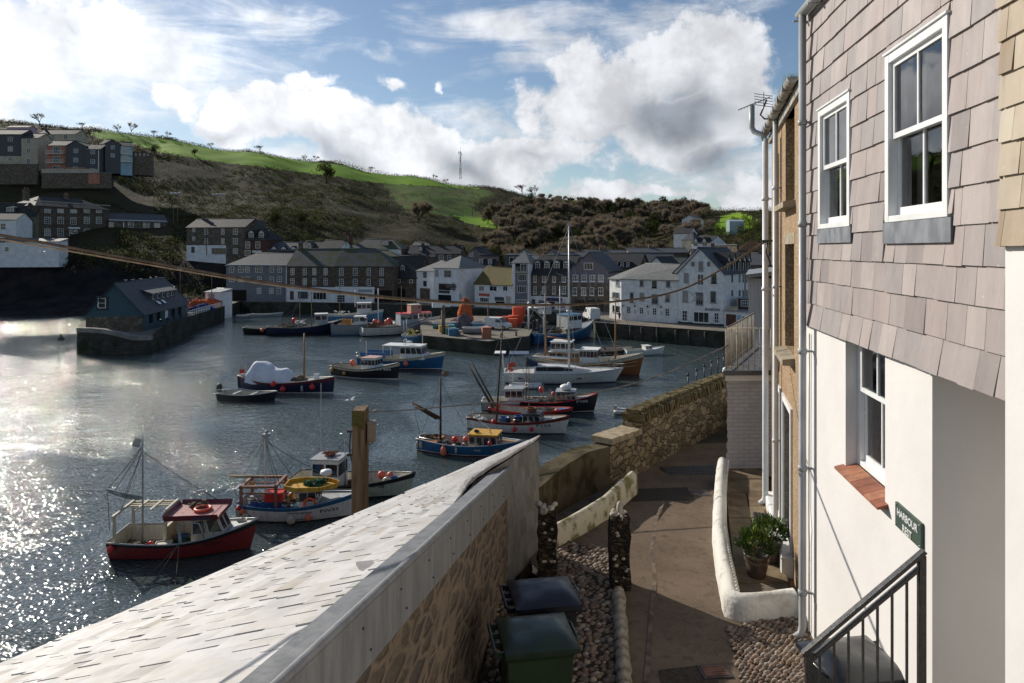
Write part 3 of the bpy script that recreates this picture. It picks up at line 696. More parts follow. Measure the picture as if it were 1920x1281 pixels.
# ---------------------------------------------------------------- street front on the right
# local frame of a front: x along the front (away from the viewer), y INTO the house, z up from the lane
def front(name, label, ox, oy, ang):
    return thing(name, label, 'house', (ox, oy, ASPH_Z), ang)
A1 = math.atan2(.9903, .1392)          # direction of the white and slate front
def fs(px): return (2.42/((px-960)/F-.1406)-0)/.9903          # distance along the front where a photo column meets it
def wallgrid(mb, s0, s1, z0, z1, holes, depth=.14, mi=0, mr=None, y=0.):
    """wall plane at local y with openings and their reveals (front faces -y ... viewer side)"""
    ss = sorted({s0, s1}|{h[i] for h in holes for i in (0, 1)}); zs = sorted({z0, z1}|{h[i] for h in holes for i in (2, 3)})
    for a, b in zip(ss, ss[1:]):
        for c, d in zip(zs, zs[1:]):
            if a < s0 or b > s1 or c < z0 or d > z1: continue
            if any(h[0] <= a and b <= h[1] and h[2] <= c and d <= h[3] for h in holes): continue
            mb.quad((a, y, c), (b, y, c), (b, y, d), (a, y, d), mi=mi)
    mr = mi if mr is None else mr
    for (a, b, c, d) in holes:
        D = y+depth
        mb.quad((a, y, c), (a, D, c), (a, D, d), (a, y, d), mi=mr); mb.quad((b, y, c), (b, y, d), (b, D, d), (b, D, c), mi=mr)
        mb.quad((a, y, c), (b, y, c), (b, D, c), (a, D, c), mi=mr); mb.quad((a, y, d), (a, D, d), (b, D, d), (b, y, d), mi=mr)
CURT = mat('linen_curtain', (.55, .52, .46), (.42, .40, .35), 2, .9, .6, 3, stretch=(8, 8, .3))
SASHW = mat('sash_white', (.80, .80, .79), (.74, .74, .73), 3, .35, .05)
def sash(par, a, b, c, d, y, surround=.078, proud=.03, ymul=1, split=2):
    """sash window: outer frame a..b x c..d; y is the local depth of its outer face"""
    f = MB(); s = surround
    def bx(x0, x1, z0, z1, y0, y1, m=f): m.box((x0, min(y0, y1), z0), (x1, max(y0, y1), z1))
    y0 = y-proud; y1 = y+.12
    bx(a, a+s, c, d, y0, y1); bx(b-s, b, c, d, y0, y1); bx(a+s, b-s, d-s, d, y0+.002, y1); bx(a+s, b-s, c, c+s*.7, y0+.002, y1)
    bx(a-.015, b+.015, d, d+.02, y0-.015, y1)
    fr = f.build('window_frame', SASHW, par, bevel=.004)
    mid = (c+d)/2+.01
    for nm, z0, z1, yy in (('upper_sash', mid-.02, d-s, y+.004), ('lower_sash', c+s*.7, mid+.025, y+.046)):
        m = MB(); r = .045
        bx(a+s, a+s+r, z0, z1, yy, yy+.035, m); bx(b-s-r, b-s, z0, z1, yy, yy+.035, m)
        bx(a+s+r, b-s-r, z1-.04, z1, yy+.001, yy+.034, m); bx(a+s+r, b-s-r, z0, z0+(.07 if nm[0] == 'l' else .045), yy+.001, yy+.034, m)
        for i in range(1, split):
            xm = a+s+(b-a-2*s)*i/split; bx(xm-.012, xm+.012, z0+.045, z1-.04, yy+.004, yy+.03, m)
        so_ = m.build(nm, SASHW, fr)
        MB().quad((a+s, yy+.018, z0), (b-s, yy+.018, z0), (b-s, yy+.018, z1), (a+s, yy+.018, z1)).build('pane', CLEAR, fr)
    # room behind
    m = MB(); D = y+1.6
    for q in (((a, D, c), (b, D, c), (b, D, d), (a, D, d)), ((a, y1, c), (a, D, c), (a, D, d), (a, y1, d)), ((b, y1, c), (b, y1, d), (b, D, d), (b, D, c)), ((a, y1, c), (b, y1, c), (b, D, c), (a, D, c)), ((a, y1, d), (a, D, d), (b, D, d), (b, y1, d))):
        m.quad(*q)
    m.build('room_lining', mat('dim_room', (.10, .09, .08), rough=.9), fr)
    m = MB()
    for (x0, x1) in ((a+s, a+s+.17), (b-s-.17, b-s)):
        k = 8
        for i in range(k):
            xa, xb = x0+(x1-x0)*i/k, x0+(x1-x0)*(i+1)/k; ya, yb = y+.2+.03*(i % 2), y+.2+.03*((i+1) % 2)
            m.quad((xa, ya, c+.02), (xb, yb, c+.02), (xb, yb, d), (xa, ya, d))
    m.build('curtain', CURT, fr)
    return fr
def pipe(par, x, y, z0, z1, r=.034, name='downpipe', m=None, br=(), n=10, shoe=True):
    mb = MB(); pts = [(x, y, z0+.1), (x, y, z1)]
    if shoe: pts = [(x, y-.09, z0+.02), (x, y-.02, z0+.08)]+pts[0:0]+[(x, y, z0+.16), (x, y, z1)]
    mb.path(pts, r, n)
    for z in br: mb.tube((x, y, z-.03), (x, y, z+.03), r*1.25, None, n); mb.box((x-.02, y, z-.012), (x+.02, y+.11, z+.012))
    return mb.build(name, m or GREYPIPE, par)
GREYPIPE = mat('grey_pipe', (.42, .43, .43), (.33, .34, .34), 2, .45, .1)
WALLW = mat('white_render', (.72, .695, .67), (.675, .65, .625), .9, .8, .25, 5, bdist=.02)
hs = front('terraced_house', 'white rendered house hung with mauve slates above, its sash windows facing the harbour', 2.42, 0, A1)
# the house lies to the right of the front line; local +y points to the left of the direction, so mirror with a child scale free trick: use negative y = into house
def flip(fn): return fn
class MF(MB):
    """mesh builder whose y axis is turned so that +y runs into the house on the right of the front line"""
    def build(s, name, mats, parent=None, bevel=0):
        s.v = [(x, -y, z) for x, y, z in s.v]; s.f = [tuple(reversed(f)) for f in s.f]
        return super().build(name, mats, parent, bevel)
_MB = MB; MB = MF
S_FAR = 8.42; S_COR = fs(1748); S_NEAR = 4.10; ZB = 3.70; ZT = 7.35     # slate skirt bottom, eaves
w1 = (fs(1602), fs(1542), 4.83, 6.16); w2 = (fs(1790), fs(1670), 4.83, 6.25)
lw = (6.02, 7.02, 2.37, 3.70+.25)
m = MB()
wallgrid(m, S_COR, S_FAR, -.3, 4.1, [lw], .20)
wallgrid(m, S_NEAR-.6, S_FAR, 4.0, ZT, [w1, w2], .12, y=.02)
# porch recess: return wall, soffit, back
m.quad((S_COR, 0, -.3), (S_COR, 1.3, -.3), (S_COR, 1.3, 3.95), (S_COR, 0, 3.95))
m.quad((S_COR-1.6, 1.3, -.3), (S_COR-1.6, 1.3, 3.95), (S_COR, 1.3, 3.95), (S_COR, 1.3, -.3))
m.quad((S_COR-1.6, -.0, 3.9), (S_COR, 0, 3.9), (S_COR, 1.3, 3.9), (S_COR-1.6, 1.3, 3.9))
m.quad((S_FAR, 0, -.3), (S_FAR, 3, -.3), (S_FAR, 3, ZT), (S_FAR, 0, ZT))
m.quad((S_COR-1.6, .02, ZT), (S_FAR, .02, ZT), (S_FAR, 4, ZT+2.5), (S_COR-1.6, 4, ZT+2.5))
m.build('wall', WALLW, hs)
# individual slates
def hang(par, s0, s1, z0, z1, holes, mats, wmin, wmax, gauge, seed, ybase=-.02, kick=.03, name='slate_cladding'):
    rr = random.Random(seed); mb = MB(); z = z0; r = 0
    while z < z1:
        g = gauge*rr.uniform(.95, 1.05); zt = min(z+g+.03, z1+.02)
        s = s0-rr.uniform(0, wmax); 
        while s < s1:
            w = rr.uniform(wmin, wmax); segs = [(max(s, s0), min(s+w-.004, s1), z, zt)]
            for (a, b, c, d) in holes:
                out = []
                for (x0, x1, q0, q1) in segs:
                    if x1 <= a or x0 >= b or q1 <= c or q0 >= d: out.append((x0, x1, q0, q1)); continue
                    if x0 < a: out.append((x0, a-.004, q0, q1))
                    if x1 > b: out.append((b+.004, x1, q0, q1))
                    xa, xb = max(x0, a), min(x1, b)
                    if q1 > d+.03: out.append((xa, xb, max(q0, d+.022), q1))
                    if q0 < c-.03: out.append((xa, xb, q0, min(q1, c)))
                segs = out
            mi = rr.choices(range(len(mats)), [5, 4, 3, 2, 1, 1][:len(mats)])[0]
            tilt = rr.uniform(-.003, .003); sag = rr.uniform(-.0035, .0035)
            for (x0, x1, q0, q1) in segs:
                if x1-x0 < .02: continue
                k = kick if z < z0+.01 else .0
                yo = ybase-.020-rr.uniform(0, .007); yi = ybase-.004
                b0 = q0+sag; b1 = q0+sag+tilt; e0, e1 = yo+rr.uniform(-.003, .003), yo+rr.uniform(-.003, .003)
                c_ = rr.uniform(0, .012) if rr.random() < .25 else 0
                mb.add([(x0, e0-k, b0), (x1-c_, e1-k, b1), (x1, e1-k*.9, b1+c_), (x1, yi, q1), (x0, yi, q1),
                        (x0, yi+.01, b0), (x1-c_, yi+.01, b1), (x1, yi+.01, b1+c_)],
                       [(0, 1, 2, 3, 4), (5, 6, 1, 0), (0, 4, 5), (6, 7, 2, 1), (2, 7, 3)], mi)
            s += w
        z += g; r += 1
    return mb.build(name, mats, par)
def slm(n, c): 
    c2 = tuple(x*.86 for x in c)
    m_ = mat('wall_slate_'+n, c, c2, 2.5, .62, .5, 9, stretch=(2, 2, .6), bdist=.008, lo=.3, hi=.7)
    t = NT(m_.node_tree); b = t.n['Principled BSDF']; src = b.inputs['Base Color'].links[0].from_socket; v = t.coord('Object')
    s1 = t.noise(v, 34, 2); s2 = t.noise(v, 1.7, 5, .65); s3 = t.noise(t.coord('Object', (14, 14, 1.2)), 3, 4)
    col = t.mix(t.ramp(s2.outputs[0], .5, .72, 0, .45), src, tuple(x*.62 for x in c)); col = t.mix(t.ramp(s3.outputs[0], .5, .8, 0, .3), col, tuple(min(1, x*1.35) for x in c)); col = t.mix(t.ramp(s1.outputs[0], .735, .76, 0, .7), col, (.62, .6, .55)); t.l.new(col, b.inputs['Base Color']); return m_
WS = [slm('mauve', (.335, .288, .274)), slm('rose', (.36, .30, .28)), slm('grey', (.305, .272, .262)), slm('pale', (.40, .345, .322)), slm('dusk', (.255, .218, .210))]
ap1 = (w1[0]-.05, w1[1]+.03, w1[2]-.16, w1[2]); ap2 = (w2[0]-.06, w2[1]+.04, w2[2]-.18, w2[2])
hang(hs, S_NEAR-.9, S_FAR, ZB, ZT-.05, [w1, w2, ap1, ap2], WS, .20, .36, .262, 5)
for i, w_ in enumerate((w1, w2)): sash(hs, *w_, -.02, .075, .03)
m = MB()
for (a, b, c, d) in (ap1, ap2):
    m = MB(); m.box((a+.005, -.052, c), (b-.005, -.02, d-.004)); m.quad((a, -.052, d-.004), (b, -.052, d-.004), (b, .0, d+.002), (a, .0, d+.002)); m.build('lead_apron', mat('window_lead', (.22, .235, .26), (.13, .14, .16), 7, .55, .3, 9, stretch=(1, 1, .5)), hs)
f_ = sash(hs, lw[0], lw[1], lw[2]+.06, lw[3], .11, .07, .0)
# little ornament on the sill of the large window
o = thing('ornament_lighthouse', 'small white and turquoise lighthouse ornament on the inside sill of the larger upper window', 'ornament', (0, 0, 0))
pos = Matrix.Translation((2.42, 0, ASPH_Z)) @ Matrix.Rotation(A1, 4, 'Z') @ Vector((w2[0]+.27, -.16, w2[2]+.07))
o.location = pos
_MB().lathe([(0, 0), (.045, 0), (.03, .16), (.0, .16)], n=12).build('tower', WHITE, o)
TURQ = mat('turquoise_paint', (.10, .38, .42), rough=.5)
_MB().lathe([(.034, .16), (.04, .165), (.04, .18), (.02, .185), (.02, .22), (.035, .225), (0, .27)], n=12).build('lantern', TURQ, o)
_MB().lathe([(.041, .05), (.043, .055), (.040, .09), (.037, .095)], n=12).build('band', TURQ, o)
# terracotta tile sill
m = MB(); k = 7; TERR = [mat('terracotta_'+n, c, tuple(x*.7 for x in c), 9, .7, .4) for n, c in (('a', (.36, .13, .065)), ('b', (.29, .10, .055)), ('c', (.40, .17, .09)))]
for i in range(k):
    a = lw[0]-.07+(lw[1]-lw[0]+.14)*i/k; b = lw[0]-.07+(lw[1]-lw[0]+.14)*(i+1)/k-.006
    m.add([(a, .10, lw[2]+.06), (b, .10, lw[2]+.06), (b, -.09, lw[2]), (a, -.09, lw[2]), (a, .10, lw[2]), (b, .10, lw[2]), (b, -.09, lw[2]-.022), (a, -.09, lw[2]-.022)],
          [(0, 1, 2, 3), (3, 2, 6, 7), (7, 6, 5, 4), (1, 5, 6, 2), (0, 3, 7, 4)], R.randrange(3))
m.build('tile_sill', TERR, hs)
# gutter, fascia, pipes, cable clips
m = MB(); m.box((S_NEAR-1.2, -.03, ZT-.02), (S_FAR+.05, .1, ZT+.13)); m.build('fascia', mat('fascia_paint', (.40, .37, .34), (.3, .27, .24), 4, .7, .2), hs)
m = MB(); gy = -.11; rg = .065; n_ = 9; S0, S1 = S_NEAR-1.2, 8.25
sec = [(gy+rg*math.cos(math.pi+math.pi*i/n_), ZT+.07+rg*math.sin(math.pi+math.pi*i/n_)) for i in range(n_+1)]
m.add([(S0, y, z) for y, z in sec]+[(S1, y, z) for y, z in sec], [(i, i+1, n_+2+i, n_+1+i) for i in range(n_)], 0, True)
m.add([(S1, y, z) for y, z in sec], [tuple(range(n_+1))])
for x in (5.0, 5.9, 6.8, 7.7, 8.3): m.box((x-.02, gy-rg-.008, ZT+.0), (x+.02, gy+rg, ZT+.012))
m.build('gutter', GREYPIPE, hs)
pipe(hs, 8.13, -.12, -.02, ZT+.05, .042, br=(.55, 2.02, 3.4, 4.9, 6.1))
m = MB(); m.path([(8.22, -.02, .05), (8.22, -.02, 1.1), (8.20, -.03, 1.28), (8.24, -.02, 1.5), (8.22, -.02, 3.6)], .012, 6)
m.build('cable', WHITE, hs)
# near neighbour: proud white front with buff slates over it
hn = front('neighbour_house', 'white fronted house at the right edge hung with buff stone slates above', 2.42, 0, A1)
SN = 4.01; m = MB()
m.box((SN-18, -.10, -.3), (SN, .0, 6.55)); m.box((SN-18, .0, 3.95), (SN-.01, .4, 9)); m.box((SN-18, .4, 6), (SN-.02, 7, 9))  # run behind the viewer is unseen, lengthened to keep sky light off the lane
m.quad((SN, 0, -.3), (SN, 1.3, -.3), (SN, 1.3, 3.9), (SN, 0, 3.9))
m.build('wall', WALLW, hn)
BS = [slm('buff', (.44, .365, .27)), slm('ochre', (.37, .29, .20)), slm('cream', (.50, .43, .33)), slm('brown', (.30, .22, .14))]
hang(hn, SN-2.5, SN+.02, 4.62, 9, [], BS, .14, .26, .2, 15, ybase=-.11, kick=.01)
# step at the porch
m = MB(); m.box((S_COR-.95, .02, -.3), (S_COR-.02, 1.3, .12)); m.build('doorstep', mat('doorstep_stone', (.25, .2, .16), (.16, .13, .1), 8, .9, .4), hs)
MB = _MB
def HP(s, off, z):
    """point on the white front: s along, off towards the harbour, z above the lane"""
    return Matrix.Translation((2.42, 0, ASPH_Z)) @ Matrix.Rotation(A1, 4, 'Z') @ Vector((s, off, z))
# name plate
ss0, ss1, zz0, zz1 = fs(1733), fs(1684), 2.30, 2.50
c = HP((ss0+ss1)/2, .012, (zz0+zz1)/2)
th = thing('house_sign', 'dark green slate name plate with white letters on the white wall', 'sign', c, A1)
wS, hS = ss1-ss0, zz1-zz0
MB().box((-wS/2, -.01, -hS/2), (wS/2, .012, hS/2)).build('board', mat('green_slate', (.055, .085, .065), (.04, .065, .05), 9, .5, .2), th, bevel=.003)
for txt, zc, sz in (('HARBOUR', .028, .082), ('REST', -.068, .082)):
    vs, fs_ = text_mesh(txt, sz, 'CENTER', .002)
    # the plate is read from the harbour side: letters run towards the viewer
    m = MB(); m.add([(-x*.98, .016+z, y+zc-.02) for x, y, z in vs], fs_); m.build('lettering', WHITE, th)
m = MB()
for x in (-wS/2+.02, wS/2-.02):
    for z in (-hS/2+.02, hS/2-.02): m.ell((x, .014, z), .007, 7, 5)
m.build('screw', STEEL, th)
# railing beside the steps
RAILB = mat('black_rail_paint', (.018, .017, .018), (.035, .032, .03), 20, .35, .15)
p0 = Vector((3.06, 5.10, 0)); p1 = Vector((2.24, 5.21, 0)); zt0, zt1 = 12.73, 11.93
th = thing('handrail', 'black metal handrail with square balusters climbing beside the steps to the porch', 'railing', (p1.x, p1.y, 10.4))
L0 = Vector((p1.x, p1.y, 10.4)); m = MB()
def RP(f, z): return Vector((p1.x+(p0.x-p1.x)*f, p1.y+(p0.y-p1.y)*f, z))-L0
ang = math.atan2(p0.y-p1.y, p0.x-p1.x); sl = math.atan2(zt0-zt1, (p0-p1).length); LL = math.hypot((p0-p1).length, zt0-zt1)
m.obox(RP(.5, (zt0+zt1)/2), (LL+.06, .055, .03), ang, ry=-sl); m.build('top_rail', RAILB, th, bevel=.004)
m = MB(); m.obox(RP(.53, (zt0+zt1)/2-.07), (LL*.94, .035, .03), ang, ry=-sl); m.build('second_rail', RAILB, th, bevel=.003)
for f, b in ((.03, 10.4), (1.0, 10.4)):
    z = zt1+(zt0-zt1)*f; m = MB(); m.obox(RP(f, (z+b)/2-.01), (.05, .05, z-b), ang); m.build('post', RAILB, th, bevel=.003)
for i in range(1, 8):
    f = i/8; z = zt1+(zt0-zt1)*f-.08; m = MB(); m.obox(RP(f, (z+10.6)/2), (.016, .016, z-10.6), ang); m.build('baluster', RAILB, th)
# ---------------------------------------------------------------- wheeled bins
def bin_(loc, rz, label, body, lid, group):
    th = thing('wheelie_bin', label, 'bin', loc, rz, group)      # hinge towards -x, opening edge towards +x
    m = MB(); w, d, h = .29, .33, .98
    lv = [(.0, .80, .78), (.10, .84, .80), (.9, .98, .97), (.94, 1.04, 1.04), (h, 1.04, 1.04)]
    vs = []
    for z, fx, fy in lv: vs += [(-d*fx*.9, -w*fy, z), (d*fx, -w*fy, z), (d*fx, w*fy, z), (-d*fx*.9, w*fy, z)]
    m.add(vs, [(i*4+j, i*4+(j+1) % 4, (i+1)*4+(j+1) % 4, (i+1)*4+j) for i in range(4) for j in range(4)]+[(3, 2, 1, 0)])
    m.box((d*.80, -.12, .3), (d*.96, .12, .62))
    m.build('body', body, th, bevel=.012)
    m = MB(); k = 12; vs = []; n = 10
    for i in range(k+1):
        f = i/k; x = -d*.95+f*(d*2.08)
        for j in range(n+1):
            g = j/n*2-1; y = g*w*1.09
            e = (1-abs(g)**6)*(1-abs(f*2-1)**6)
            z = h+.012+.045*e+.028*max(0, 1-((f-.66)/.28)**4)*max(0, 1-(g/.72)**4)
            vs.append((x, y, z))
    m.add(vs, [(i*(n+1)+j, (i+1)*(n+1)+j, (i+1)*(n+1)+j+1, i*(n+1)+j+1) for i in range(k) for j in range(n)], 0, True)
    rim = [(-d*.95, -w*1.09), (d*1.13, -w*1.09), (d*1.13, w*1.09), (-d*.95, w*1.09)]
    for a, b in zip(rim, rim[1:]+rim[:1]): m.quad((*a, h-.03), (*b, h-.03), (*b, h+.014), (*a, h+.014))
    m.path([(d*1.13, -.17, h+.0), (d*1.2, -.12, h+.01), (d*1.2, .12, h+.01), (d*1.13, .17, h+.0)], .012, 6)
    m.build('lid', lid, th)
    m = MB(); m.path([(-d*.95, -w*.8, h-.02), (-d*1.2, -w*.8, h+.0), (-d*1.2, w*.8, h+.0), (-d*.95, w*.8, h-.02)], .016, 8)
    for y in (-w*.8, -w*.25, w*.25, w*.8): m.box((-d*1.2, y-.012, h-.05), (-d*.85, y+.012, h+.0))
    m.build('handle', lid, th)
    for y in (-w*.85, w*.85): m = MB(); m.path([(-d*.95, y-.03, .1), (-d*.95, y+.03, .1)], .1, 14); m.build('wheel', BLACK, th)
    return th
GRN = mat('green_bin_plastic', (.022, .045, .018), (.018, .036, .015), 3, .45, .1); BLU = mat('navy_lid_plastic', (.012, .013, .022), (.01, .011, .018), 3, .4, .05)
BLB = mat('black_bin_plastic', (.025, .027, .03), (.02, .022, .024), 3, .28, .05); GLID = mat('green_lid_plastic', (.02, .036, .022), (.016, .028, .018), 3, .38, .05)
bin_((.20, 6.42, ASPH_Z), .16, 'green wheeled bin at the bottom of the picture against the rubble wall', GRN, GLID, 'wheeled bins')
bin_((.30, 7.18, ASPH_Z), .16, 'dark wheeled bin with a navy lid behind the green bin', BLB, BLU, 'wheeled bins')
bin_((2.95, 5.85, ASPH_Z+.10), math.pi+.14, 'black wheeled bin behind the handrail on the pebble ramp', BLB, BLB, 'wheeled bins')
# ---------------------------------------------------------------- tan pebbledashed house
A2 = math.atan2(.9616, .2744)
def ft(px): 
    Y = 1.207/((px-960)/F-.2854); return (Y-8.63)/.9616
m_, t, b = newmat('tan_pebbledash')
v = t.coord('Object'); vo = t.new('ShaderNodeTexVoronoi'); t.l.new(v, vo.inputs['Vector']); vo.inputs['Scale'].default_value = 55
sep = t.new('ShaderNodeSeparateColor'); t.l.new(vo.outputs['Color'], sep.inputs[0]); n1 = t.noise(v, 1.2, 4)
col = t.mix(t.ramp(sep.outputs[0], .2, .8), (.36, .235, .125), (.24, .15, .08)); col = t.mix(t.ramp(sep.outputs[1], .7, .9), col, (.50, .38, .25))
col = t.mix(t.ramp(n1.outputs[0], .4, .7, 0, .35), col, (.20, .13, .07))
t.l.new(col, b.inputs['Base Color']); b.inputs['Roughness'].default_value = .9
bp = t.new('ShaderNodeBump'); bp.inputs['Strength'].default_value = .9; bp.inputs['Distance'].default_value = .01; bp.invert = True
t.l.new(vo.outputs[0], bp.inputs['Height']); t.l.new(bp.outputs[0], b.inputs['Normal'])
TAN = m_
ht = front('terraced_house', 'tan pebbledashed house with deep set windows and a mossy gutter', 3.67, 8.63, A2)
MB = MF
TE = ft(1447); TZ = 6.72
wu = (ft(1490), ft(1473), 5.3, 6.6); wl = (ft(1489), ft(1472), 3.12, 4.68)
d1 = (ft(1484.5), ft(1470.5), .30, 2.25); d2 = (ft(1464), ft(1453), .25, 2.25)
m = MB(); wallgrid(m, -.06, TE, -.4, TZ, [wu, wl, d1, d2], .26)
m.quad((-.06, 0, -.4), (-.06, 0, TZ), (-.06, 4, TZ+2), (-.06, 4, -.4)); m.quad((TE, 0, -.4), (TE, 4, -.4), (TE, 4, TZ+2), (TE, 0, TZ))
m.build('wall', TAN, ht)
m = MB(); m.quad((-.1, -.1, TZ+.02), (TE+.05, -.1, TZ+.02), (TE+.05, 4, TZ+2.4), (-.1, 4, TZ+2.4)); m.build('roof', mat('mossy_roof', (.12, .11, .10), (.06, .08, .03), 3, .9, .6), ht)
SILLM = mat('buff_sill', (.38, .33, .25), (.26, .22, .16), 5, .9, .4)
for w_ in (wu, wl):
    f = MB(); a, b_, c_, d_ = w_
    f.box((a, .2, c_), (a+.07, .26, d_)); f.box((b_-.07, .2, c_), (b_, .26, d_)); f.box((a+.07, .2, d_-.07), (b_-.07, .26, d_)); f.box((a+.07, .2, c_), (b_-.07, .26, c_+.07)); f.box((a+.07, .205, (c_+d_)/2-.025), (b_-.07, .255, (c_+d_)/2+.025))
    fo = f.build('window_frame', SASHW, ht)
    f = MB(); f.quad((a, .24, c_), (b_, .24, c_), (b_, .24, d_), (a, .24, d_)); f.build('pane', GLASS, fo)
    f = MB(); f.add([(a-.08, .1, c_), (b_+.08, .1, c_), (b_+.08, -.16, c_-.04), (a-.08, -.16, c_-.04), (a-.08, .1, c_-.12), (b_+.08, .1, c_-.12), (b_+.08, -.16, c_-.12), (a-.08, -.16, c_-.12)], [(0, 1, 2, 3), (3, 2, 6, 7), (7, 6, 5, 4), (1, 5, 6, 2), (0, 3, 7, 4)]); f.build('sill', SILLM, ht)
    f = MB(); f.box((a-.1, -.006, d_), (b_+.1, .1, d_+.16)); f.build('lintel', SILLM, ht)
for i, w_ in enumerate((d1, d2)):
    a, b_, c_, d_ = w_; f = MB(); f.box((a, .2, c_), (b_, .26, d_)); 
    dm = [mat('grey_door', (.40, .40, .40), rough=.5), mat('white_door', (.68, .68, .67), rough=.4)][i]
    do = f.build('door', dm, ht); f = MB(); f.box((a+.1, .185, 1.3), (a+.22, .2, 1.36)); f.tube((a+.1, .16, 1.25), (a+.1, .2, 1.25), .025); f.build('handle', BLACK, do)
    f = MB(); f.box((a-.10, -.03, c_), (a, .2, d_+.10)); f.box((b_, -.03, c_), (b_+.10, .2, d_+.10)); f.box((a, -.028, d_), (b_, .2, d_+.098)); f.build('door_surround', WHITE, ht)
    f = MB(); f.box((a-.2, -.16, -.3), (b_+.2, .26, c_)); f.build('doorstep', WHITE, ht, bevel=.03)
m = MB(); gy = -.12; rg = .07; S0, S1 = -.1, TE+.1
sec = [(gy+rg*math.cos(math.pi+math.pi*i/9), TZ+.05+rg*math.sin(math.pi+math.pi*i/9)) for i in range(10)]
m.add([(S0, y, z) for y, z in sec]+[(S1, y, z) for y, z in sec], [(i, i+1, 11+i, 10+i) for i in range(9)], 0, True); m.add([(S0, y, z) for y, z in sec], [tuple(range(10))])
x = .4
while x < S1: m.box((x-.02, gy-rg-.012, TZ-.03), (x+.02, gy+.05, TZ+.06)); x += .7
m.box((S0, -.05, TZ-.14), (S1, .0, TZ+.0)); m.build('gutter', mat('dirty_gutter', (.40, .39, .35), (.2, .17, .13), 9, .6, .3), ht)
m = MB(); rr = random.Random(2)
for i in range(700):
    x = rr.uniform(-.05, TE); y = gy+rr.uniform(-.07, .12); z = TZ+.06+rr.uniform(0, .05)+.03*math.sin(x*5); hh = rr.uniform(.02, .08)
    m.add([(x, y, z-.04), (x+.03, y, z-.04), (x+rr.uniform(-.02, .04), y+rr.uniform(-.03, .03), z+hh)], [(0, 1, 2)])
m.build('gutter_moss', mat('bright_moss', (.10, .16, .02), (.06, .09, .015), 9, .95), ht)
WPIPE = mat('white_pipe', (.66, .67, .67), (.55, .56, .57), 2, .4)
pipe(ht, ft(1465), -.09, .0, TZ-.02, .04, br=(1.5, 4.0, 5.6), m=WPIPE); pipe(ht, ft(1453), -.16, .05, TZ-.15, .052, br=(3.9, 5.5), name='soil_pipe', m=WPIPE)
m = MB(); xx = ft(1453); m.path([(xx, -.16, TZ-.2), (xx+.02, -.2, TZ-.08), (xx+.1, -.34, TZ+.0), (xx+.13, -.38, TZ+.08), (xx+.13, -.38, TZ+.5)], .05, 10); m.build('vent_pipe', GREYPIPE, ht)
m = MB(); m.path([(ft(1461), -.02, 0), (ft(1461), -.02, 2.6), (ft(1461)-.02, -.02, 6.2)], .012, 5); m.path([(ft(1463), -.02, 2.6), (ft(1466), -.02, 3.1), (ft(1466), -.02, 6.4)], .008, 5); m.build('cable', BLACK, ht)
MB = _MB
def TP(s, off, z): return Matrix.Translation((3.67, 8.63, ASPH_Z)) @ Matrix.Rotation(A2, 4, 'Z') @ Vector((s, off, z))
# aerial on the gutter
p = TP(ft(1462), .14, TZ+.05); th = thing('television_aerial', 'small tv aerial on a bent arm at the tan house gutter', 'aerial', p)
a = W(1385, 206, p.y-.5)-p; c = W(1432, 187, p.y-.15)-p
MB().path([(0, 0, 0), (-.12, -.05, -.01), (-.2, -.08, .05), c+Vector((.05, 0, 0))], .014, 6).build('arm', BLACK, th)
MB().tube(a, c+(c-a)*.25, .008).build('boom', STEEL, th)
m = MB(); d_ = (c-a); sid = Vector((.35, .9, .0)).normalized()
for i in range(9): q = a+d_*(i/9); m.tube(q-sid*.10-Vector((0, 0, .01)), q+sid*.10, .004, None, 4)
for i in range(-2, 3): m.tube(c+Vector((-.16, 0, i*.045+.01)), c+Vector((.2, .15, i*.045)), .006, None, 4)
m.tube(c+Vector((0, 0, -.12)), c+Vector((0, 0, .12)), .006, None, 4)
m.build('elements', STEEL, th)
# ---------------------------------------------------------------- forecourt
m = MB(); FL = [(2.80, 8.55), (3.58, 8.66), (5.15, 13.9), (5.3, 14.4), (4.35, 14.15), (3.25, 10.5)]
m.prism(FL, ASPH_Z-.25, [ASPH_Z+.05, ASPH_Z+.05, lanez(13.9)+.12, lanez(14.4)+.12, lanez(14)+.12, ASPH_Z+.05]); tag(m.build('forecourt', EARTH), kind='structure')
m = MB(); rr = random.Random(9); y = 8.7
SLB = [mat('flag_'+n, c, tuple(x*.65 for x in c), 4, .85, .3, 10) for n, c in (('tan', (.24, .185, .12)), ('brown', (.19, .14, .09)), ('grey', (.20, .17, .13)))]
while y < 14.1:
    d_ = rr.uniform(.5, .72); xl = 2.86+(y-8.6)*.275; xr = 3.60+(y-8.66)*.29; k = 1+(rr.random() < .35); z = ASPH_Z+.055+max(0, (y-12)*.01)
    for i in range(k):
        a, b_ = xl+(xr-xl)*i/k, xl+(xr-xl)*(i+1)/k-.02; sh = .27*d_
        m.prism([(a, y+.01), (b_, y+.01), (b_+sh, y+d_-.01), (a+sh, y+d_-.01)], z-.03, z+rr.uniform(0, .012), rr.randrange(3))
    y += d_
tag(m.build('forecourt_flagstones', SLB), kind='structure')
p = G(1447, 966, ASPH_Z+.12); th = thing('doormat', 'black openwork rubber doormat in front of the door', 'doormat', (p.x-.05, p.y, ASPH_Z+.075), A2-math.pi/2)
m = MB(); m.box((-.24, -.17, 0), (.24, .17, .012)); 
for i in range(8):
    for j in range(5): m.torus((-.2+.057*i, -.13+.065*j, .014), .018, .006, 8, 4)
m.build('mat', BLACK, th)
LEAF = [mat('shrub_leaf_'+n, c, tuple(x*.7 for x in c), 8, .5) for n, c in (('deep', (.045, .09, .02)), ('mid', (.09, .16, .025)), ('lime', (.22, .30, .04)))]
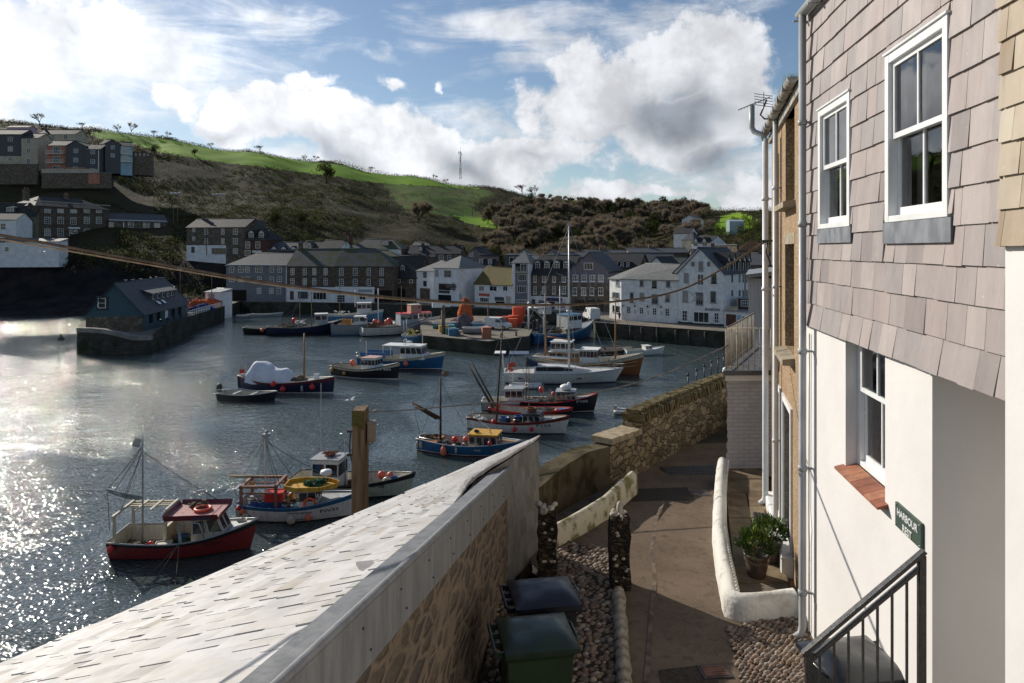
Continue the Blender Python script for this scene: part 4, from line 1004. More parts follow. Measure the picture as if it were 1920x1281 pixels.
def pot(px, py, s, label, seed, dy=0):
    p = G(px, py, ASPH_Z+.07); th = thing('potted_shrub', label, 'potted plant', (p.x, p.y+dy, ASPH_Z+.07))
    th_ = [(0, 0), (.11, 0), (.125, .02), (.16, .18), (.155, .21), (.17, .24), (.175, .29), (.19, .31), (.19, .335), (.165, .335), (.15, .29), (0, .29)]
    po = MB().lathe([(r*s, z*s) for r, z in th_], n=22).build('pot', mat('glazed_pot', (.045, .035, .03), (.10, .07, .05), 6, .35, .2), th)
    m = MB()
    for i in range(22):
        a0 = 2*math.pi*i/22; q = lambda a, r, z: (r*s*math.cos(a), r*s*math.sin(a), z*s)
        m.tube(q(a0, .158, .21), q(a0+.14, .172, .255), .006*s, None, 4); m.tube(q(a0+.14, .172, .255), q(a0+.28, .168, .225), .006*s, None, 4)
    m.build('rope_moulding', mat('pot_rope', (.22, .16, .11), rough=.6), po)
    rr = random.Random(seed); m = MB()
    for i in range(26):
        a = rr.uniform(0, 6.28); r = rr.uniform(.05, .2)*s; m.tube((0, 0, .28*s), (r*math.cos(a), r*math.sin(a), rr.uniform(.4, .55)*s), .006, .003, 4)
    m.build('stems', WOOD, th); m = MB()
    for i in range(1900):
        a, b_ = rr.uniform(0, 6.28), math.acos(rr.uniform(-.5, 1)); r = (.24+.03*math.sin(a*5)+.03*math.sin(b_*7+a*3))*s*rr.uniform(.6, 1.05)
        c = Vector((r*math.sin(b_)*math.cos(a), r*math.sin(b_)*math.sin(a), .47*s+r*.85*math.cos(b_)))
        u = Vector((rr.gauss(0, 1), rr.gauss(0, 1), rr.gauss(0, 1))).normalized(); w_ = u.orthogonal().normalized(); L = rr.uniform(.035, .058)
        tip = (c-Vector((0, 0, .3*s))).normalized()*L+u*L*.4; mi = 2 if rr.random() < .35 and b_ < 1.3 else rr.randrange(2)
        m.add([c, c+tip*.5+w_*L*.3, c+tip, c+tip*.5-w_*L*.3], [(0, 1, 2, 3)], mi)
    m.build('foliage', LEAF, th)
pot(1419, 1080, .95, 'bushy green shrub in a dark glazed pot nearer the viewer on the forecourt', 3)
pot(1449, 1058, .92, 'bushy green shrub in a dark pot behind the other potted shrub, against the house', 7, .1)
# ---------------------------------------------------------------- white outbuilding with roof terrace
WBRICK = coursed('whitewashed_brick', (.56, .56, .57), (.50, .50, .51), (.42, .42, .43), .24, .08, .7, ms=.012)
th = thing('terrace_block', 'whitewashed brick block with a railed roof terrace beyond the tan house', 'outbuilding', (4.44, 14.1, ASPH_Z-.1), 0)
dirL = Vector((1.55, 2.9)); far_ = (1.75, 3.3)
m = MB(); N = 26; vs = []; rr = random.Random(3)
for i in range(N+1):
    z = 2.0*i/N; j = rr.uniform(-.022, .022); vs += [(j, 0, z), (j+far_[0], far_[1], z), (2.6+far_[0], far_[1], z), (2.6, .1, z)]
m.add(vs, [(i*4+j, (i+1)*4+j, (i+1)*4+(j+1) % 4, i*4+(j+1) % 4) for i in range(N) for j in range(4)]); m.f = [tuple(reversed(f)) for f in m.f]
m.build('wall', WBRICK, th)
m = MB(); m.prism([(-.06, -.08), (2.6, -.0), (2.6+far_[0], far_[1]), (far_[0]-.05, far_[1])], 2.0, 2.12); m.build('roof_band', WHITE, th)
m = MB(); m.prism([(-.12, -.14), (2.6, -.06), (2.6+far_[0], far_[1]), (far_[0]-.1, far_[1])], 2.122, 2.22); m.build('terrace_deck', mat('grey_deck', (.13, .135, .14), (.09, .09, .095), 3, .7, .2), th)
BUFF = mat('buff_rail_paint', (.34, .30, .23), (.26, .22, .17), 8, .6)
rl = thing('terrace_railing', 'buff painted iron railing round the roof terrace', 'railing', (4.44, 14.1, ASPH_Z+2.12))
pts = [(1.6, -.02), (-.04, -.06), (far_[0]-.02, far_[1])]; rb = MB(); rb.path([(x, y, .86) for x, y in pts], .018, 6); rb.path([(x, y, .08) for x, y in pts], .014, 6); rb.build('rail', BUFF, rl)
m = MB()
for (p, q, k) in ((pts[0], pts[1], 14), (pts[1], pts[2], 34)):
    for i in range(k+1): f = i/k; x, y = p[0]+(q[0]-p[0])*f, p[1]+(q[1]-p[1])*f; m.tube((x, y, 0), (x, y, .86), .008 if i % 6 else .014, None, 5)
m.build('bars', BUFF, rl)
th = thing('boarded_house', 'pale boarded house end beyond the roof terrace, partly behind the white pipes', 'house', (6.2, 17.9, 10))
m = MB(); m.prism([(0, 0), (3, -.4), (5, 4), (1.6, 4.2)], 0, 4.25); m.build('wall', mat('pale_boards', (.52, .53, .53), (.42, .43, .43), 6, .6, .3, stretch=(6, 6, .2)), th)
m = MB(); m.prism([(-.15, -.2), (3, -.6), (5, 4), (1.5, 4.3)], [4.25, 4.6, 4.6, 4.25], [4.35, 4.75, 4.75, 4.35]); m.build('roof', LEAD, th)
m = MB(); m.ell((.36, -.12, 2.95), (.07, .05, .07)); m.ell((.52, -.14, 2.9), (.06, .05, .06)); m.build('lamp', STEEL, th)
# fence posts along the slip below the lane wall
SL0, SL1 = Vector((6.9, 25.6, 8.6)), Vector((13.6, 38, 8.6))
m = MB(); 
a, b_ = W(1284, 752, 26), W(1372, 690, 36)
m.prism([(a.x, a.y), (a.x+4.6, a.y-2.2), (b_.x+4.6, b_.y-2.2), (b_.x, b_.y)], -2, [a.z-.1, a.z-.1, b_.z-.1, b_.z-.1]); tag(m.build('slipway_terrace', mat('slip_concrete', (.36, .32, .26), (.24, .21, .17), 2, .9, .3)), kind='structure')
th = thing('iron_fence', 'black iron fence posts with chain rails along the edge of the slip below the lane', 'fence', a)
m = MB(); top = []
for i in range(8):
    q = a.lerp(b_, i/7)-a+Vector((.12, 0, -.1)); m2 = MB(); m2.tube(q, q+Vector((0, 0, 1.05)), .03, .025, 6); m2.ell(q+Vector((0, 0, 1.1)), .06, 7, 5); m2.build('post', BLACK, th); top.append(q)
for h in (.45, .85): m.path([q+Vector((0, 0, h)) for q in top], .014, 5)
m.build('rail', BLACK, th)
p = W(1349, 716, 31); tag(MB().ell((0, 0, .28), (.20, .17, .26)).ell((.06, -.05, .62), (.15, .13, .16)).ell((-.05, -.12, .05), (.22, .14, .1)).ell((.0, -.17, .62), (.05, .08, .05), 7, 5).build('garden_statue', WHITE), 'small white statue at the end of the iron fence by the terrace block', 'statue').location = p+Vector((.2, 0, -.1))
# ---------------------------------------------------------------- pole, cables
pz = 15-(765-HZ)/F*12.5; p = W(676, 985, 12.5)
th = thing('timber_pole', 'weathered timber pole with a mossy top standing beyond the slate roof', 'pole', (p.x, p.y, 0))
m = MB(); n = 10; vs = []; rr = random.Random(6)
hw = .125
for i in range(n+1):
    z = -1+(pz+1)*i/n; w_ = hw+rr.uniform(-.006, .006)+.012*(1-i/n); ox = -.025*(1-i/n)*3
    vs += [(ox-w_, -hw, z), (ox+w_*.7, -hw*1.1, z), (ox+w_, hw, z), (ox-w_, hw, z)]
vs[-4:] = [(-hw*.95, -hw, pz-.04), (hw*.75, -hw, pz-.02), (hw, hw, pz+.02), (-hw, hw, pz)]
m.add(vs, [(i*4+j, i*4+(j+1) % 4, (i+1)*4+(j+1) % 4, (i+1)*4+j) for i in range(n) for j in range(4)]+[(n*4, n*4+1, n*4+2, n*4+3)])
POLEM = mat('pole_timber', (.25, .175, .115), (.12, .085, .055), 2.2, .85, .9, 6, stretch=(6, 6, .5), bdist=.02)
m.build('shaft', POLEM, th)
MB().box((-hw*1.02, -hw*1.12, pz-.30), (hw*.3, -hw*1.04, pz-.02)).box((-.0, -hw*1.16, pz-.36), (hw*.8, -hw*1.1, pz-.03)).build('moss', mat('pole_moss', (.08, .09, .02), (.16, .12, .06), 14, .95, .5), th)
MB().box((hw+.01, -.06, pz-.62), (hw+.14, .08, pz-.26)).box((hw+.0, -.08, pz-.27), (hw+.15, .1, pz-.24)).box((hw+.04, -.068, pz-.6), (hw+.11, -.058, pz-.3)).build('junction_box', mat('aged_box', (.30, .24, .19), (.2, .16, .13), 6, .6, .2, metal=.3), th, bevel=.006)
m = MB(); m.path([(-hw-.0, -.02, pz-.35), (-hw-.06, -.02, pz-.5), (-hw-.07, -.02, pz-.8), (-hw-.02, -.02, pz-1.0)], .012, 6); m.path([(hw+.02, 0, pz-.6), (hw+.05, 0, pz-.7), (hw+.1, 0, pz-.62)], .01, 6)
for z in (-.42, -.85): m.box((-hw-.12, -.04, pz+z-.02), (-hw, 0, pz+z+.02))
m.build('cable', BLACK, th)
def catm(P, n=8):
    out = []
    for i in range(len(P)-1):
        p0, p1, p2, p3 = P[max(0, i-1)], P[i], P[i+1], P[min(len(P)-1, i+2)]
        for j in range(n):
            t_ = j/n; out.append(.5*((2*p1)+(p2-p0)*t_+(2*p0-5*p1+4*p2-p3)*t_*t_+(3*p1-p0-3*p2+p3)*t_**3))
    return out+[P[-1]]
CAB = mat('weathered_cable', (.12, .085, .06), (.07, .05, .035), 8, .8, .3)
hook = TP(ft(1455), .16, 4.75)
base_pts = [(-700, 330, 4.2), (-200, 411, 5.3), (0, 441, 6), (250, 486, 7), (500, 529, 8), (730, 557, 9), (960, 571, 10), (1145, 566, 10.8), (1290, 538, 11.4)]
for dz, lab, r in ((0, 'upper strand of the thick twin cable sagging across the harbour view', .015), (-.045, 'lower paler strand of the thick twin cable sagging across the harbour view', .009)):
    P = [W(*q)+Vector((0, 0, dz*(1-i/10))) for i, q in enumerate(base_pts)]+[hook+Vector((0, 0, dz*.3))]
    tag(MB().path(catm(P), r, 6).build('overhead_cable', CAB if dz == 0 else mat('pale_cable', (.34, .26, .17), (.22, .16, .1), 8, .8)), lab, 'cable')
MB().path([hook-Vector((.1, 0, 0)), hook, TP(ft(1455), .0, 4.75)], .02, 6).build('b', BLACK)
o = bpy.data.objects['b']; o.name = 'cable_bracket'; tag(o, 'black iron bracket anchoring the thick cable to the tan house', 'bracket')
MB().path([hook+Vector((.02, 0, -.02)), hook+Vector((.0, 0, -.2)), hook+Vector((.08, .0, -.42)), hook+Vector((.16, 0, -.5))], .014, 5).build('c', BLACK, None)
o = bpy.data.objects['c']; o.name = 'cable_tail'; tag(o, 'loose black tail of cable hanging under the iron bracket', 'cable')
P = [W(691, 772, 12.5), W(760, 769, 12.8), W(840, 762, 13), W(1000, 748, 13.4), W(1130, 733, 13.7), W(1250, 699, 13.9), W(1366, 647, 14.06)]
tag(MB().path(catm(P), [.013]*49, 5).ell(W(706, 771, 12.55), (.07, .03, .03), 8, 5).build('mooring_wire', mat('grey_wire', (.25, .24, .22), (.12, .11, .1), 6, .7)), 'thin grey wire from the timber pole to the white terrace block', 'wire')
# ---------------------------------------------------------------- town buildings
SLR = coursed('town_roof_slate', (.125, .13, .14), (.085, .09, .10), (.045, .045, .05), .5, .35, .5, .7, .03, moss=None, rot=(0, 0, 0))
SLM = coursed('mossy_town_roof', (.115, .12, .115), (.08, .085, .085), (.04, .04, .04), .5, .35, .5, .8, .03, moss=(.06, .075, .025), rot=(0, 0, 0))
SLG = coursed('golden_lichen_roof', (.17, .125, .04), (.12, .09, .03), (.05, .04, .02), .5, .35, .5, .8, .03, moss=(.10, .10, .03), rot=(0, 0, 0))
SLP = coursed('pale_town_roof', (.26, .26, .245), (.20, .20, .19), (.1, .1, .09), .5, .35, .5, .75, .03, rot=(0, 0, 0))
SLD = coursed('dark_town_roof', (.06, .058, .058), (.04, .04, .042), (.02, .02, .02), .5, .35, .5, .75, .03, rot=(0, 0, 0))
SW = {'slate': coursed('hung_wall_slate', (.20, .215, .24), (.155, .17, .195), (.06, .06, .07), .6, .4, .4),
 'mauve': coursed('mauve_wall_slate', (.20, .18, .205), (.155, .14, .165), (.06, .055, .06), .6, .4, .4),
 'stone': rubble('town_stone', ((.19, .155, .12), (.12, .10, .08), (.25, .205, .155)), (.09, .075, .06), 1.6, (1, 1, 1.7), .6, .08),
 'brown': rubble('brown_stone', ((.155, .12, .09), (.10, .08, .064), (.19, .15, .11)), (.07, .058, .047), 1.6, (1, 1, 1.7), .6, .08),
 'white': mat('town_white_render', (.80, .80, .80), (.66, .66, .66), .8, .85, .3, 4, bdist=.05),
 'shark': mat('whitewashed_stone', (.82, .82, .80), (.66, .65, .63), 1.4, .9, .7, 3, det=7, bdist=.08),
 'cream': mat('town_cream_render', (.48, .44, .35), (.38, .34, .27), .8, .85), 'salmon': mat('salmon_render', (.45, .21, .15), (.36, .17, .12), .8, .85),
 'blue': mat('pale_blue_render', (.30, .44, .54), (.24, .36, .45), .8, .85), 'olive': mat('olive_render', (.20, .20, .14), (.15, .15, .11), .8, .85),
 'grey': mat('grey_slate_face', (.085, .09, .10), (.065, .07, .08), 2, .8, .3), 'pink': mat('pink_render', (.45, .33, .44), (.4, .3, .38), 1, .8),
 'teal': mat('blue_green_boards', (.045, .10, .125), (.035, .08, .10), 3, .7, .3, 5, stretch=(6, 6, .2)), 'brick': mat('red_brown_brick', (.14, .07, .05), (.09, .05, .04), 3, .85, .4)}
class Bld:
    """a building: front polyline of (photo column, distance), measured heights, roof form"""
    def __init__(s, name, label, cat, pts, zb, ze, depth, wall, roof, form, rh, inset=2.5, under=3.5, over=.25, group=None, band=None):
        P = [Vector(((px-960)/F*Y, Y)) for px, Y in pts]; s.P = P
        a, b = P[0], P[-1]; s.ang = math.atan2(b.y-a.y, b.x-a.x); L = (b-a).length; s.L = L; s.zb, s.ze, s.depth, s.rh, s.form = zb, ze, depth, rh, form
        s.o = thing(name, label, cat, (a.x, a.y, zb), s.ang, group); s.a = a
        c, n_ = math.cos(-s.ang), math.sin(-s.ang)
        loc = [Vector(((p.x-a.x)*c-(p.y-a.y)*n_, (p.x-a.x)*n_+(p.y-a.y)*c)) for p in P]
        H = ze-zb; fp = loc+[Vector((L, depth)), Vector((0, depth))]; s.fp = fp; n = len(fp)
        i0 = inset if form in ('hip', 'hipL') else 0; i1 = inset if form in ('hip', 'hipR') else 0
        if form == 'front': R0, R1 = Vector((L/2, 0)), Vector((L/2, depth)); idx = [0]*(n-2)+[1, 1]
        elif form == 'mono': R0, R1 = Vector((0, depth)), Vector((L, depth)); 
        else: R0, R1 = Vector((i0, depth/2)), Vector((L-i1, depth/2))
        if form != 'front': idx = [0]*(n-3)+[1, 1, 0]
        if len(pts) > 2 and form != 'front': idx = [0]*(n-3)+[1, 1, 0]
        m = MB(); 
        for i in range(n):
            p, q = fp[i], fp[(i+1) % n]; m.quad((p.x, p.y, -under), (q.x, q.y, -under), (q.x, q.y, H), (p.x, p.y, H), mi=0)
        if form in ('flat',):
            m.add([(p.x, p.y, H) for p in fp], [tuple(range(n))], 0)
        RR = [R0, R1]
        if form not in ('flat',):
            for i in range(n):
                j = (i+1) % n
                if idx[i] == idx[j]:
                    r = RR[idx[i]]; p, q = fp[i], fp[j]
                    # vertical gable triangle when the ridge end lies on this edge
                    if (q-p).length > .1 and abs((q-p).normalized().cross(r-p)) < .05: m.add([(p.x, p.y, H), (q.x, q.y, H), (r.x, r.y, H+rh)], [(0, 1, 2)])
        if form == 'mono': m.quad((0, depth, H), (L, depth, H), (L, depth, H+rh), (0, depth, H+rh)); m.add([(0, 0, H), (0, depth, H), (0, depth, H+rh), (L, 0, H), (L, depth, H), (L, depth, H+rh)], [(0, 1, 2), (3, 5, 4)])
        mats = [wall]; 
        if band:                                             # a lower storey of another colour, 4 cm proud
            bz, bm, x0, x1 = band; m.box((x0*L, -.04, -under), (x1*L, .3, bz-zb), 1); mats.append(bm)
        s.wall = m.build('wall', mats, s.o)
        if form == 'flat':
            m = MB(); m.prism([(-over, -over), (L+over, -over), (L+over, depth+over), (-over, depth+over)], H+.01, H+.16); s.roof = m.build('roof', roof, s.o); return
        cen = Vector((L/2, depth/2)); m = MB(); up = .02
        def off(p): return Vector((p.x+(over if p.x > cen.x else -over), p.y+(over if p.y > cen.y else -over)))
        e = [off(p) for p in fp]; er = [Vector(r) for r in RR]
        for k in (0, 1):
            r = er[k]
            if form == 'front': r.y += -over if k == 0 else over
            elif (k == 0 and not i0) or (k == 1 and not i1): r.x += -over if k == 0 else over
        dz = -over*rh/max(1, (L if form == 'front' else depth)/2)*.9
        T_ = .12
        for i in range(n):
            j = (i+1) % n; p, q = e[i], e[j]
            if form == 'mono' and i != 0 : continue
            if idx[i] == idx[j]:
                if abs((q-p).normalized().cross(er[idx[i]]-p)) < over+.05: 
                    continue
                r = er[idx[i]]; f = [(p.x, p.y, H+up+dz), (q.x, q.y, H+up+dz), (r.x, r.y, H+rh+up)]
            else:
                r, r2 = er[idx[j]], er[idx[i]]; f = [(p.x, p.y, H+up+dz), (q.x, q.y, H+up+dz), (r.x, r.y, H+rh+up), (r2.x, r2.y, H+rh+up)]
            k = len(f); m.add(f+[(x, y, z+T_) for x, y, z in f], [tuple(reversed(range(k))), tuple(range(k, 2*k))]+[(a_, (a_+1) % k, k+(a_+1) % k, k+a_) for a_ in range(k)])
        r, r2 = er; m.tube((r.x, r.y, H+rh+up+T_), (r2.x, r2.y, H+rh+up+T_), .10, None, 5)
        s.roof = m.build('roof', roof, s.o)
    def loc(s, px, py, edge=0, y=0.):
        """local (x, y, z) where a photo sight line meets a front edge (moved y back)"""
        p, q = s.P[edge], s.P[edge+1]; d = (q-p).normalized(); nb = Vector((-d.y, d.x)); p, q = p+nb*y, q+nb*y
        k = (px-960)/F; t_ = (k*p.y-p.x)/((q.x-p.x)-k*(q.y-p.y)); w = p.lerp(q, t_); z = CZ-(py-HZ)/F*w.y-s.zb
        c, n_ = math.cos(-s.ang), math.sin(-s.ang); v = w-s.a
        return Vector((v.x*c-v.y*n_, v.x*n_+v.y*c, z))
    def win(s, x0, y0, x1, y1, nx=2, ny=2, edge=0, y=0., fm=None, par=None, name='window', gm=None, sill=None, ft=.09):
        gm = gm or R.choice((GLASS, GLASS, GLASS, GLASS, glass('window_glass_sky_tint', (.09, .10, .11)), glass('window_with_blind', (.24, .23, .21))))  # paler tint puts reflected sky into the colour of some panes
        a, b = s.loc(x0, y1, edge, y), s.loc(x1, y0, edge, y); a2 = s.loc(x1, y1, edge, y)
        d = Vector((b.x-a.x, b.y-a.y)); w = d.length; d.normalize(); nn = Vector((d.y, -d.x)); h = b.z-a.z; zlow = (a.z+a2.z)/2; h = max(.3, b.z-a2.z)
        ang = math.atan2(d.y, d.x)
        def bx(m, u0, u1, z0, z1, o0, o1):
            c = Vector((a.x, a.y))+d*(u0+u1)/2+nn*(o0+o1)/2; m.obox((c.x, c.y, zlow+(z0+z1)/2), (u1-u0, abs(o1-o0), z1-z0), ang)
        m = MB(); t_ = min(ft, w*.14); bx(m, 0, t_, 0, h, -.05, .07); bx(m, w-t_, w, 0, h, -.05, .07); bx(m, t_, w-t_, h-t_, h, -.05, .068); bx(m, t_, w-t_, 0, t_, -.05, .068)
        for i in range(1, nx): u = w*i/nx; bx(m, u-.03, u+.03, t_, h-t_, 0, .06)
        for i in range(1, ny): z = h*i/ny; bx(m, t_, w-t_, z-.03, z+.03, 0, .058)
        if sill: bx(m, -.08, w+.08, -.12, 0, 0, .14)
        f = m.build(name, fm or WHITE, par or s.o); m = MB(); 
        p0 = Vector((a.x, a.y))+d*t_+nn*.03; p1 = Vector((a.x, a.y))+d*(w-t_)+nn*.03
        m.quad((p0.x, p0.y, zlow+t_), (p1.x, p1.y, zlow+t_), (p1.x, p1.y, zlow+h-t_), (p0.x, p0.y, zlow+h-t_)); m.build('pane', gm or GLASS, f); return f
    def wins(s, xs, ys, **k):
        for (a, b) in xs:
            for (c, d) in ys: s.win(a, c, b, d, **k)
    def panel(s, x0, y0, x1, y1, m_, name='door', edge=0, t_=.08, y=0.):
        a, b, a2 = s.loc(x0, y1, edge, y), s.loc(x1, y0, edge, y), s.loc(x1, y1, edge, y); d = Vector((b.x-a.x, b.y-a.y)); w = d.length; ang = math.atan2(d.y, d.x); c = (Vector((a.x, a.y))+Vector((b.x, b.y)))/2; z0, z1 = a2.z, b.z
        m = MB(); m.obox((c.x+math.sin(ang)*t_/2, c.y-math.cos(ang)*t_/2, (z0+z1)/2), (w, t_, z1-z0), ang); return m.build(name, m_, s.o)
    def dormer(s, x0, y0, x1, y1, gh=.35, cheek=None, roof=None, nx=2, ny=2, pedi=True):
        """gabled dormer; y0..y1 is its front face below the little gable"""
        zf = s.loc((x0+x1)/2, y1).z; H = s.ze-s.zb; yb = max(.15, min(s.depth/2-.3, (zf-H)/max(.1, s.rh)*s.depth/2))
        a, b = s.loc(x0, y1, 0, yb), s.loc(x1, y0, 0, yb); w = b.x-a.x; h = b.z-a.z; back = yb+1.6
        m = MB(); m.box((a.x, yb, a.z-.3), (b.x, back+.8, b.z))
        g = w*gh; m.add([(a.x, yb, b.z), (b.x, yb, b.z), ((a.x+b.x)/2, yb, b.z+g)], [(0, 1, 2)], 1)
        do = m.build('dormer', [cheek or SW['grey'], WHITE], s.o)
        m = MB(); o_ = .18; xm = (a.x+b.x)/2
        for sx in (-1, 1):
            e_ = a.x-o_ if sx < 0 else b.x+o_; f = [(e_, yb-.2, b.z-o_*gh*2), (xm, yb-.2, b.z+g+.02), (xm, back+1.2, b.z+g+.02), (e_, back+1.2, b.z-o_*gh*2)]
            m.add(f+[(x, y, z+.12) for x, y, z in f], [(0, 1, 2, 3), (7, 6, 5, 4), (0, 4, 5, 1), (0, 3, 7, 4), (2, 6, 7, 3)])
        m.build('dormer_roof', roof or SLD, do)
        s.win(x0+(x1-x0)*.06, y0, x1-(x1-x0)*.06, y1, nx, ny, y=yb-.02, par=do)
    def chimney(s, x, y, w=.9, h=1.6, m_=None, pots=2, z=None):
        z = (s.ze-s.zb+s.rh) if z is None else z
        m = MB(); m.box((x-w/2, y-.35, z-1.5), (x+w/2, y+.35, z+h)); m.box((x-w/2-.06, y-.41, z+h-.2), (x+w/2+.06, y+.41, z+h)); 
        c = m.build('chimney', m_ or SW['stone'], s.roof); m = MB()
        for i in range(pots): xx = x-w/2+w*(i+.5)/pots; m.lathe([(.14, 0), (.11, .4), (.13, .42), (.13, .5), (.08, .5)], (xx, y, z+h), 8)
        m.build('chimney_pots', SW['salmon'] if pots > 1 else SW['cream'], c)
def zat(py, Y): return CZ-(py-HZ)/F*Y
DKG = mat('dark_glass_void', (.02, .022, .025), rough=.25)
GREYW = mat('grey_window_paint', (.30, .31, .32), rough=.5)
# --- quay, left to right
b = Bld('warehouse', 'long slate hung quay building with three rows of small windows, leftmost on the quay', 'building', [(424, 167), (538, 164)], Q, zat(498, 167), 11, SW['slate'], SLR, 'hipL', zat(475, 172)-zat(498, 167), 5)
b.wins([(430, 439), (447, 457), (460, 468), (506, 514), (520, 528)], [(500, 511), (519, 529)]); b.win(479, 498, 492, 511, 3, 2); b.win(483, 519, 491, 529)
b.wins([(482, 490), (505, 513), (519, 527)], [(540, 551)]); b.panel(426, 544, 462, 569, DARK, 'loading_bay_shade_panel'); b.panel(536.5, 499, 538, 570, WHITE, 'downpipe'); b.panel(424, 497, 538, 498.6, WHITE, 'gutter')  # the open bay is a dark panel, its shade painted on
wband = (zat(538, 163), SW['white'], 0, 1)
b = Bld('quay_house', 'dark stone quay house over a white shopfront, under a partly mossy slate roof', 'building', [(538.4, 163.5), (628, 161)], Q, zat(499, 163), 10, SW['brown'], SLM, 'gable', 4.0, band=wband)
b.wins([(545, 552), (568, 575), (586, 593), (607, 614)], [(503, 516), (522, 535)], nx=2, ny=3)
b.panel(544, 546, 551, 562, mat('maroon_door', (.09, .04, .035), rough=.5)); b.win(559, 547, 577, 560, 2, 1, y=-.05, fm=DARK); b.win(587, 548, 612, 562, 4, 1, y=-.05, fm=WHITE)
b.panel(584, 540, 589, 545, SW['blue'], 'sign'); 
b.chimney(.8, 5, pots=1)
b = Bld('quay_house', 'dark stone quay house with a bright moss patch on its hipped slate roof', 'building', [(628.4, 161), (737, 159)], Q, zat(499, 161), 10, SW['brown'], SLM, 'hipR', 4.0, 6, band=(zat(538, 160), SW['white'], 0, .68))
b.wins([(636, 644), (662, 670), (688, 695), (712, 719)], [(503, 517), (523, 536)], nx=2, ny=3)
b.win(632, 553, 647, 567, 3, 3, y=-.05); b.panel(703, 545, 735, 566, DARK, 'archway_shade_panel'); b.panel(672, 543, 698, 548, GREYP, 'sign'); b.win(674, 550, 686, 562, 2, 2, y=-.05)  # dark panel painted for the shade inside the archway
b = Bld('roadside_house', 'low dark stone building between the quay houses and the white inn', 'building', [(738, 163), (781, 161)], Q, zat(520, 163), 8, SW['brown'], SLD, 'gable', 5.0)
b.win(739, 524, 751, 531, 3, 1); b.win(768, 524, 774, 531, 1, 1); b.panel(740, 541, 760, 566, DARK, 'archway_shade_panel'); b.dormer(751, 499, 759, 509, .3)  # archway shade is a painted dark panel, no opening cut
b = Bld('inn_wing', 'narrow white wing on the left of the corner inn', 'building', [(781, 161), (814, 158)], Q, zat(508, 160), 8, SW['white'], SLP, 'hipL', 2.2, 4)
b.wins([(794, 800)], [(510, 521), (527, 537)], fm=DARK); b.panel(788, 541, 806, 562, SW['brown'], 'door')
b = Bld('corner_inn', 'white corner inn under a pyramid slate roof, with a ship wheel on its front', 'building', [(813.5, 153.5), (860, 149.5)], Q, zat(503, 151), 10.5, SW['white'], SLP, 'hip', zat(481, 155)-zat(503, 151), 3.4)
b.win(816, 506, 822, 519, 1, 1, fm=GREYW); b.win(833, 507, 846, 520, 2, 2, fm=GREYW); b.win(823, 532, 845, 544, 3, 1, fm=DARK); b.panel(823, 545.5, 843, 550.5, BLACK, 'sign'); b.win(822, 553, 846, 566, 4, 2, fm=DARK)
c = b.loc(850.5, 538); m = MB(); M = Matrix.Rotation(math.pi/2, 3, 'X'); m.torus((c.x, -.1, c.z), .62, .09, 16, 6, 0, M); m.torus((c.x, -.1, c.z), .2, .1, 12, 6, 0, M)
for i in range(8): a = i*math.pi/4; m.tube((c.x, -.1, c.z), (c.x+.95*math.cos(a), -.1, c.z+.95*math.sin(a)), .05, None, 5)
m.build('ship_wheel', BLACK, b.o)
# its right hand wall, read from the sight lines as a second front
e = Bld('inn_side', 'x', 'building', [(860, 149.5), (908, 158)], Q, zat(503, 151), .5, SW['white'], SLP, 'flat', 1)
side = e.o; 
for (x0, y0, x1, y1) in ((864, 507, 869, 520), (874.5, 507, 880, 520), (885, 507, 890, 519), (874, 527, 878, 536), (881.5, 527, 885, 537), (862, 551, 866, 561), (880, 548, 885, 566)): e.win(x0, y0, x1, y1, 1, 1, fm=GREYW)
for ch in list(side.children):
    if ch.name.startswith('roof') or ch.name.startswith('wall'): bpy.data.objects.remove(ch); continue
    Mw = Matrix.Translation(side.location) @ Matrix.Rotation(side.rotation_euler.z, 4, 'Z'); Mi = (Matrix.Translation(b.o.location) @ Matrix.Rotation(b.o.rotation_euler.z, 4, 'Z')).inverted()
    T_ = Mi @ Mw
    for o_ in [ch]+list(ch.children): o_.data.transform(T_)
    ch.parent = b.o
bpy.data.objects.remove(side)
b = Bld('back_cottage', 'small white cottage with a dark hipped roof between inn and gold roofed house', 'building', [(893, 158), (932, 157)], Q, zat(511, 158), 6, SW['white'], SLR, 'hip', 1.8, 2.5); b.win(904, 513, 911, 523)
b = Bld('shop_house', 'low white shop with a golden lichen covered roof on the quay', 'building', [(890, 150), (960, 143.5)], Q, zat(532, 150), 8, SW['white'], SLG, 'gable', 3.4)
b.wins([(898, 908), (918, 932), (943, 952)], [(536, 546)], nx=2, ny=1); b.panel(898, 551, 918, 556, mat('red_sign', (.5, .09, .06), rough=.5), 'sign'); b.win(900, 558, 917, 567, 5, 1, fm=WHITE); b.win(928, 557, 945, 564, 3, 1, fm=BLACK); b.panel(930, 566, 946, 574, DARK, 'bench'); b.panel(949, 556, 957, 576, SW['cream'], 'door')
b = Bld('tower_house', 'tall narrow white house with slate centre bay and a top balcony', 'building', [(960, 143.5), (992, 142.5)], Q, zat(493, 143.5), 7, SW['white'], SLP, 'hip', 2.2, 1.7)
b.panel(966, 512, 989, 580, SW['slate'], 'slate_bay', t_=.06); b.panel(966, 494, 989, 509, DARK, 'balcony_shade_panel', t_=.05)  # flat dark panel paints the shade of the balcony recess
b.win(976, 495, 988, 509, 2, 1, y=-.08, fm=WHITE); b.win(971, 514, 987, 527, 4, 1, y=-.08); b.win(970, 536, 987, 549, 4, 1, y=-.08); b.win(969, 562, 989, 579, 4, 3, y=-.08)
a, c = b.loc(965, 509), b.loc(990, 501); m = MB()
for i in range(15): x = a.x+(c.x-a.x)*i/14; m.tube((x, -.9, a.z), (x, -.9, c.z), .025, None, 4)
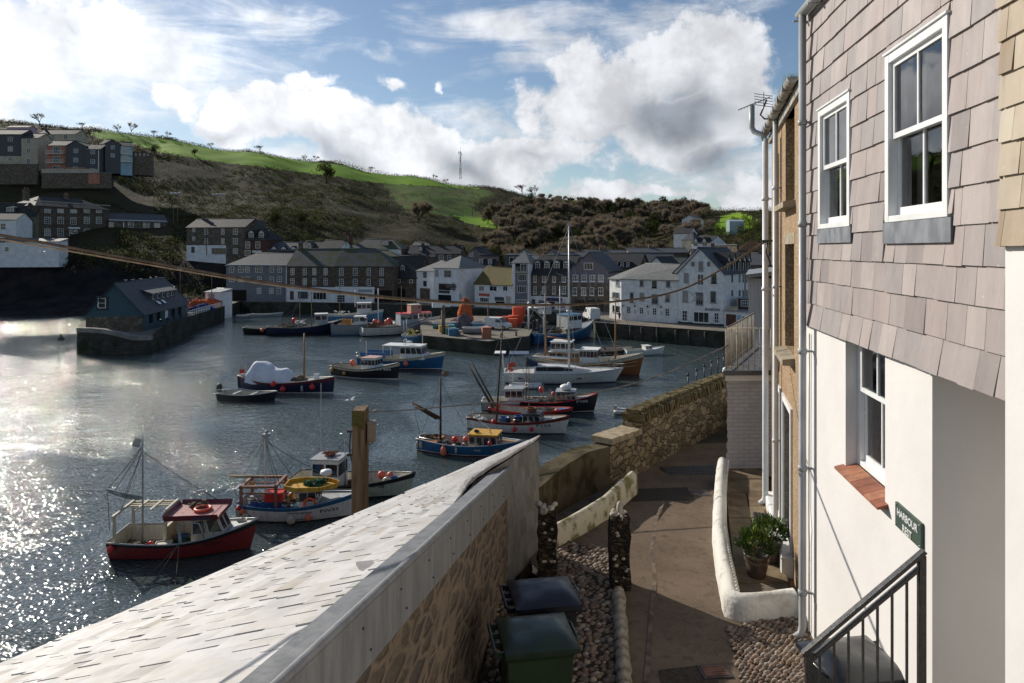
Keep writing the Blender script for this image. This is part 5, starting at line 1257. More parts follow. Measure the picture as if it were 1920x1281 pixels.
m.box((a.x, -.95, a.z-.1), (c.x, 0, a.z+.02)); m.box((a.x, -.93, c.z), (c.x, -.87, c.z+.06)); m.build('balcony', GREYP, b.o)
b = Bld('terrace_block', 'stone quay block with four white dormers in its slate roof and white ground floor', 'building', [(994, 144), (1068, 140)], Q, zat(515, 144), 11, SW['stone'], SLD, 'gable', 3.9, band=(zat(556, 142), SW['white'], 0, 1))
for x0, x1 in ((1003, 1013), (1020, 1031), (1038, 1050), (1056, 1067)): b.dormer(x0, 492, x1, 505, .3, nx=2, ny=3)
b.wins([(1000, 1006), (1017, 1024), (1036, 1042), (1053.5, 1061)], [(516, 529), (537, 551)], nx=2, ny=3, sill=1)
b.win(997, 561, 1004, 577, 1, 1, y=-.05, fm=GREYW); b.win(1010, 563, 1021, 578, 2, 1, y=-.05, fm=GREYW); b.panel(1026, 559, 1054, 565, mat('navy_awning', (.04, .05, .10), rough=.7), 'awning', t_=.5); b.panel(1030, 566, 1040, 580, SW['brick']); b.win(1046, 566, 1060, 579, 3, 1, y=-.05)
b = Bld('gabled_block', 'mauve slate hung block with a broad front gable facing the quay', 'building', [(1068.5, 140), (1141, 137)], Q, zat(508, 138.5), 12, SW['mauve'], SLR, 'front', zat(474, 138.5)-zat(508, 138.5), band=(zat(532, 138), SW['stone'], 0, 1))
b.win(1095, 493, 1112, 506, 3, 1); b.wins([(1074, 1084), (1090, 1100), (1105.5, 1116), (1121.5, 1132)], [(515.5, 528)], nx=3, ny=2, sill=1); b.wins([(1074, 1082), (1090, 1099), (1106, 1114), (1122, 1131)], [(539, 554)], nx=2, ny=2, y=-.05, sill=1)
b.panel(1078, 563, 1132, 590, mat('dark_stone', (.07, .06, .05), (.05, .045, .04), 2, .9), 'ground_floor'); 
b = Bld('roadside_house', 'long dark roofed terrace with a row of box dormers behind the gabled block', 'building', [(1112, 152), (1196, 148)], Q, zat(503, 152), 12, SW['stone'], SLD, 'gable', 3.2)
for x0, x1 in ((1140, 1147), (1151, 1159), (1163, 1170), (1174, 1180)): b.dormer(x0, 492, x1, 502, .1)
# --- the white inn with the lettering
p0, p1, p2 = (1143, 124.5), (1165, 121), (1270.5, 115.6)
b = Bld('restaurant_wing', 'long white wing with hipped pale slate roof and wall lamps, left of the tall gable', 'building', [p0, p1, p2], Q, zat(524, 119.5), 9.5, SW['shark'], SLP, 'hipL', zat(500.5, 122)-zat(524, 119.5)+.4, 4.6)
for x0, y0, x1, y1 in ((1199.5, 526, 1206.5, 537), (1223, 527.5, 1231, 539.5), (1249, 527, 1257, 538.5), (1181, 548, 1188, 567), (1199.5, 549, 1208, 563.6), (1222, 552, 1234, 570), (1247.5, 551.6, 1256, 566), (1175, 575, 1183, 588), (1199, 576.5, 1207, 589), (1223.5, 577.5, 1231.6, 591), (1247, 578.6, 1255.6, 593)):
    b.win(x0, y0, x1, y1, 2 if y0 > 570 else 1, 3 if y0 > 570 else 1, edge=1, fm=(DARK if 540 > y0 > 527 else (GREYW if y0 < 570 else WHITE)), sill=1)
for x0, y0, x1, y1 in ((1155, 524.5, 1161, 536), (1148.5, 548, 1161, 560), (1148.5, 573, 1161.6, 586)): b.win(x0, y0, x1, y1, 2, 1, edge=0, fm=GREYW, sill=1)
for x in (1167.5, 1190, 1214, 1239):
    p = b.loc(x, 574+(x-1167)*.03, 1, -.25); m = MB(); m.lathe([(0, -.15), (.12, -.1), (.15, .15), (0, .3)], tuple(p), 6); m.tube(tuple(p+Vector((0, 0, .2))), tuple(b.loc(x, 571+(x-1167)*.03, 1, 0)), .03, None, 4); m.build('wall_lamp', BLACK, b.o)
for x in (1189, 1214, 1238.5): b.panel(x, 581+(x-1189)*.04, x+3.5, 589+(x-1189)*.04, mat('pale_notice', (.5, .55, .6), rough=.6), 'notice', edge=1)
b.panel(1143.5, 597, 1270, 612, BLACK, 'plinth', edge=1, t_=.03) if False else None
b = Bld('restaurant', 'tall white gabled restaurant with SHARKSFIN lettering above its ground floor windows', 'building', [(1271, 115.5), (1357, 111)], Q, zat(513, 113.2), 14, SW['shark'], SLR, 'front', zat(467.5, 113.2)-zat(513, 113.2))
for x0, y0, x1, y1, nx, ny, fm in ((1295, 490, 1304, 501, 1, 1, WHITE), (1310, 490, 1318.6, 508, 1, 2, GREYW), (1325, 490, 1333, 501, 1, 1, WHITE), (1282.5, 512, 1291, 530, 2, 2, GREYW), (1307.6, 514, 1319.7, 535, 2, 2, WHITE), (1334, 514, 1343, 531, 2, 2, DARK), (1280, 545, 1290, 566, 1, 1, GREYW), (1305, 548, 1318.6, 572, 3, 1, GREYW), (1332, 546, 1342.6, 568, 1, 1, GREYW), (1279, 582, 1289, 602.5, 2, 3, WHITE), (1300.6, 585, 1329.5, 605, 3, 1, WHITE), (1339, 586.5, 1348, 606, 2, 3, WHITE)):
    b.win(x0, y0, x1, y1, nx, ny, fm=fm, sill=1)
p = b.loc(1322, 582.3); q = b.loc(1350, 577); vs, fs_ = text_mesh('SHARKSFIN', 1, 'LEFT', .02); w = max(v[0] for v in vs); kx_ = (q.x-p.x)/w
m = MB(); m.add([(p.x+x*kx_, -.06-z*.5, p.z+y*.62) for x, y, z in vs], fs_); m.build('lettering', mat('lettering_grey', (.05, .055, .07), rough=.5), b.o)
# teal shark line drawn on the wall between the upper windows
p = b.loc(1298, 556); m = MB(); m.path([tuple(p+Vector((x, -.05, z))) for x, z in ((-.5, .9), (0, .3), (.5, -.1), (.2, -.6), (-.3, -1.1))], .035, 4); m.path([tuple(p+Vector((x, -.05, z))) for x, z in ((.0, .3), (.55, .5), (.6, .9))], .03, 4); m.path([tuple(p+Vector((x, -.05, z))) for x, z in ((.2, -.6), (.7, -.7))], .03, 4); m.build('wall_drawing', mat('drawing_teal', (.18, .38, .42), rough=.6), b.o)
m = MB(); m.box((0, -.03, -.1), (b.L, 0, .35)); m.build('plinth', BLACK, b.o)
b2 = Bld('restaurant_annexe', 'white rear range of the restaurant with five tall pointed dormers', 'building', [(1358, 112), (1409, 121)], Q, zat(511.5, 117), 9, SW['shark'], SLR, 'gable', 4.2)
for x in (1363.5, 1374, 1384, 1393, 1401.5): b2.dormer(x, 488, x+5.2, 509, 1.0, cheek=SW['grey'], nx=1, ny=1)
b2.wins([(1363, 1366), (1371, 1374), (1385, 1388), (1392, 1394), (1399, 1401), (1403, 1405)], [(514, 530), (544, 556)], nx=1, ny=1, fm=GREYW); b2.panel(1396, 512, 1397.2, 560, BLACK, 'downpipe')
b3 = Bld('shop_house', 'low flat roofed white shop to the right of the tall white restaurant', 'building', [(1358, 110.3), (1418, 107)], Q, zat(585, 109), 6, SW['white'], LEAD, 'flat', 1)
b3.panel(1361.5, 590, 1380, 612, SW['brick'], 'door'); b3.panel(1382, 591, 1389, 600, SW['blue'], 'notice'); b3.win(1391, 593, 1413, 606, 3, 1); b3.panel(1361, 575, 1384, 583, SW['cream'], 'sign')
b = Bld('brick_annexe', 'dark brick upper room with a wide white window above the low shop', 'building', [(1384, 112.5), (1416, 111)], Q+3, zat(561, 112), 4, SW['brick'], LEAD, 'flat', 1); b.win(1389, 563, 1406, 575, 4, 2)
for i, (x0, x1, Y, yb, ye, yr, wl, rf, fm_, lab) in enumerate((
  (1408, 1460, 135, 560, 497, 476, 'stone', SLR, 'gable', 'grey roofed house partly hidden by the white drain pipes'),
  (1178, 1262, 160, 540, 498, 477, 'stone', SLR, 'gable', 'long slate roofed range behind the white wing'),
  (1216, 1246, 146, 530, 498, 483, 'white', SLD, 'front', 'small white gable rising behind the white wing'),
  (1240, 1300, 152, 530, 504, 484, 'stone', SLM, 'gable', 'dark mossy roof between white wing and tall white gable'),
  (1300, 1440, 178, 520, 483, 468, 'stone', SLR, 'gable', 'wide grey roof behind the tall white restaurant gable'),
  (1385, 1440, 150, 560, 520, 505, 'white', SLD, 'gable', 'pale house with dark roof right of the pointed dormers'))):
    b = Bld('town_house', lab, 'building', [(x0, Y), (x1, Y-2)], zat(yb, Y), zat(ye, Y), 9, SW[wl], rf, fm_, max(1.2, zat(yr, Y)-zat(ye, Y)))
    if i in (0, 4): b.chimney(b.L*.3, 4.5, pots=2)
    if i == 1: 
        for x in (1190, 1205, 1232): b.dormer(x, 490, x+6, 497, .2)
    if i == 4:
        for x in (1329.5, 1334, 1338.5, 1343): pass
        b.wins([(1384, 1391), (1404, 1411)], [(486, 494)])
# --- second row up the slope
b = Bld('terraced_shop', 'grey stone three storey house with a white shopfront on the upper street', 'building', [(350, 188), (459, 184)], zat(476, 188), zat(427, 188), 9, SW['stone'], SLD, 'gable', 2.4, band=(zat(460, 187), SW['white'], 0, .68))
b.wins([(384, 390), (415, 421), (437, 446)], [(429, 440), (447, 458)], nx=2, ny=2); b.wins([(361, 366)], [(427.5, 435), (444, 451)]); b.win(397, 465, 425, 477, 4, 1, y=-.05, fm=SW['blue']); b.panel(359, 463, 365, 474, BLACK); b.win(437, 466, 446, 476, 2, 3); b.chimney(2, 4.5); b.panel(387, 428, 388.4, 478, BLACK, 'downpipe')
b = Bld('mansard_house', 'dark brick house with two arched white dormers in a mansard roof', 'building', [(459, 183.6), (502, 182)], zat(480, 183), zat(450, 183), 8, SW['brick'], SLD, 'hip', 3.0, 2)
for x in (466, 485): b.dormer(x, 436, x+10, 447, .35, nx=2, ny=2)
b.wins([(460, 469), (479, 488)], [(453, 466)], nx=1, ny=2); b.win(459, 469, 470, 480, 1, 1, name='door'); b.panel(475, 470, 491, 474, WHITE, 'door_hood', t_=.5); b.panel(457.5, 449.5, 501, 451, WHITE, 'gutter', t_=.15)
b.chimney(2.2, 4, 2.0, 2.4, SW['grey'], 3)
b = Bld('dormer_cottage', 'low slate cottage with three white gabled dormers along its eaves', 'building', [(502, 182), (562, 181)], zat(483, 182), zat(470, 182), 8, SW['brown'], SLR, 'gable', 2.2)
for x in (509, 527, 545): b.dormer(x, 466, x+9.5, 474.5, .4, nx=2, ny=1)
b = Bld('dormer_cottage', 'dark roofed cottage with a single tall white dormer', 'building', [(562, 181), (600, 180)], zat(483, 181), zat(470, 181), 8, SW['brown'], SLD, 'gable', 2.4)
b.dormer(574, 458, 584, 469, .35, nx=1, ny=1); b.win(566, 471, 576, 480, 2, 1); b.win(580, 471, 592, 480, 2, 1)
b = Bld('white_cottage', 'white cottage with a dark roof and a tall end chimney above the quay roofs', 'building', [(599, 179), (637, 178)], zat(485, 179), zat(466, 179), 8, SW['white'], SLD, 'gable', 2.2); b.win(611, 467, 624, 474.5, 4, 1); b.chimney(b.L-.4, 4, .8, 1.6)
b = Bld('hipped_villa', 'wide house with a hipped green tinged slate roof and a glazed roof lantern', 'building', [(649, 184), (752, 182)], zat(485, 184), zat(467, 184), 10, SW['stone'], SLM, 'hip', 2.6, 4, band=(zat(466.5, 183), SW['white'], .5, 1))
b.wins([(658, 668), (683, 693)], [(468, 476)], nx=2, ny=1); b.dormer(715, 453, 729, 461, .1, nx=4, ny=1); b.chimney(-.2, 4, .9, 1.5, SW['brick'], 1)
b = Bld('back_cottage', 'dark mossy roof just behind the quay house with the moss patch', 'building', [(660, 175), (742, 174)], zat(492, 175), zat(481, 175), 6, SW['brown'], SLM, 'hip', 1.4, 2.5)
b = Bld('white_cottage', 'little white gabled cottage with an arched dormer at the foot of the green slope', 'building', [(771, 190), (795, 189)], zat(478, 190), zat(463, 190), 6, SW['white'], SLR, 'gable', 1.2); b.win(783, 465, 791, 471); b.chimney(3.4, 3, .6, 1)
b = Bld('terraced_cottages', 'long dark roofed terrace with many small windows behind the white inn', 'building', [(765, 182), (862, 180)], zat(490, 182), zat(476, 182), 8, SW['stone'], SLD, 'gable', 2.1)
b.wins([(773, 782), (790, 798), (806, 815)], [(477, 481)], ny=1); b.win(823, 478, 832, 488); b.win(839, 478, 846, 488); b.dormer(785, 465, 792, 472, .4)
for x in (3, 7.5, 12): b.chimney(x, 4, .7, .7, SW['brick'], 2)
b = Bld('slate_gable_house', 'mauve slate gable end with one small window above the inn roof', 'building', [(867, 175), (915, 173)], zat(500, 175), zat(486, 175), 8, SW['mauve'], SLD, 'front', zat(465, 175)-zat(486, 175)); b.win(880, 473, 887, 481); b.chimney(b.L/2, 4, .8, .5, pots=1)
b = Bld('dormer_cottage', 'dark roof with two square white dormers just above the golden roof', 'building', [(893, 166), (930, 165)], Q, zat(497, 166), 6, SW['stone'], SLD, 'gable', 2.4)
for x in (898, 915): b.dormer(x, 486, x+8, 496, .1)
b = Bld('modern_house', 'flat roofed modern house with wide glazing and a green screen above the tower house', 'building', [(946, 163), (994, 162)], zat(510, 163), zat(478, 163), 7, SW['grey'], LEAD, 'flat', 1); b.win(955, 482, 985, 496, 4, 1)
for x0, x1, ya in ((967, 1000, 468), (1022, 1045, 469)): b = Bld('garden_house', 'pale gabled house peeping over the roofs, '+('left of the two' if x0 < 1000 else 'right of the two'), 'building', [(x0, 171), (x1, 170.5)], zat(496, 171), zat(479, 171), 6, SW['cream'], SLR, 'front', zat(ya, 171)-zat(479, 171))
for i, (x0, x1, Y, ye, yr) in enumerate(((1045, 1100, 172, 482, 474), (1100, 1175, 178, 478, 470), (752, 772, 186, 474, 468), (1180, 1290, 185, 474, 466), (1000, 1060, 158, 487, 480))):
    b = Bld('town_house', ['grey roof behind the dormered stone block', 'long low roof in the shade behind the mauve gable', 'small grey roof beside the hipped villa', 'far slate roof at the foot of the wood', 'low roof just behind the four dormers'][i], 'building', [(x0, Y), (x1, Y)], zat(500, Y), zat(ye, Y), 7, SW['stone'], SLR, 'gable', zat(yr, Y)-zat(ye, Y)); b.chimney(b.L*.4, 3.5, .8, .8)
# --- hillside right
b = Bld('hill_villa', 'white villa with two front gables on the slope above the restaurant', 'house', [(1297, 190), (1330, 186)], zat(472, 190), zat(456, 190), 9, SW['white'], SLD, 'gable', 2.0); b.wins([(1300, 1308), (1317, 1326)], [(455, 462)], y=-.1, nx=2, ny=1); b.wins([(1302, 1308), (1318, 1324)], [(466, 472)]); b.dormer(1301, 452, 1308, 457, .8); b.dormer(1317, 452, 1324, 457, .8)
b = Bld('hill_villa', 'cream hipped house just behind the white villa on the slope', 'house', [(1279, 200), (1300, 198)], zat(468, 200), zat(450, 200), 8, SW['cream'], SLR, 'hip', 2.4, 2)
b = Bld('hill_cottage', 'white cottage with a dark roof left of the hillside villas', 'house', [(1263, 215), (1293, 212)], zat(448, 215), zat(438, 215), 7, SW['white'], SLD, 'gable', 1.8); b.chimney(2.5, 3.5, .6, .6)
b = Bld('hill_cottage', 'small white house end among the trees high on the slope', 'house', [(1307, 262), (1319, 268)], zat(424, 262), zat(411, 262), 6, SW['white'], SLP, 'gable', 1.5)
b = Bld('greenhouse', 'long pale greenhouse on the bright green plot', 'greenhouse', [(1368, 238), (1395, 238)], zat(423, 238), zat(415.5, 238), 4, mat('greenhouse_glass', (.35, .45, .45), rough=.3), mat('greenhouse_roof', (.5, .56, .56), rough=.3), 'gable', .6, over=.05)
b = Bld('garden_wall', 'long sunlit brown stone wall climbing the slope beside the white villa', 'wall', [(1334, 186), (1382, 176)], zat(474, 180), zat(460, 180), .6, SW['stone'], LEAD, 'flat', 1)
b = Bld('thatched_house', 'dark brown roofed building right of the brown garden wall', 'house', [(1385, 172), (1440, 170)], zat(482, 172), zat(470, 172), 8, SW['stone'], mat('brown_roof', (.09, .06, .035), (.06, .04, .025), 2, .9, .5), 'hip', 2.6, 3)
# --- left bank
b = Bld('georgian_house', 'large brown three storey house with five columns of white sash windows and a pedimented door', 'house', [(66, 190), (205, 212)], 18.0, 27.25, 11, SW['brown'], SLD, 'hip', 3.0, 5)
b.wins([(83, 95), (107.5, 119), (157, 168), (180, 190.5)], [(392, 399.5), (407, 420), (429, 443)], nx=3, ny=3); b.win(132, 393, 144, 400, 3, 2); b.win(132, 408, 143, 421, 3, 3); b.win(130, 431, 145, 445, 3, 2, name='door'); b.panel(127, 426.5, 148, 429.5, WHITE, 'pediment', t_=.5); b.panel(64, 385, 205, 387, mat('cornice', (.32, .3, .27), rough=.8), 'cornice', t_=.5); b.chimney(1, 5, 1.6, 1.8); b.chimney(13, 5, 1.2, 1.2)
b = Bld('garage_house', 'low grey building with open garages under a bluish slate roof', 'building', [(205.5, 211), (313, 222)], 18.2, 23.7, 8, SW['stone'], SLR, 'gable', 2.6)
b.wins([(204, 213), (240, 251), (268, 280), (289, 300)], [(417, 427)], nx=3, ny=2); b.panel(207, 437, 231, 450, DARK, 'garage_shade_panel'); b.panel(236, 437, 252, 450, mat('navy_garage', (.03, .035, .08), rough=.6), 'garage_door'); b.panel(204, 414.5, 313, 415.6, WHITE, 'gutter'); b.panel(231, 416, 232.5, 450, WHITE, 'downpipe')  # open garage drawn as a dark panel standing in for its shade
b = Bld('olive_house', 'olive rendered house with a dark roof and one dormer at the left edge', 'house', [(-30, 186), (67, 189)], 18.5, zat(405, 188), 9, SW['olive'], SLD, 'gable', 3.6); b.win(34, 409, 45, 420); b.dormer(11, 389, 27, 402, .1)
b = Bld('white_cottage', 'white gabled cottage at the left edge above the dark cliff', 'house', [(-70, 176), (30, 178)], zat(446, 177), zat(412, 177), 8, SW['white'], SLD, 'gable', 2.0); b.win(1, 419, 11, 431)
b = Bld('white_workshop', 'long low white building along the top of the dark cliff', 'building', [(-90, 168), (110, 172)], zat(475, 170), zat(453, 170), 5, SW['white'], SLR, 'mono', .8); b.win(9, 463, 17, 472); b.win(-2, 451, 10, 456)
# --- flats high on the left
AP = 'flats high on the left hillside'
b = Bld('flats', 'dark slate hung flats with a cream base at the far upper left', 'flats', [(-30, 262), (40, 262)], zat(302, 262), zat(252, 262), 9, SW['grey'], SLD, 'gable', 2.4, group=AP, band=(zat(293, 262), SW['cream'], 0, 1)); b.wins([(15, 24)], [(257, 265), (275, 284)]); b.win(15, 295, 23, 301, y=-.05)
b = Bld('flats', 'plain cream flats between the dark slate blocks at the upper left', 'flats', [(40, 261), (71, 261)], zat(304, 262), zat(259, 261), 9, SW['cream'], SLD, 'gable', 2.4, group=AP); b.wins([(50, 57)], [(261, 269), (279, 287), (298, 310)])
b = Bld('flats', 'pale cream terrace with a dark roof, furthest back of the upper left flats', 'flats', [(71, 280), (140, 280)], zat(288, 280), zat(252, 280), 9, SW['cream'], SLD, 'gable', 2.6, group=AP); b.wins([(77, 86), (97, 103), (119, 127)], [(253, 261)]); b.win(76, 268, 82, 278); b.chimney(.5, 4, .6, 1.6)
b = Bld('flats', 'salmon pink flats with three white balconies high on the left', 'flats', [(88, 257), (123.5, 257)], zat(332, 257), zat(273, 257), 9, SW['salmon'], SLD, 'gable', 2.4, group=AP); b.wins([(100, 113)], [(275, 289), (293, 306), (311, 324)], nx=3, ny=1)
for y in (289, 306, 323):
    a, c = b.loc(89, y), b.loc(122.5, y-6); m = MB(); m.box((a.x, -1.1, a.z-.1), (c.x, 0, a.z+.05)); m.box((a.x, -1.12, c.z-.06), (c.x, -1.06, c.z))
    for i in range(19): x = a.x+(c.x-a.x)*i/18; m.tube((x, -1.08, a.z), (x, -1.08, c.z), .03, None, 4)
    m.build('balcony', WHITE, b.o)
b = Bld('flats', 'dark slate gabled flats on a salmon base, middle of the upper left group', 'flats', [(124, 255), (160, 255)], zat(334, 255), zat(274, 255), 10, SW['grey'], SLD, 'front', 1.9, group=AP, band=(zat(314, 255), SW['salmon'], 0, 1)); b.wins([(138, 146.5)], [(279, 287), (296, 304)]); b.win(137, 313, 145, 321, y=-.05)
b = Bld('flats', 'dark slate flats with a white downpipe, right end of the salmon based block', 'flats', [(160, 254), (187, 254)], zat(334, 254), zat(280.5, 254), 9, SW['grey'], SLD, 'gable', 2.6, group=AP, band=(zat(330, 254), SW['salmon'], 0, 1)); b.wins([(170, 178)], [(282, 289), (299, 307)]); b.win(168, 316, 177, 330); b.panel(184.4, 282, 185.6, 330, WHITE, 'downpipe'); b.panel(160, 279.5, 187, 281, WHITE, 'gutter')
b = Bld('flats', 'dark slate gable flats with a pale blue side wall high on the left', 'flats', [(197, 256), (226, 258)], zat(308, 257), zat(270, 257), 9, SW['grey'], SLD, 'front', 1.6, group=AP); b.wins([(208, 215)], [(273, 280), (288, 295)]); 
b = Bld('flats', 'narrow pale blue house front between two slate blocks', 'flats', [(187.5, 260), (197, 260)], zat(300, 260), zat(270, 260), 8, SW['blue'], SLD, 'gable', 2.2, group=AP)
b = Bld('flats', 'pale blue balconied flats at the right end of the upper left group', 'flats', [(226.3, 258), (248, 260)], zat(311, 258), zat(273, 258), 9, SW['blue'], SLD, 'gable', 2.0, group=AP); b.wins([(229, 242)], [(276, 288), (291, 302)], nx=4, ny=1)
for y in (289, 303):
    a, c = b.loc(226, y), b.loc(248, y-5.5); m = MB(); m.box((a.x, -1.1, a.z-.12), (c.x, 0, a.z+.06)); m.box((a.x, -1.12, c.z-.06), (c.x, -1.06, c.z)); 
    for i in range(12): x = a.x+(c.x-a.x)*i/11; m.tube((x, -1.08, a.z), (x, -1.08, c.z), .03, None, 4)
    m.build('balcony', WHITE, b.o)
b = Bld('stone_outhouse', 'low tan stone building with a row of small openings beyond the pale blue flats', 'building', [(248.5, 262), (283, 264)], zat(311, 262), zat(286, 262), 6, SW['stone'], SLD, 'flat', 1); b.wins([(253, 256), (261, 264), (269, 272), (276, 279)], [(287, 292)], nx=1, ny=1)
b = Bld('pink_house', 'small pink house peeping above the upper left flats', 'house', [(13, 300), (52, 300)], zat(250, 300), zat(239, 300), 6, SW['pink'], SLD, 'gable', 1.2)
b = Bld('retaining_wall', 'long grey retaining wall with a white parapet rail below the salmon flats', 'wall', [(78, 249), (207, 249)], zat(343, 249), zat(325, 249), .8, SW['stone'], LEAD, 'flat', 1, under=2); b.panel(78, 317, 186, 325, SW['cream'], 'parapet'); b.panel(166, 326, 187, 345, SW['salmon'], 'pier')
b = Bld('retaining_wall', 'grey retaining wall below the cream flats at the far left', 'wall', [(-60, 252), (70, 252)], zat(328, 252), zat(308, 252), .8, SW['stone'], LEAD, 'flat', 1)
# --- fish store on the pier head
A_, B_ = W(161, 470, 103), W(268, 470, 103.6); ang_ = math.atan2(B_.y-A_.y, B_.x-A_.x)
b = Bld('net_store', 'blue green boarded gable building with slate roof on a stone base at the pier head', 'building', [(161, 102.6), (268, 103.8)], 2.35, zat(589, 103), 21, SW['teal'], SLR, 'front', zat(533, 103)-zat(589, 103), over=.35, under=.2, band=(zat(594, 103), SW['stone'], 0, 1))
b.win(183, 562, 199, 576, 2, 1, fm=WHITE); fr = b.panel(181, 556, 204, 582, mat('dark_surround', (.02, .025, .035), rough=.6), 'window_surround', t_=.04); b.win(184, 559, 198.5, 578, 1, 2, y=-.05)
# catslide dormer range on the right slope
L = b.L; H = b.ze-2.35; sl_ = b.rh/(L/2)
m = MB(); x0, x1 = L*.62, L*.86; z0 = H+(L-x1)*sl_; zt_ = H+(L-x0)*sl_+.05
m.prism([(x0, 6.5), (x1, 6.5), (x1, 18), (x0, 18)], [z0+.2]*4, [zt_, zt_-.9, zt_-.9, zt_]); do = m.build('dormer', SW['grey'], b.o)
m = MB(); m.prism([(x0-.8, 6.2), (x1+.35, 6.2), (x1+.35, 18.3), (x0-.8, 18.3)], [zt_+.15, zt_-.98, zt_-.98, zt_+.15], [zt_+.3, zt_-.83, zt_-.83, zt_+.3]); m.build('dormer_roof', SLR, do)
for i in range(5):
    y = 7.6+i*2.2; m = MB(); m.box((x1, y-.45, z0+.35), (x1+.08, y+.45, zt_-1.05)); wf = m.build('window', WHITE, do); MB().box((x1+.08, y-.36, z0+.44), (x1+.1, y+.36, zt_-1.14)).build('pane', GLASS, wf)
for i in range(2):
    y = 8.2+i*2.3; m = MB(); xx = x1+.55; zz = H+(L-xx)*sl_+.2; m.add([(xx-.35, y-.5, zz+.55), (xx+.35, y-.5, zz-.0), (xx+.35, y+.5, zz), (xx-.35, y+.5, zz+.55)], [(0, 1, 2, 3), (0, 3, 2, 1)]); m.build('roof_light', mat('sky_white', (.7, .72, .75), rough=.1), b.o)
for i in range(5): m = MB(); y = 2.5+i*3.4; m.box((L+.04, y, 1.2), (L+.1, y+1.3, 2.9)); m.build('door', WHITE if i == 2 else DARK, b.o)
c = W(232, 604, 98.2); 
b = Bld('net_store', 'long low slate shed behind the blue green gable building on the pier', 'building', [(305, 126.2), (352, 128.8)], 3, zat(568, 130)+.2, 7, SW['stone'], SLR, 'front', 3.0)
# shed and gear on the pier
b = Bld('pier_shed', 'small white shed with a grey door on the left pier', 'shed', [(385, 148), (412, 147)], 2.6, zat(548, 148), 4, SW['white'], LEAD, 'mono', .5); b.panel(391, 551, 402, 566, GREYP)
rr = random.Random(12)
def crate(x, y, z, sx, sy, sz, rz, m_, label, group, name='crate', cat='crate'):
    m = MB(); t_ = .05; m.obox((0, 0, sz/2), (sx, sy, sz), 0); 
    for i in range(4): m.box((-sx/2-.02, -sy/2-.02, sz*(i+.1)/4), (sx/2+.02, sy/2+.02, sz*(i+.35)/4))
    m.box((-sx/2-.05, -sy/2-.05, sz-.08), (sx/2+.05, sy/2+.05, sz+.02))
    for i in range(3): u = -sx/2+sx*(i+.5)/3; m.box((u-.04, -sy/2-.04, 0), (u+.04, sy/2+.04, sz-.02))
    o = m.build(name, m_); o.location = (x, y, z); o.rotation_euler = (0, 0, rz); return tag(o, label, cat, group)
NETS = mat('orange_net', (.55, .12, .04), (.35, .08, .03), 5, .95, .9, 8, bdist=.1); NETB = mat('blue_net', (.06, .07, .22), (.03, .04, .12), 5, .95, .9, 8, bdist=.1)
def heap(px, py, Y, r, m_, label, seed, z=None, group=None):
    p = W(px, py, Y); rr = random.Random(seed); m = MB(); n, k = 22, 12
    vs = []
    for i in range(k+1):
        a = math.pi/2*i/k
        for j in range(n):
            t_ = 2*math.pi*j/n; q = 1+.28*noise.noise(Vector((math.cos(t_)*1.5+seed, math.sin(t_)*1.5, a*2)))+.12*noise.noise(Vector((math.cos(t_)*5+seed, math.sin(t_)*5, a*6)))
            vs.append((r[0]*q*math.sin(a)*math.cos(t_), r[1]*q*math.sin(a)*math.sin(t_), r[2]*q*math.cos(a)))
    m.add(vs, [(i*n+j, (i+1)*n+j, (i+1)*n+(j+1) % n, i*n+(j+1) % n) for i in range(k) for j in range(n)], 0, True)
    for i in range(30):
        a = rr.uniform(0, 6.28); f = rr.uniform(.2, .9); pts = [(r[0]*f*math.cos(a+s*.3), r[1]*f*math.sin(a+s*.3), r[2]*math.sqrt(max(0, 1-f*f))*1.02+.03) for s in range(4)]; m.path(pts, .03, 4)
    o = m.build('net_heap', m_); o.location = (p.x, p.y, p.z if z is None else z); return tag(o, label, 'net heap', group)
heap(372, 585, 139, (2.6, 2, 2.0), NETS, 'large heap of orange net on the left pier', 3, 2.8); heap(393, 578, 146, (2.8, 2, 1.7), NETS, 'second heap of orange net, nearer the white pier shed', 5, 2.7); heap(382, 588, 136, (2.2, 1.4, 1.3), NETB, 'heap of dark blue net in front of the orange ones', 8, 2.85); heap(366, 592, 133, (1.6, 1.2, 1.0), NETB, 'small blue net heap at the pier railing', 9, 2.9)
th = thing('pier_railing', 'white post and rail fence along the edge of the left pier', 'railing', W(350, 595, 122)); base_ = Vector(th.location); th.location = base_
m = MB(); a, c = Vector(lp[2]), Vector(lp[4])
def pierp(f): 
    q = W(318, 470, 106).lerp(W(440, 470, 158), f); return Vector((q.x-.4, q.y, 3.6+(2.55-3.6)*f))
for i in range(10, 31): q = pierp(i/40)-base_; m.tube(q, q+Vector((0, 0, 1.0)), .07, None, 4)
for h in (.45, .95): m.path([pierp(i/40)-base_+Vector((0, 0, h)) for i in range(10, 31)], .05, 4)
m.build('rails', WHITE, th)
for i in range(4):
    q = pierp(-.06+i*.07); o = MB().lathe([(.2, 0), (.16, .1), (.15, .6), (.22, .66), (.22, .8), (0, .86)], n=10).build('bollard', BLACK); o.location = q; tag(o, 'short black bollard at the pier edge below the blue green building', 'bollard', 'bollards on the left pier')
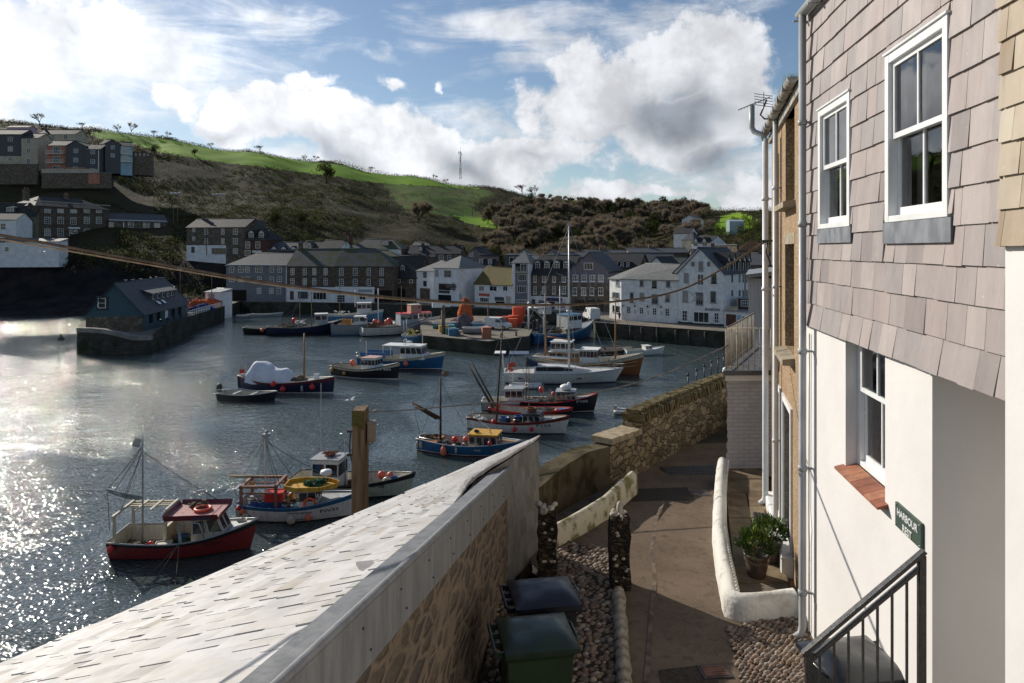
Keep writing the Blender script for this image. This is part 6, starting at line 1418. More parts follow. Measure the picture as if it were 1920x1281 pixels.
# flood lights, masts and poles
def pole(px, py0, py1, Y, label, r=.12, arms=(), m_=None, name='lamp_post', cat='pole', heads=0):
    p = W(px, py0, Y); th = thing(name, label, cat, p); h = (py0-py1)/F*Y; MB().tube((0, 0, -1), (0, 0, h), r, r*.6, 8).build('post', m_ or WOOD, th)
    if heads:
        m = MB(); m.box((-heads*.55, -.08, h-.1), (heads*.55, .08, h+.05)); m.build('crossbar', STEEL, th)
        for i in range(heads): m = MB(); m.obox(((i-(heads-1)/2)*1.1, -.2, h+.2), (.7, .3, .5), 0, rx=.5); m.build('floodlight', mat('lamp_head', (.6, .6, .6), rough=.3), th)
    for (dz, w) in arms: MB().box((-w, -.06, h-dz-.06), (w, .06, h-dz+.06)).build('arm', STEEL, th)
    return th
pole(410, 425, 366, 205, 'tall floodlight mast with four bright heads above the upper street', heads=4); pole(325, 415, 364, 210, 'floodlight mast left of the brighter one', heads=2); pole(333, 415, 364, 208, 'slim pole standing close beside the left floodlight mast', heads=2)
pole(733, 415, 358, 260, 'thin timber electricity pole on the dark slope left of the round bare tree', .14, ((.5, .8),)); pole(886, 400, 372, 290, 'thin power pole on the grassy slope', .14); pole(931, 420, 403, 235, 'short power pole with insulators at the edge of the wood', .14, ((.3, .9), (.9, .9)))
pole(338, 580, 505, 125, 'slim lamp post on the left pier behind the blue green building', .1, heads=1); pole(397, 572, 512, 140, 'slim lamp post beside the orange net heaps', .1); pole(1059, 612, 560, 128, 'lamp post on the quay behind the blue trawler', .1)
# lattice mast on the ridge
p = W(863, 336, 450); th = thing('radio_mast', 'red and white lattice radio mast on the ridge', 'mast', p); H = (336-284)/F*450; m = MB(); cs = [(.7*math.cos(a), .7*math.sin(a)) for a in (0, 2.09, 4.19)]
for i in range(10):
    z0, z1 = H*i/10, H*(i+1)/10; f0, f1 = 1-.6*i/10, 1-.6*(i+1)/10
    for j in range(3):
        a, c = cs[j], cs[(j+1) % 3]; m.tube((a[0]*f0, a[1]*f0, z0), (a[0]*f1, a[1]*f1, z1), .16, None, 4, (i//2) % 2); m.tube((a[0]*f0, a[1]*f0, z0), (c[0]*f1, c[1]*f1, z1), .08, None, 3, (i//2) % 2)
m.build('lattice', [WHITE, mat('mast_red', (.4, .06, .04), rough=.6)], th); m = MB(); m.tube((0, 0, H), (0, 0, H+3), .08); m.box((-1.2, -.1, H-2), (-.8, .1, H)); m.box((.8, -.1, H-3), (1.2, .1, H-1)); m.tube((-1, 0, H-1), (1, 0, H-1), .08); m.build('antennas', STEEL, th)
# quay wall timbers
for i, px in enumerate((1182, 1203, 1232, 1267, 1292, 1322)):
    Y = 117.5-(px-1116)*.0605 if px < 1240 else 110-(px-1240)*.0472; p = W(px, 470, Y-.35); o = MB().obox((0, 0, .95), (.28, .3, 4.3)).obox((0, -.1, 3.12), (.32, .36, .1)).build('fender_post', mat('wet_dark_timber', (.05, .04, .03), (.03, .025, .02), 3, .7, .4)); o.location = (p.x, p.y, -.9 if px != 1232 else -.6); tag(o, 'dark timber fender post against the quay wall below the white restaurant', 'post', 'fender posts on the far quay wall')
# ---------------------------------------------------------------- trees and scrub
TW = [mat('winter_twigs_'+n, c, tuple(x*.75 for x in c), 2, .95) for n, c in (('brown', (.27, .205, .145)), ('grey', (.25, .22, .165)), ('dark', (.085, .075, .045)))]
BARK = mat('tree_bark', (.07, .055, .04), (.045, .036, .028), 3, .95, .4)
EV = [mat('evergreen_'+n, c, tuple(x*.7 for x in c), 2, .9) for n, c in (('deep', (.042, .052, .016)), ('olive', (.068, .075, .024)), ('light', (.095, .115, .03)))]
def leafmat(ms):
    for m_ in ms:
        m_.node_tree.nodes['Principled BSDF'].inputs['Specular IOR Level'].default_value = .08; t_ = NT(m_.node_tree); b_ = t_.n['Principled BSDF']; tr = t_.new('ShaderNodeBsdfTranslucent'); mx = t_.new('ShaderNodeMixShader'); mx.inputs[0].default_value = .45
        t_.l.new(b_.inputs['Base Color'].links[0].from_socket, tr.inputs[0]); t_.l.new(b_.outputs[0], mx.inputs[1]); t_.l.new(tr.outputs[0], mx.inputs[2]); t_.l.new(mx.outputs[0], t_.n['Material Output'].inputs[0])
leafmat(TW+EV)
def bare_tree(name, label, cat, seed, h, spread=.9, twigs=900, tm=(0, 1), wind=0., group=None, clump=None):
    rr = random.Random(seed); th = thing(name, label, cat, (0, 0, 0), 0, group); m = MB(); ends = []
    def grow(p, d, L, r, lv):
        q = p+d*L; m.tube(p, q, r, r*.62, 5 if lv < 2 else 3)
        if lv >= 2: ends.append((p, q))
        if lv >= 4: return
        for i in range(3 if lv else (4 if wind else 6)):
            a = rr.uniform(0, 6.28); s = rr.uniform(.35, .85)*spread*(1.5 if lv == 0 and not wind else 1)
            nd = (d+Vector((math.cos(a)*s+wind*.35, math.sin(a)*s, rr.uniform(-.1, .3) if wind else rr.uniform(-.25, .45)))).normalized(); grow(q if i else p.lerp(q, .8), nd, L*(rr.uniform(1.3, 2.0) if lv == 0 and not wind else rr.uniform(.62, .82)), r*.58, lv+1)
    grow(Vector((0, 0, -.5)), Vector((wind*.25, 0, 1)).normalized(), h*(.28 if wind else .12)+.3, h*.028, 0)
    m.build('trunk', BARK, th); c = MB(); k = max(1, twigs//len(ends))
    for p, q in ends:
        for i in range(k):
            s = p.lerp(q, rr.uniform(.1, 1)); d = (q-p).normalized()+Vector((rr.gauss(0, .6)+wind*.3, rr.gauss(0, .6), rr.gauss(.15, .5))); L = h*rr.uniform(.08, .18); e = s+d.normalized()*L
            w = Vector((rr.gauss(0, 1), rr.gauss(0, 1), rr.gauss(0, 1))).normalized()*h*.0065
            c.add([s-w, s+w, e], [(0, 1, 2)], rr.choice(tm))
    c.build('crown', TW, th); return th
def leafy(name, label, cat, seed, h, w, n=900, mats=(0, 0, 1), group=None, trunk=.25, leaf=.06, lobes=9):
    rr = random.Random(seed); th = thing(name, label, cat, (0, 0, 0), 0, group)
    m = MB(); m.tube((0, 0, -.5), (0, 0, h*.6), h*.035, h*.015, 6)
    for i in range(6): a = rr.uniform(0, 6.28); m.tube((0, 0, h*rr.uniform(.25, .5)), (math.cos(a)*w*.3, math.sin(a)*w*.3, h*rr.uniform(.5, .8)), h*.015, h*.006, 4)
    m.build('trunk', BARK, th); c = MB(); lb = []
    for i in range(lobes): a = rr.uniform(0, 6.28); r = rr.uniform(0, .36)*w; z = h*rr.uniform(trunk+.12, .85); lb.append((Vector((r*math.cos(a), r*math.sin(a), z)), rr.uniform(.16, .28)*w, rr.choice(mats)))
    for i in range(n):
        o, r, mi = rr.choice(lb); d = Vector((rr.gauss(0, 1), rr.gauss(0, 1), rr.gauss(0, 1))).normalized(); p = o+d*r*rr.uniform(.75, 1.05)*Vector((1, 1, .8)).length/1.62
        u = d.orthogonal().normalized(); v_ = d.cross(u); u = (u+d*rr.uniform(-.6, .6)).normalized(); s = h*leaf*rr.uniform(.6, 1.3)
        a = rr.uniform(0, 6.28); u2 = u*math.cos(a)+v_*math.sin(a); v2 = v_*math.cos(a)-u*math.sin(a)
        c.add([p-u2*s*.5, p+v2*s*.35, p+u2*s*.5, p-v2*s*.35], [(0, 1, 2, 3)], mi if rr.random() < .7 else rr.choice(mats))
    c.build('crown', EV, th); return th
def put(proto, px, Y, s=1., sz=None, rz=None, used={}, lab=None, z=None, group=None):
    o = proto if proto.name not in used else copy_tree(proto)
    if proto.name not in used: used[proto.name] = 1
    z = terr(px, Y) if z is None else z; o.location = ((px-960)/F*Y, Y, z-.2); o.scale = (s, s, sz or s); o.rotation_euler = (0, 0, R.uniform(0, 6.28) if rz is None else rz)
    if lab: o['label'] = lab
    if group: o['group'] = group
    return o
G1 = 'bare trees of the wood behind the town'; G2 = 'evergreens and thick bushes on the hillside'
wood = [bare_tree('bare_tree', 'bare brown winter tree in the wood behind the town', 'tree', s, 9, .8, 6000, tm, group=G1) for s, tm in ((1, (0, 0, 1)), (2, (0, 1)), (3, (1, 2)), (4, (0, 2, 1)))]
ever = [leafy('evergreen_tree', 'dark evergreen tree among bare trees on the hillside', 'tree', s, 8, 7, 1100, mt, group=G2) for s, mt in ((11, (0, 0, 1)), (12, (0, 1, 1)))]
bushp = [leafy('bush', 'rounded green bush on the garden slope', 'bush', s, 3.2, 4.6, 600, mt, group='garden bushes right of the white villas', trunk=0, leaf=.09) for s, mt in ((21, (0, 1, 2)), (22, (1, 1, 2)))]
def Yof(px, py): return on_hill(px, py) 
rr = random.Random(77); n_ = 0
for i in range(900):
    if n_ >= 270: break
    px = rr.uniform(915, 1440); Y = rr.uniform(205, 455)
    z = terr(px, Y); py = HZ-(z-CZ)/Y*F
    if px < 1010 and py < 392-(px-915)*.12: continue
    if px > 1330 and 395 < py < 462: continue
    if inpoly(px, py, FIELD) or inpoly(px, py, PAST) or inpoly(px, py, FIELD2) or inpoly(px, py, FIELD3): continue
    if px < 960 and py < 405: continue
    if Y < 225 and px > 1250: continue
    if rr.random() < .80: put(rr.choice(wood), px, Y, rr.uniform(.85, 1.3)*(1 if Y < 400 else .7), group=G1)
    else: put(rr.choice(ever), px, Y, rr.uniform(.6, 1.2), group=G2)
    n_ += 1
for px, py, s in ((1390, 430, 1.2), (1405, 425, 1), (1375, 440, 1.1), (1350, 445, 1.3), (1365, 450, 1), (1390, 448, 1.4), (1408, 446, 1.2), (1345, 432, 1.0), (1422, 440, 1.3), (1358, 436, .9), (1380, 421, .9), (1398, 414, .8), (1415, 432, 1.1), (1370, 432, .9), (1402, 457, 1.2), (1340, 456, 1.1), (1425, 460, 1.2)):
    Y = Yof(px, py); 
    if Y: put(rr.choice(bushp), px, Y, s*rr.uniform(.8, 1.1))
# distinct shrubs of the open slope
for px, py, s, lab in ((612, 344, 1.7, 'large dark evergreen thicket at the lower edge of the bright meadow'), (786, 415, None, None), (516, 430, 1.0, 'dark round evergreen above the mansard house'), (565, 425, .8, 'smaller dark evergreen above the dormer cottages'), (915, 420, .9, 'dark round bush at the right tip of the lower meadow strip'), (290, 292, .9, 'dark bush at the left end of the meadow above the stone outhouse'), (365, 292, .6, 'small dark bush on the meadow edge')):
    Y = Yof(px, py)
    if Y and s: put(rr.choice(ever), px, Y, s, s*.8, lab=lab, group='dark shrubs of the open slope')
put(wood[0], 785, Yof(786, 418) or 250, 1.2, lab='rounded bare reddish tree standing alone on the grassy slope')
# trees along the ridge
ridge = [bare_tree('ridge_tree', 'leafless wind shaped tree on the ridge', 'tree', s, 7, .95, 700, (2, 2, 1), w) for s, w in ((31, .5), (32, -.4), (33, .8))]
labs = {75: 'large spreading bare tree on the ridge above the pink house', 155: 'small bare tree second from the left on the ridge', 222: 'bare tree on the ridge above the left end of the meadow', 245: 'thin upright bare tree on the ridge', 288: 'wind bent bare tree on the ridge', 312: 'umbrella shaped bare tree on the ridge', 397: 'small bare tree alone on the ridge', 488: 'round topped bare tree alone on the ridge hedge', 573: 'small bare tree, left of a pair on the ridge', 590: 'small bare tree, right of a pair on the ridge', 695: 'small dark tree where the ridge hedge thickens', 812: 'bare tree on the ridge left of the radio mast', 838: 'bare tree just left of the radio mast', 980: 'tall bare tree in the clump on the ridge', 1005: 'broad bare tree in the clump on the ridge', 1195: 'bare tree standing out on the far ridge'}
def ridgeY(px):
    best = None
    for Y in range(330, 520, 3):
        e = (terr(px, Y)-CZ)/Y
        if best is None or e > best[0]: best = (e, Y)
    return best[1]
for i, (px, lab) in enumerate(labs.items()):
    s = {75: 1.45, 155: .8, 222: 1.0, 245: 1.0, 488: .95, 980: 1.5, 1005: 1.7, 1195: 1.0}.get(px, .8)
    put(ridge[i % 3], px, ridgeY(px), s, s*(1.3 if px == 245 else .85), rz=.3 if i % 2 else 2.8, lab=lab)
# hedge line on the ridge and the scrub that covers the slopes: masses nobody could count
def clumps(name, pts, mats, cols_, leafn, seed, kind='stuff'):
    rr = random.Random(seed); m = MB()
    for (x, y, z, s, h) in pts:
        mi = rr.choice(cols_)
        for i in range(leafn):
            d = Vector((rr.gauss(0, 1), rr.gauss(0, 1), abs(rr.gauss(0, .8)))).normalized(); p = Vector((x, y, z))+Vector((d.x*s, d.y*s, d.z*h))*rr.uniform(.6, 1.05)
            u = Vector((rr.gauss(0, 1), rr.gauss(0, 1), rr.gauss(0, 1))).normalized(); v_ = u.orthogonal().normalized(); q = s*rr.uniform(.14, .28)
            m.add([p-u*q, p+v_*q*.7, p+u*q], [(0, 1, 2)], mi if rr.random() < .75 else rr.choice(cols_))
    return tag(m.build(name, mats), kind=kind)
rr = random.Random(5); pts = []
for i in range(1500):
    px = -260+i*1.17; Y = ridgeY(px)+rr.uniform(-2, 3) if i % 3 == 0 else Y+rr.uniform(-1, 1)
    if rr.random() < .06: continue
    hh = (1.5+1.0*noise.noise(Vector((px*.02, 0, 0)))+(1.2 if 620 < px < 720 or px > 980 else 0))*rr.uniform(.7, 1.2)
    pts.append(((px-960)/F*Y, Y, terr(px, Y)-.2, rr.uniform(1.0, 1.9), max(1.2, hh)*(1.25)))
clumps('ridge_hedge', pts, EV+TW, (0, 0, 5, 5, 1, 4), 16, 6)
pts = []; tries = 0
while len(pts) < 12000 and tries < 90000:
    tries += 1; px = rr.uniform(-200, 1440) if rr.random() < .8 else rr.uniform(150, 900); Y = rr.uniform(176, 470) if rr.random() < .85 else rr.uniform(172, 240)
    if rr.random() > (Y/330)**1.0+.3: continue
    z = terr(px, Y); py = HZ-(z-CZ)/Y*F; X = (px-960)/F*Y
    ff = infield(X, Y, z)
    if ff and (ff != 3 or rr.random() < .9): continue
    if Y < 184 and px > 470: continue
    if 340 < px < 470 and 182 < Y < 197: continue
    if px > 470 and Y < 196: continue
    if px < 215 and 185 < Y < 222 : continue
    if px < 290 and 236 < Y < 275 : continue
    if 195 < px < 325 and 208 < Y < 234: continue
    dens_ = noise.noise(Vector((X*.03, Y*.03, 7)))
    if dens_ < -.38: continue
    s = rr.uniform(.8, 1.9)*(1+.5*dens_); pts.append((X, Y, z-.3, s, s*rr.uniform(.7, 1.3)))
scr = clumps('hillside_scrub', pts, EV+TW+[mat('dead_bracken', (.11, .062, .034), (.075, .046, .027), 1, .95), mat('pale_bramble', (.12, .105, .055), (.08, .07, .04), 1, .95)], (0, 0, 0, 1, 1, 1, 5, 6, 7), 22, 8)
# ---------------------------------------------------------------- boats
HM = {}
def pm(name, c, c2=None): return mat('boat_'+name, c, c2 or tuple(x*.62+.012 for x in c), 3.5, .45, .08, stretch=(1.6, 1.6, .3), lo=.42, hi=.74)
BW = pm('white', (.68, .68, .66), (.52, .50, .46)); BR = pm('red', (.22, .022, .022)); BB = pm('blue', (.02, .12, .26)); BK = pm('black', (.015, .015, .018)); BG = pm('grey', (.30, .32, .33)); BC = pm('cream', (.55, .50, .38)); BN = pm('navy', (.02, .025, .06)); BGR = pm('pale_green', (.40, .46, .40)); BMAR = pm('maroon', (.16, .02, .03)); VARN = mat('varnished_wood', (.30, .11, .03), (.20, .07, .02), 3, .35, .1, stretch=(.4, 3, 3)); DECK = mat('deck_boards', (.24, .22, .19), (.15, .135, .115), 5, .85, .3); TEAK = mat('pale_deck_wood', (.42, .26, .12), (.32, .19, .09), 4, .6, .2); LBLUE = pm('light_blue', (.10, .26, .42)); TYEL = pm('yellow', (.60, .33, .03)); TORN = pm('orange_wood', (.42, .19, .05))
class Boat:
    def __init__(s, name, label, cat, x, y, deg, L, B, fs=.8, fm=.7, fb=1.2, top=BW, low=None, boot=None, strake=None, rail=WHITE, deckm=None, tr=.72, dz=.25, rake=.5, fore=.33, z=0, sec=.8, group=None, foredeck=None, inner=None):
        s.L, s.B, s.fs, s.fm, s.fb, s.tr, s.rake = L, B, fs, fm, fb, tr, rake
        s.o = thing(name, label, cat, (x, y, z), math.radians(deg), group); s.deg = deg; s.x, s.y = x, y
        nx = 22; zq = [-.35, -.05, .07, .13, .35, .62, .82, .9, 1.0]                     # rows: keel .. sheer (>=.13 scaled by freeboard)
        mats = [top, low or BMAR, boot or WHITE, strake or rail, inner or BC]; m = MB(); 
        def ring(t_):
            fb_ = s.free(t_); r = []
            for i, q in enumerate(zq):
                z = q if q < .1 else .1+(fb_-.1)*(q-.1)/.9
                r.append((s.xx(t_, z), s.hb(t_, z), z))
            return r
        R_ = [ring(i/nx) for i in range(nx+1)]; k = len(zq)
        vs = [p for r in R_ for p in r]+[(x_, -y_, z_) for r in R_ for (x_, y_, z_) in r]; N = (nx+1)*k
        for i in range(nx):
            for j in range(k-1):
                mi = 1 if j < 2 else (2 if j == 2 else (3 if j >= 6 else 0))
                a, b, c, d = i*k+j, (i+1)*k+j, (i+1)*k+j+1, i*k+j+1
                m.f += [(a, b, c, d)[::-1], (N+a, N+b, N+c, N+d)]; m.m += [mi]*2; m.sm += [True]*2
        for j in range(k-1): m.f.append((j, j+1, N+j+1, N+j)); m.m.append(1 if j < 2 else (2 if j == 2 else (3 if j >= 6 else 0))); m.sm.append(False)
        m.f.append(tuple([0]+[N])+(N, 0)) if False else None
        m.v = vs; 
        # inner bulwark and deck well
        s.dzz = dz; vs2 = []; o = len(m.v)
        for i in range(nx+1):
            t_ = i/nx; f_ = s.free(t_); y_ = max(.0, s.hb(t_, f_)-.06); zz = dz if t_ < 1-fore else f_-.06
            y2 = max(0, s.hb(t_, min(f_, max(zz, .1)))-.07); x1 = s.xx(t_, f_)-.05*(i == nx)
            vs2 += [(x1, y_, f_), (s.xx(t_, zz) if t_ > .01 else x1+.06, min(y2, y_), zz)]
        m.v += vs2+[(a, -b, c) for a, b, c in vs2]; n2 = len(vs2)
        for i in range(nx):
            a = o+2*i
            m.f += [(a, a+1, a+3, a+2), (a+n2, a+n2+2, a+n2+3, a+n2+1)]; m.m += [4, 4]; m.sm += [False]*2
            m.f += [(i*k+k-1, (i+1)*k+k-1, a+2, a), (N+i*k+k-1, a+n2, a+n2+2, N+(i+1)*k+k-1)]; m.m += [3, 3]; m.sm += [False]*2
        m.f.append((o, o+n2, o+n2+1, o+1)); m.m.append(4); m.sm.append(False); m.f.append((k-1, o, o+n2, N+k-1)); m.m.append(3); m.sm.append(False)
        m.build('hull', mats, s.o)
        m = MB(); 
        for i in range(nx):
            a, b = vs2[2*i+1], vs2[2*i+3]; m.quad(a, (a[0], -a[1], a[2]), (b[0], -b[1], b[2]), b, mi=0 if i/nx < 1-fore else 1)
        m.build('deck', [deckm or DECK, foredeck or deckm or DECK], s.o)
        for sd_ in (1, -1):
            pts = [(s.xx(i/nx, s.free(i/nx)), sd_*s.hb(i/nx, s.free(i/nx)), s.free(i/nx)+.02) for i in range(nx+1)]
            if sd_ == 1: P1 = pts
            else: P2 = pts
        m = MB(); m.path(P1, .045, 5); m.path(P2, .045, 5); m.path([P1[0], P2[0]], .045, 5); m.build('gunwale', rail, s.o)
    def free(s, t): 
        if t < .4: return s.fs+(s.fm-s.fs)*math.sin(t/.4*math.pi/2)
        return s.fm+(s.fb-s.fm)*((t-.4)/.6)**1.7
    def hb(s, t, z):
        b = s.B/2
        pl = s.tr+(1-s.tr)*math.sin(min(1, t/.45)*math.pi/2) if t < .45 else (1-((t-.45)/.55)**2.3)
        f = max(0, min(1, (z+.35)/(s.free(t)+.35))); bow = max(0, (t-.5)/.5)
        ex = .28+.55*bow
        return max(0, b*pl*(f**ex))
    def xx(s, t, z):
        f = (z+.35)/(s.free(t)+.35); return (t-.5)*s.L-(1-f)*s.rake*max(0, (t-.6)/.4)**1.5*1.0
    def W(s, x, y, z):
        a = math.radians(s.deg); return Vector((s.x+x*math.cos(a)-y*math.sin(a), s.y+x*math.sin(a)+y*math.cos(a), z+s.o.location.z))
    def part(s, name, m, mt, par=None): return m.build(name, mt, par or s.o)
    def text(s, txt, t0, zc, h, m_, side=-1, w=None, name='lettering'):
        """letters wrapped on the topside, starting at fraction t0 of the length"""
        vs, fs_ = text_mesh(txt, h, 'LEFT', .0); wmax = max(v[0] for v in vs); k = (w or wmax)/wmax; m = MB(); out = []
        for (x, y, z) in vs:
            if side < 0: t_ = t0+x*k/s.L
            else: t_ = t0-x*k/s.L
            zz = zc+y; out.append((s.xx(t_, zz), side*(s.hb(t_, zz)+.012), zz))
        m.add(out, fs_); return m.build(name, m_, s.o)
    def cabin(s, x0, x1, w, z0, h, wall=BW, roof=BW, nwin=3, fwin=2, w2=None, over=.1, slope=.1, ft=.42, name='wheelhouse', wy=(.5, .88), rh=.06):
        """wheelhouse from x0 (aft) to x1 (forward)"""
        w2 = w2 or w*.9; m = MB(); zt = z0+h
        vs = [(x0, -w, z0), (x1, -w2, z0), (x1, w2, z0), (x0, w, z0), (x0, -w*.95, zt), (x1-slope, -w2*.93, zt+.03), (x1-slope, w2*.93, zt+.03), (x0, w*.95, zt)]
        m.add(vs, [(0, 1, 5, 4), (1, 2, 6, 5), (2, 3, 7, 6), (3, 0, 4, 7)]); hs_ = m.build(name, wall, s.o)
        m = MB(); m.prism([(x0-over, -w-over*.6), (x1-slope+over, -w2-over*.6), (x1-slope+over, w2+over*.6), (x0-over, w+over*.6)], [zt, zt+.03, zt+.03, zt], [zt+rh, zt+rh+.03, zt+rh+.03, zt+rh]); m.build('roof', roof, hs_, bevel=.01)
        def quadwin(P, u0, u1, v0, v1, out):
            f = lambda u, v: (P[0].lerp(P[1], u)).lerp(P[3].lerp(P[2], u), v)+out
            a, b, c, d = f(u0, v0), f(u1, v0), f(u1, v1), f(u0, v1)
            m = MB(); e = out*.0; m.quad(a, b, c, d); pane = m.build('window', GLASS, hs_)
            m = MB(); m.path([a, b, c, d, a], .016, 4); m.build('window_trim', BK if wall is BW else BW, pane)
        V = [Vector(v) for v in vs]
        for P, n_, o_ in (((V[0], V[1], V[5], V[4]), nwin, Vector((0, -.012, 0))), ((V[3], V[2], V[6], V[7]), nwin, Vector((0, .012, 0))), ((V[1], V[2], V[6], V[5]), fwin, Vector((.014, 0, 0)))):
            for i in range(n_): g = .09; quadwin(P, (i+g)/n_, (i+1-g)/n_, wy[0], wy[1], o_)
        return hs_
    def mast(s, x, z0, z1, r=.05, m_=WOOD, y=0, lean=0, name='mast'):
        return s.part(name, MB().tube((x, y, z0), (x+lean, y, z1), r, r*.6, 8), m_)
    def rig(s, lines, r=.017, m_=None, name='rigging'):
        m = MB()
        for a, b in lines:
            a, b = Vector(a), Vector(b); mid = a.lerp(b, .5)-Vector((0, 0, (b-a).length*.02)); m.path([a, mid, b], r, 4)
        return s.part(name, m, m_ or ROPE)
    def fender(s, t, side, zc, col, label, r=.16, tall=1.25, on='boat'):
        f_ = s.free(t); z = zc; p = s.W(s.xx(t, z), side*(s.hb(t, z)+r*.9), z); m = MB(); m.ell((0, 0, 0), (r, r, r*tall), 12, 9); m.lathe([(r*.3, r*tall*.9), (r*.22, r*tall*1.15), (0, r*tall*1.2)], n=8)
        top = Vector((0, 0, max(.1, f_-zc+.05))); m.tube((0, 0, r*tall), top, .012, None, 4)
        o = m.build('fender', col); o.location = p; return tag(o, label, 'fender', 'fenders hanging on the boats')
    def item(s, m, name, mt, label, cat, x, y, z, rz=0, group=None):
        o = m.build(name, mt); o.location = s.W(x, y, z); o.rotation_euler = (0, 0, math.radians(s.deg)+rz); return tag(o, label, cat, group)
def boxm(sx, sy, sz, open_=True):
    m = MB(); m.box((-sx/2, -sy/2, 0), (sx/2, sy/2, sz*.92)); 
    for a in ((-sx/2-.02, -sy/2-.02, sx/2+.02, -sy/2+.02), (-sx/2-.02, sy/2-.02, sx/2+.02, sy/2+.02), (-sx/2-.02, -sy/2+.02, -sx/2+.02, sy/2-.02), (sx/2-.02, -sy/2+.02, sx/2+.02, sy/2-.02)): m.box((a[0], a[1], sz*.85), (a[2], a[3], sz))
    m.box((-sx*.2, -sy/2-.03, sz*.45), (sx*.2, -sy/2, sz*.6)); return m
def tubm(r, h): return MB().lathe([(0, .0), (r*.85, 0), (r, h*.9), (r*1.06, h*.9), (r*1.06, h), (r*.94, h), (r*.8, h*.25), (0, h*.2)], n=16)
def buoym(r): return MB().ell((0, 0, r), (r, r, r*1.1), 12, 8).lathe([(r*.3, 0), (r*.25, -.06), (0, -.08)], n=8)
def ropecoil(r, k, th=.03, seed=1):
    rr = random.Random(seed); m = MB(); pts = []
    for i in range(k*14): a = i/14*6.283; q = r*(.75+.25*rr.random()); pts.append((q*math.cos(a), q*math.sin(a), .04+i/(k*14)*th*3*k/2))
    return m.path(pts, th, 5)
def clutter(seed, n, sx, sy, h=.3, mats=1):
    """tangle of rope and net on a deck"""
    rr = random.Random(seed); m = MB()
    for i in range(n):
        c = Vector((rr.uniform(-sx, sx), rr.uniform(-sy, sy), rr.uniform(0, h))); pts = []
        for j in range(9): a = j*.9+i; pts.append(c+Vector((math.cos(a)*rr.uniform(.05, .28), math.sin(a)*rr.uniform(.05, .28), rr.uniform(0, .1))))
        m.path(pts, rr.uniform(.015, .035)*(2.6 if h >= .8 else 1.3), 4, rr.randrange(mats))
        if i % 3 == 0: q = rr.uniform(.08, .2)*(1.7 if h >= .8 else 1); m.obox(c+Vector((0, 0, q/2)), (q*1.5, q, q*rr.uniform(.6, 1.4)), rr.uniform(0, 3))
    return m
CORAL = mat('coral_buoy', (.70, .16, .09), (.6, .12, .07), 5, .5); OCH = mat('ochre_buoy', (.50, .26, .06), (.4, .2, .05), 5, .5); GRB = mat('grey_fender', (.42, .40, .36), (.3, .28, .25), 6, .6)
FB = 'fishing boats moored in the harbour'
# --- B1 red boat, near left
p = Boat('fishing_boat', 'dark red fishing boat with a maroon wheelhouse roof and white gallows frame, nearest left', 'boat', -16.1, 34.0, 4, 6.8, 2.7, .95, .85, 1.5, top=BR, low=BK, boot=BR, strake=BK, rail=BG, fore=.36, dz=.2, foredeck=BG, tr=.85)
p.text('FY 873', .66, .62, .26, BK); p.text('873', .03, .58, .2, BK)
wh = p.cabin(.45, 2.05, .9, .75, 1.1, w2=.55, wall=BC, roof=BMAR, nwin=2, fwin=2, over=.0, slope=.5, wy=(.35, .9))
m = MB(); z = 1.9
m.prism([(-.75, -1.05), (1.75, -.95), (1.75, .95), (-.75, 1.05)], z, z+.06); p.part('canopy', m, mat('faded_red_paint', (.42, .20, .19), (.36, .16, .15), 3, .7), wh)
m = MB()
for (a, b) in (((-.75, -1.05), (1.75, -.95)), ((1.75, -.95), (1.75, .95)), ((1.75, .95), (-.75, 1.05)), ((-.75, 1.05), (-.75, -1.05))):
    a, b = Vector(a), Vector(b); d = (b-a).normalized(); nn = Vector((d.y, -d.x)); m.add([(a.x, a.y, z-.02), (b.x, b.y, z-.02), (b.x+nn.x*.1, b.y+nn.y*.1, z+.26), (a.x+nn.x*.1, a.y+nn.y*.1, z+.26), (a.x-nn.x*.04, a.y-nn.y*.04, z+.02), (b.x-nn.x*.04, b.y-nn.y*.04, z+.02)], [(0, 1, 2, 3), (3, 2, 5, 4)])
p.part('roof_rim', m, BMAR, wh)
vs, fs_ = text_mesh('CRUSADER', .19, 'LEFT', .0); m = MB(); m.add([(.55+x*.95, -1.02-.10*(y+.06)/.26-.03-(.0), z+.03+y) for x, y, zz in vs], fs_); p.part('name_lettering', m, BB, wh)
M = Matrix.Rotation(.1, 3, 'X'); 
m = MB().torus((0, 0, .08), .36, .085, 22, 8); p.item(m, 'lifebuoy', ORANGE, 'faded orange lifebuoy lying on the maroon wheelhouse roof', 'lifebuoy', .65, .1, 1.96)
p.item(clutter(3, 8, .35, .3, .12), 'rope_tangle', ROPE, 'rope tangle beside the lifebuoy on the maroon roof', 'rope', .2, .5, 1.97)
m = MB()
for x, y in ((-3.1, -.95), (-3.1, .95), (-.95, .95), (-.95, -.4)): m.box((x-.06, y-.06, .4), (x+.06, y+.06, 2.15 if y > -.5 or x < -2 else 1.2))
for y in (-.95, .95): m.obox((-2.05 if y > 0 else -3.1, y, 2.15), (2.4 if y > 0 else .16, .10, .10), 0)
for y in (.35, .6): m.obox((-2.05, y, 2.16), (2.3, .07, .07))
for x in (-3.1, -2.4, -1.7, -.95): m.obox((x, .35, 2.2), (.1, 1.5, .07))
m.obox((-3.1, 0, 2.2), (.1, 2.3, .1)); p.part('gallows_frame', m, BC)
ms = p.mast(-2.35, .4, 6.2, .055, GREYP, .3); m = MB(); m.obox((-2.62, .3, 5.35), (.34, .03, .42), .3, ry=.35); p.part('radar_reflector', m, GREYP, ms)
